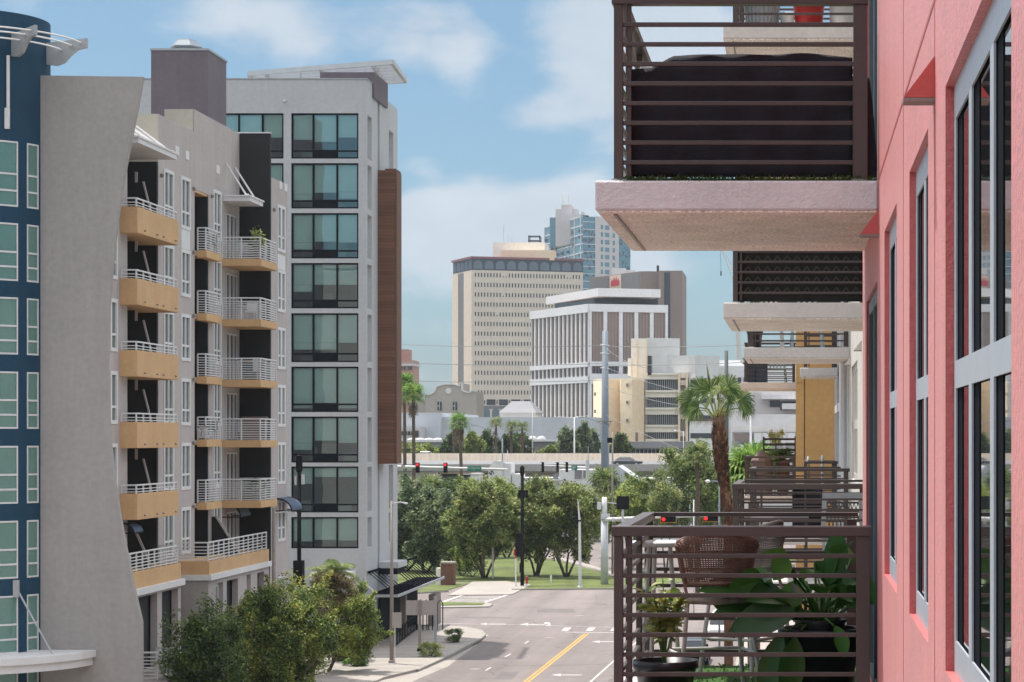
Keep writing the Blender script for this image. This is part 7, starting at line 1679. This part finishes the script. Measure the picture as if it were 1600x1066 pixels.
# ---------- wicker bar chairs
def strand_surface(P, nu, nv, ru, rv, mb1, mb2, wave=.004):
    for j in range(nv+1):
        v = j/nv; pts = []
        for i in range(nu*2+1):
            u = i/(nu*2); p, n_ = P(u,v); pts.append(p+n_*wave*(1 if (i+j)%2 else -1))
        mb1.tube(pts, rv, 4, False)
    for i in range(nu+1):
        u = i/nu; mb2.tube([P(u,q)[0] for q in np.linspace(0,1,9)], ru, 4, False)
def wicker_chair(label, cx, cy, cz, face, w_, h_, m, zs, seat_w=.46, group='wicker bar chairs', seat_off=(0,0)):
    """face = angle of the seat's forward direction; cz = centre height of the backrest; zs = seat height"""
    t = thing('bar_chair', label, 'chair', (cx,cy,lv(-1)+.02), group); c_, s_ = cos(face), sin(face)
    fw = Vector((c_,s_,0)); sd_ = Vector((-s_,c_,0)); O = Vector((cx,cy,cz))
    def P(u,v):
        ww = w_*(.74+.26*v**.8) if v < .72 else w_*(1.0-.35*((v-.72)/.28)**2.2)
        a = (u-.5)*2; p = O+sd_*a*ww/2+fw*(.13*a*a)+Vector((0,0,(v-.5)*h_ - (.17*a*a*h_*max(0,(v-.45)/.55) )))-fw*.03*v
        return p, (-fw+sd_*a*.4).normalized()
    a_, b_ = MB(), MB(); strand_surface(P,30,29,.0036,.0048,a_,b_)
    bk = a_.build('backrest', m, t); b_.build('upright_strand', m, bk)
    rim = MB(); pts = [P(0,q)[0] for q in np.linspace(0,1,8)]+[P(q,1)[0] for q in np.linspace(.08,.92,12)]+[P(1,q)[0] for q in np.linspace(1,0,8)]
    rim.tube(pts,.014,8).tube([P(q,0)[0] for q in np.linspace(0,1,10)],.014,8).build('rim', m, bk)
    sc = O+fw*(.24+seat_off[0])+sd_*seat_off[1]; sc.z = zs
    s1, s2 = MB(), MB()
    def Q(u,v): a = (u-.5)*2; b2 = (v-.5)*2; q2 = max(0,1-abs(a)**4*.12); return sc+sd_*a*seat_w/2*(1-.08*b2)+fw*b2*seat_w/2*q2+Vector((0,0,-.012*(1-a*a))), Vector((0,0,1))
    strand_surface(Q,26,26,.006,.008,s1,s2,.005); st = s1.build('seat', M['wickersun'], t); s2.build('seat_strand', M['wickersun'], st)
    rr_ = MB(); rr_.tube([Q(0,0)[0],Q(.5,0)[0],Q(1,0)[0],Q(1,.5)[0],Q(1,1)[0],Q(.5,1)[0],Q(0,1)[0],Q(0,.5)[0],Q(0,0)[0]],.022,8).build('seat_rim', M['wickersun'], st)
    for a in (-1,1):
        for b2 in (-1,1):
            p0 = sc+sd_*a*seat_w*.42+fw*b2*seat_w*.40; p1 = sc+sd_*a*seat_w*.55+fw*b2*seat_w*.52; p1.z = lv(-1)+.019
            MB().tube([p0,p1],.0145,10).build('leg', M['offwhite'], t)
        e = sc-fw*seat_w*.40+sd_*a*seat_w*.42; rr2 = P(0 if a < 0 else 1,.12)[0]; MB().tube([e,rr2,P(0 if a < 0 else 1,.55)[0]],.012,8).build('back_support', m, t)
    ft = MB(); zz_ = lv(-1)+.26; q = [sc+sd_*a*seat_w*.515+fw*b2*seat_w*.485 for a,b2 in ((-1,-1),(1,-1),(1,1),(-1,1))]
    for p in q: p.z = zz_
    for i in range(4): ft.tube([q[i],q[(i+1)%4]],.010,8)
    ft.build('foot_rest', M['offwhite'], t)
    return t
wicker_chair('brown wicker bar chair with its woven back to the railing, nearest in the near balcony', X(1126,14.05), 14.05, Z(868,14.05), pi/2+.25, .53, .345, M['wicker'], Z(933,14.3))
wicker_chair('grey sunlit wicker bar chair turned sideways behind the brown one', X(1212,15.25), 15.2, Z(858,15.2), pi*.80, .44, .36, M['wickersun'], Z(925,15.2), .42)
# ---------- high table
xt, yt_ = X(1030,15.3), 15.30; t = thing('bar_table', 'round white topped high table at the street corner of the near balcony', 'table', (xt,yt_,lv(-1)+.018))
MB().lathe((xt,yt_,Z(849,15.3)-.02),[(.02,0),(.19,0),(.20,.01),(.20,.028),(.19,.035),(.02,.035)],28).build('table_top', M['trim'], t)
for a in (.5,2.6,4.4): MB().tube([(xt+.08*cos(a),yt_+.08*sin(a),Z(850,15.3)-.02),(xt+.15*cos(a),yt_+.13*sin(a),lv(-1)+.019)],.015,8).build('leg', M['offwhite'], t)
# ---------- grey cast metal patio chair with pierced back, second lower balcony
yc = 26.6; z = lv(-1); t = thing('patio_chair', 'grey cast metal patio chair with a pierced lattice back on the second lower balcony', 'chair', (.5,yc,z))
x0, x1 = X(1283,yc), X(1350,yc)
f = MB(); zt_ = Z(771,yc); f.yprism([(x0,z+.42),(x0+.035,z+.42),(x0+.06,zt_-.07),(x1-.06,zt_-.07),(x1-.035,z+.42),(x1,z+.42),(x1-.01,zt_),(x0+.02,zt_)],yc-.02,yc+.02); f.build('backrest', M['steel'], t, bevel=.006)
b = MB()
for i in range(9):
    xx = x0+.07+i*(x1-x0-.14)/8; 
    for s2 in (-1,1): b.tube([(xx+.0,yc,z+.45),(xx+.028*s2,yc,z+.58),(xx-.028*s2,yc,z+.72),(xx,yc,zt_-.10)],.006,5)
b.bar((x0+.03,yc,z+.46),(x1-.03,yc,z+.46),.02,.03).bar((x0+.05,yc,z+.66),(x1-.05,yc,z+.66),.015,.02)
b.build('lattice', M['brown'], t); MB().box(x0-.02,x1+.0,yc+.03,yc+.5,z+.40,z+.435).build('seat', M['steel'], t, bevel=.01)
for xx in (x0+.02,x1-.05):
    for yy in (yc,yc+.45): MB().box(xx,xx+.03,yy,yy+.03,z+.001,z+.40).build('leg', M['steel'], t)
    MB().bar((xx+.015,yc,z+.66),(xx+.015,yc+.45,z+.64),.04,.025).build('arm', M['steel'], t)
# low tables / grills
def small_table(label, x, y, z, w_, d_, h_, m='brown'):
    t = thing('patio_table', label, 'table', (x,y,z)); MB().box(x-w_/2,x+w_/2,y-d_/2,y+d_/2,z+h_-.03,z+h_).build('table_top', M[m], t, bevel=.006)
    for a in (-1,1):
        for b2 in (-1,1): MB().box(x+a*(w_/2-.03)-.015,x+a*(w_/2-.03)+.015,y+b2*(d_/2-.03)-.015,y+b2*(d_/2-.03)+.015,z+.001,z+h_-.031).build('leg', M[m], t)
small_table('dark low patio table on the second lower balcony', -.25, 26.9, lv(-1), .75, .6, .66)
small_table('dark patio table on the third lower balcony', -.25, 39.0, lv(-1), .8, .6, .74)
t = thing('grill', 'covered dark grill on the third lower balcony', 'grill', (.15,39.3,lv(-1))); MB().box(-.1,.42,39.1,39.6,lv(-1)+.001,lv(-1)+.72).build('cover', M['cloth'], t, bevel=.05); MB().tube([(.0,39.0,lv(-1)+.74),(.32,39.0,lv(-1)+.74)],.02,6).build('handle', M['steel'], t)
# fourth level items
t = thing('covered_umbrella', 'brown pointed furniture cover on the balcony left of the ochre block', 'cover', (-1.0,63.2,lv(-1))); MB().lathe((-1.0,63.2,lv(-1)+.001),[(.30,0),(.30,.95),(.16,1.12),(.03,1.25)],10).build('cover', M['covertan'], t)
sh = thing('plant_shelf', 'tall dark slatted plant shelf on the balcony left of the ochre block', 'shelf', (-.6,64.2,lv(-1)))
b = MB()
for k in range(10): b.box(-.95,-.1,64.1,64.14,lv(-1)+.15+.15*k,lv(-1)+.21+.15*k)
b.build('slat', M['brown'], sh)
for xx in (-.98,-.10): MB().box(xx,xx+.05,64.05,64.2,lv(-1)+.001,lv(-1)+1.6).build('post', M['brown'], sh)
p1 = pot('brown pot with a leafy shrub on the balcony left of the ochre block', -.42, 63.4, lv(-1), .16, .2, .95, M['wicker'])
for (x,y,z,rr2,hh,nn,lab,mm) in ((-.42,63.4,lv(-1)+1.0,.42,.35,2200,'leafy green shrub in the tall brown pot','tree_dark'),(-.62,64.5,lv(-1)+1.45,.22,.50,1200,'small conifer like plant above the slatted shelf','plantlime'),(-.72,38.3,lv(0)+.35,.14,.55,900,'bright green climbing plant at the corner of the third upper balcony','plantlime'),(-1.15,63.0,lv(0)+.55,.35,.5,1800,'dark bushy plant on the upper balcony beside the ochre block','tree_dark')):
    q = thing('potted_plant', lab, 'plant', (x,y,z-.3)); pts, cs = crown_points((x,y,z+hh*.3),(rr2,rr2,hh*.6),14,nn,rng,.4,.3,-.8); V, Fc = leaf_quads(pts,.05,rng,.3); mesh_obj('foliage', V, Fc, M[mm], q); MB().tube([(x,y,z-.35),(x,y,z+hh*.2)],.02,5).build('stem', M['bark'], q)
pot('dark pot under the bright climbing plant', -.72, 38.3, lv(0), .11, .13, .3, M['pot']); pot('dark pot of the bushy plant beside the ochre block', -1.15, 63.0, lv(0), .16, .2, .35, M['pot'])
# slatted chairs upstairs
def slat_chair(label, x, y, z, m, w_=.55, h_=.95):
    t = thing('patio_chair', label, 'chair', (x,y,z))
    b = MB()
    for i in range(6): xx = x-w_/2+.04+i*(w_-.08)/5; b.bar((xx,y,z+.42),(x+(xx-x)*1.12,y+.10,z+h_*(1-.06*abs(i-2.5))),.045,.018)
    b.bar((x-w_/2,y+.05,z+.6),(x+w_/2,y+.05,z+.6),.02,.05); b.build('backrest', m, t); MB().box(x-w_/2,x+w_/2,y-.48,y+.02,z+.36,z+.40).build('seat', m, t)
    for a in (-1,1):
        MB().bar((x+a*w_/2,y-.45,z+.001),(x+a*w_/2*.9,y-.40,z+.6),.05,.03).build('leg', m, t); MB().bar((x+a*w_/2*1.1,y+.12,z+.001),(x+a*w_/2*.9,y-.1,z+.5),.05,.03).build('leg', m, t); MB().box(x+a*w_/2-.05,x+a*w_/2+.05,y-.5,y+.05,z+.6,z+.625).build('arm', m, t)
slat_chair('pale blue adirondack chair on the upper balcony beside the ochre block', -.62, 63.2, lv(0), M['paleblue']); slat_chair('white slatted chair on the third upper balcony in front of the ochre wall', .15, 39.0, lv(0), M['paleblue'], .5); slat_chair('white chair at the left of the third upper balcony', -.5, 39.2, lv(0), M['trim'], .45)
for x,lab in ((-1.30,'navy storage box at the left of the upper balcony beside the ochre block'),(-.98,'second navy storage box beside the pale blue adirondack chair')):
    o = MB().box(x-.16,x+.15,62.3,62.8,lv(0)+.001,lv(0)+.50).build('storage_box', M['navy'], bevel=.02); tag(o, lab, 'box'); MB().box(x-.18,x+.17,62.28,62.82,lv(0)+.502,lv(0)+.54).build('lid', M['navy2'], o)
# lantern and rail on the small balcony
o = thing('lantern', 'white candle lantern post on the small balcony before the ochre wall', 'lantern', (.52,49.3,lv(-1))); MB().tube([(.52,49.3,lv(-1)+.001),(.52,49.3,lv(-1)+1.1)],.03,8).build('post', M['trim'], o); MB().lathe((.52,49.3,lv(-1)+1.1),[(.035,0),(.04,.02),(.03,.08),(.01,.1)],10).build('head', M['trim'], o)
o = thing('bracket_lamp', 'small white wall lamp at the corner rail before the ochre wall', 'lamp', (.21,49.1,lv(-1)+1.0)); MB().box(.17,.21,49.02,49.2,lv(-1)+1.071,lv(-1)+1.10).build('bracket', M['trim'], o); MB().lathe((.22,49.1,lv(-1)+1.10),[(.02,0),(.035,.03),(.02,.08)],8).build('shade', M['trim'], o)

# ================================================================ THINGS ON THE TAUPE BLOCK'S BALCONIES
def bz(k): return 22.80-3.055*k
def leafy(label, x, y, z, rr_, hh, n_, m, leaf=.07, pot_=True, cat='plant'):
    q = thing('potted_plant', label, cat, (x,y,z)); pts, cs = crown_points((x,y,z+.35+hh*.5),(rr_,rr_,hh*.55),12,n_,rng,.4,.3,-.9); V, Fc = leaf_quads(pts,leaf,rng,.2,.35); mesh_obj('foliage', V, Fc, M[m], q)
    if pot_: MB().lathe((x,y,z+.001),[(.12,0),(.17,.34),(.15,.34),(.02,.3)],12).build('pot', M['bronze'], q)
    MB().tube([(x,y,z+.3),(x,y,z+.35+hh*.5)],.015,5).build('stem', M['bark'], q)
leafy('tall yellow green bamboo like plant at the corner of the topmost large white railed balcony',-27.35,116.75,bz(0),.32,1.25,420,'plantlime',.16)
leafy('dark leafy plant behind the railing of the lowest large white railed balcony',-27.6,117.2,bz(4),.40,.75,500,'tree_dark',.12)
leafy('row of potted herbs on the long terrace of the taupe block',-27.85,113.2,zT+.1,.30,.5,300,'tree_dark',.10); 
leafy('reddish potted plant at the far end of the long terrace',-27.85,118.6,zT+.1,.35,.55,300,'wispy',.10)
def bal_chair(label, x, y, z, m):
    t = thing('balcony_chair', label, 'chair', (x,y,z)); MB().box(x-.26,x+.26,y-.25,y+.25,z+.40,z+.46).build('seat', m, t); MB().box(x-.26,x+.26,y+.20,y+.26,z+.46,z+.92).build('backrest', m, t)
    for a in (-.23,.20):
        for b2 in (-.22,.19): MB().box(x+a,x+a+.03,y+b2,y+b2+.03,z+.001,z+.40).build('leg', m, t)
bal_chair('grey chair with a high back on the topmost large white railed balcony',-28.4,117.6,bz(0),M['steel']); bal_chair('second chair facing it on the topmost large white railed balcony',-27.7,118.2,bz(0),M['bronze'])
bal_chair('white chair on the second large white railed balcony from the top',-27.9,117.5,bz(1),M['trim']); bal_chair('grey chair on the narrow topmost white railed balcony',-28.85,113.2,bz(0)+.05,M['steel'])
bal_chair('grey chair on the fourth narrow white railed balcony',-28.85,113.3,bz(3)+.05,M['steel'])
t = thing('sofa','brown upholstered sofa back on the fourth large white railed balcony','sofa',(-28,118.9,bz(3))); MB().box(-28.7,-27.35,118.7,118.95,bz(3)+.35,bz(3)+1.22).build('backrest', M['covertan'], t, bevel=.06); MB().box(-28.7,-27.35,118.0,118.69,bz(3)+.001,bz(3)+.45).build('seat', M['covertan'], t, bevel=.05)
tw_ = MB().box(-27.55,-27.25,116.40,116.43,bz(2)+.45,bz(2)+1.12).build('towel', M['trim'], bevel=.01); tag(tw_,'white towel hung over the railing of the third large balcony','towel')
bal_chair('small blue grey chair on the third large white railed balcony',-28.1,118.0,bz(2),M['navy'])
t = thing('balcony_table','round white table on the second large white railed balcony','table',(-28.5,118.3,bz(1))); MB().lathe((-28.5,118.3,bz(1)+.001),[(.22,0),(.03,.05),(.03,.68),(.36,.70),(.36,.73),(.02,.73)],14).build('table_top', M['trim'], t)
t = thing('balcony_table','low grey table on the lowest large white railed balcony','table',(-28.3,117.9,bz(4))); MB().lathe((-28.3,117.9,bz(4)+.001),[(.22,0),(.03,.05),(.03,.55),(.36,.57),(.36,.60),(.02,.60)],14).build('table_top', M['steel'], t)
# ================================================================ AIR
hz = MB().box(-900,700,-40,1600,-1,150).build('haze', bpy.data.materials.new('haze_air')); hz['kind'] = 'stuff'
hm = hz.data.materials[0]; hm.use_nodes = True; nt = hm.node_tree; nt.nodes.clear(); n, l = NT(nt)
o_ = n('OutputMaterial'); pv2 = n('VolumePrincipled'); pv2.inputs['Density'].default_value = HAZE; pv2.inputs['Color'].default_value = (.86,.92,1,1); pv2.inputs['Anisotropy'].default_value = .2
l(pv2.outputs[0], o_.inputs['Volume'])
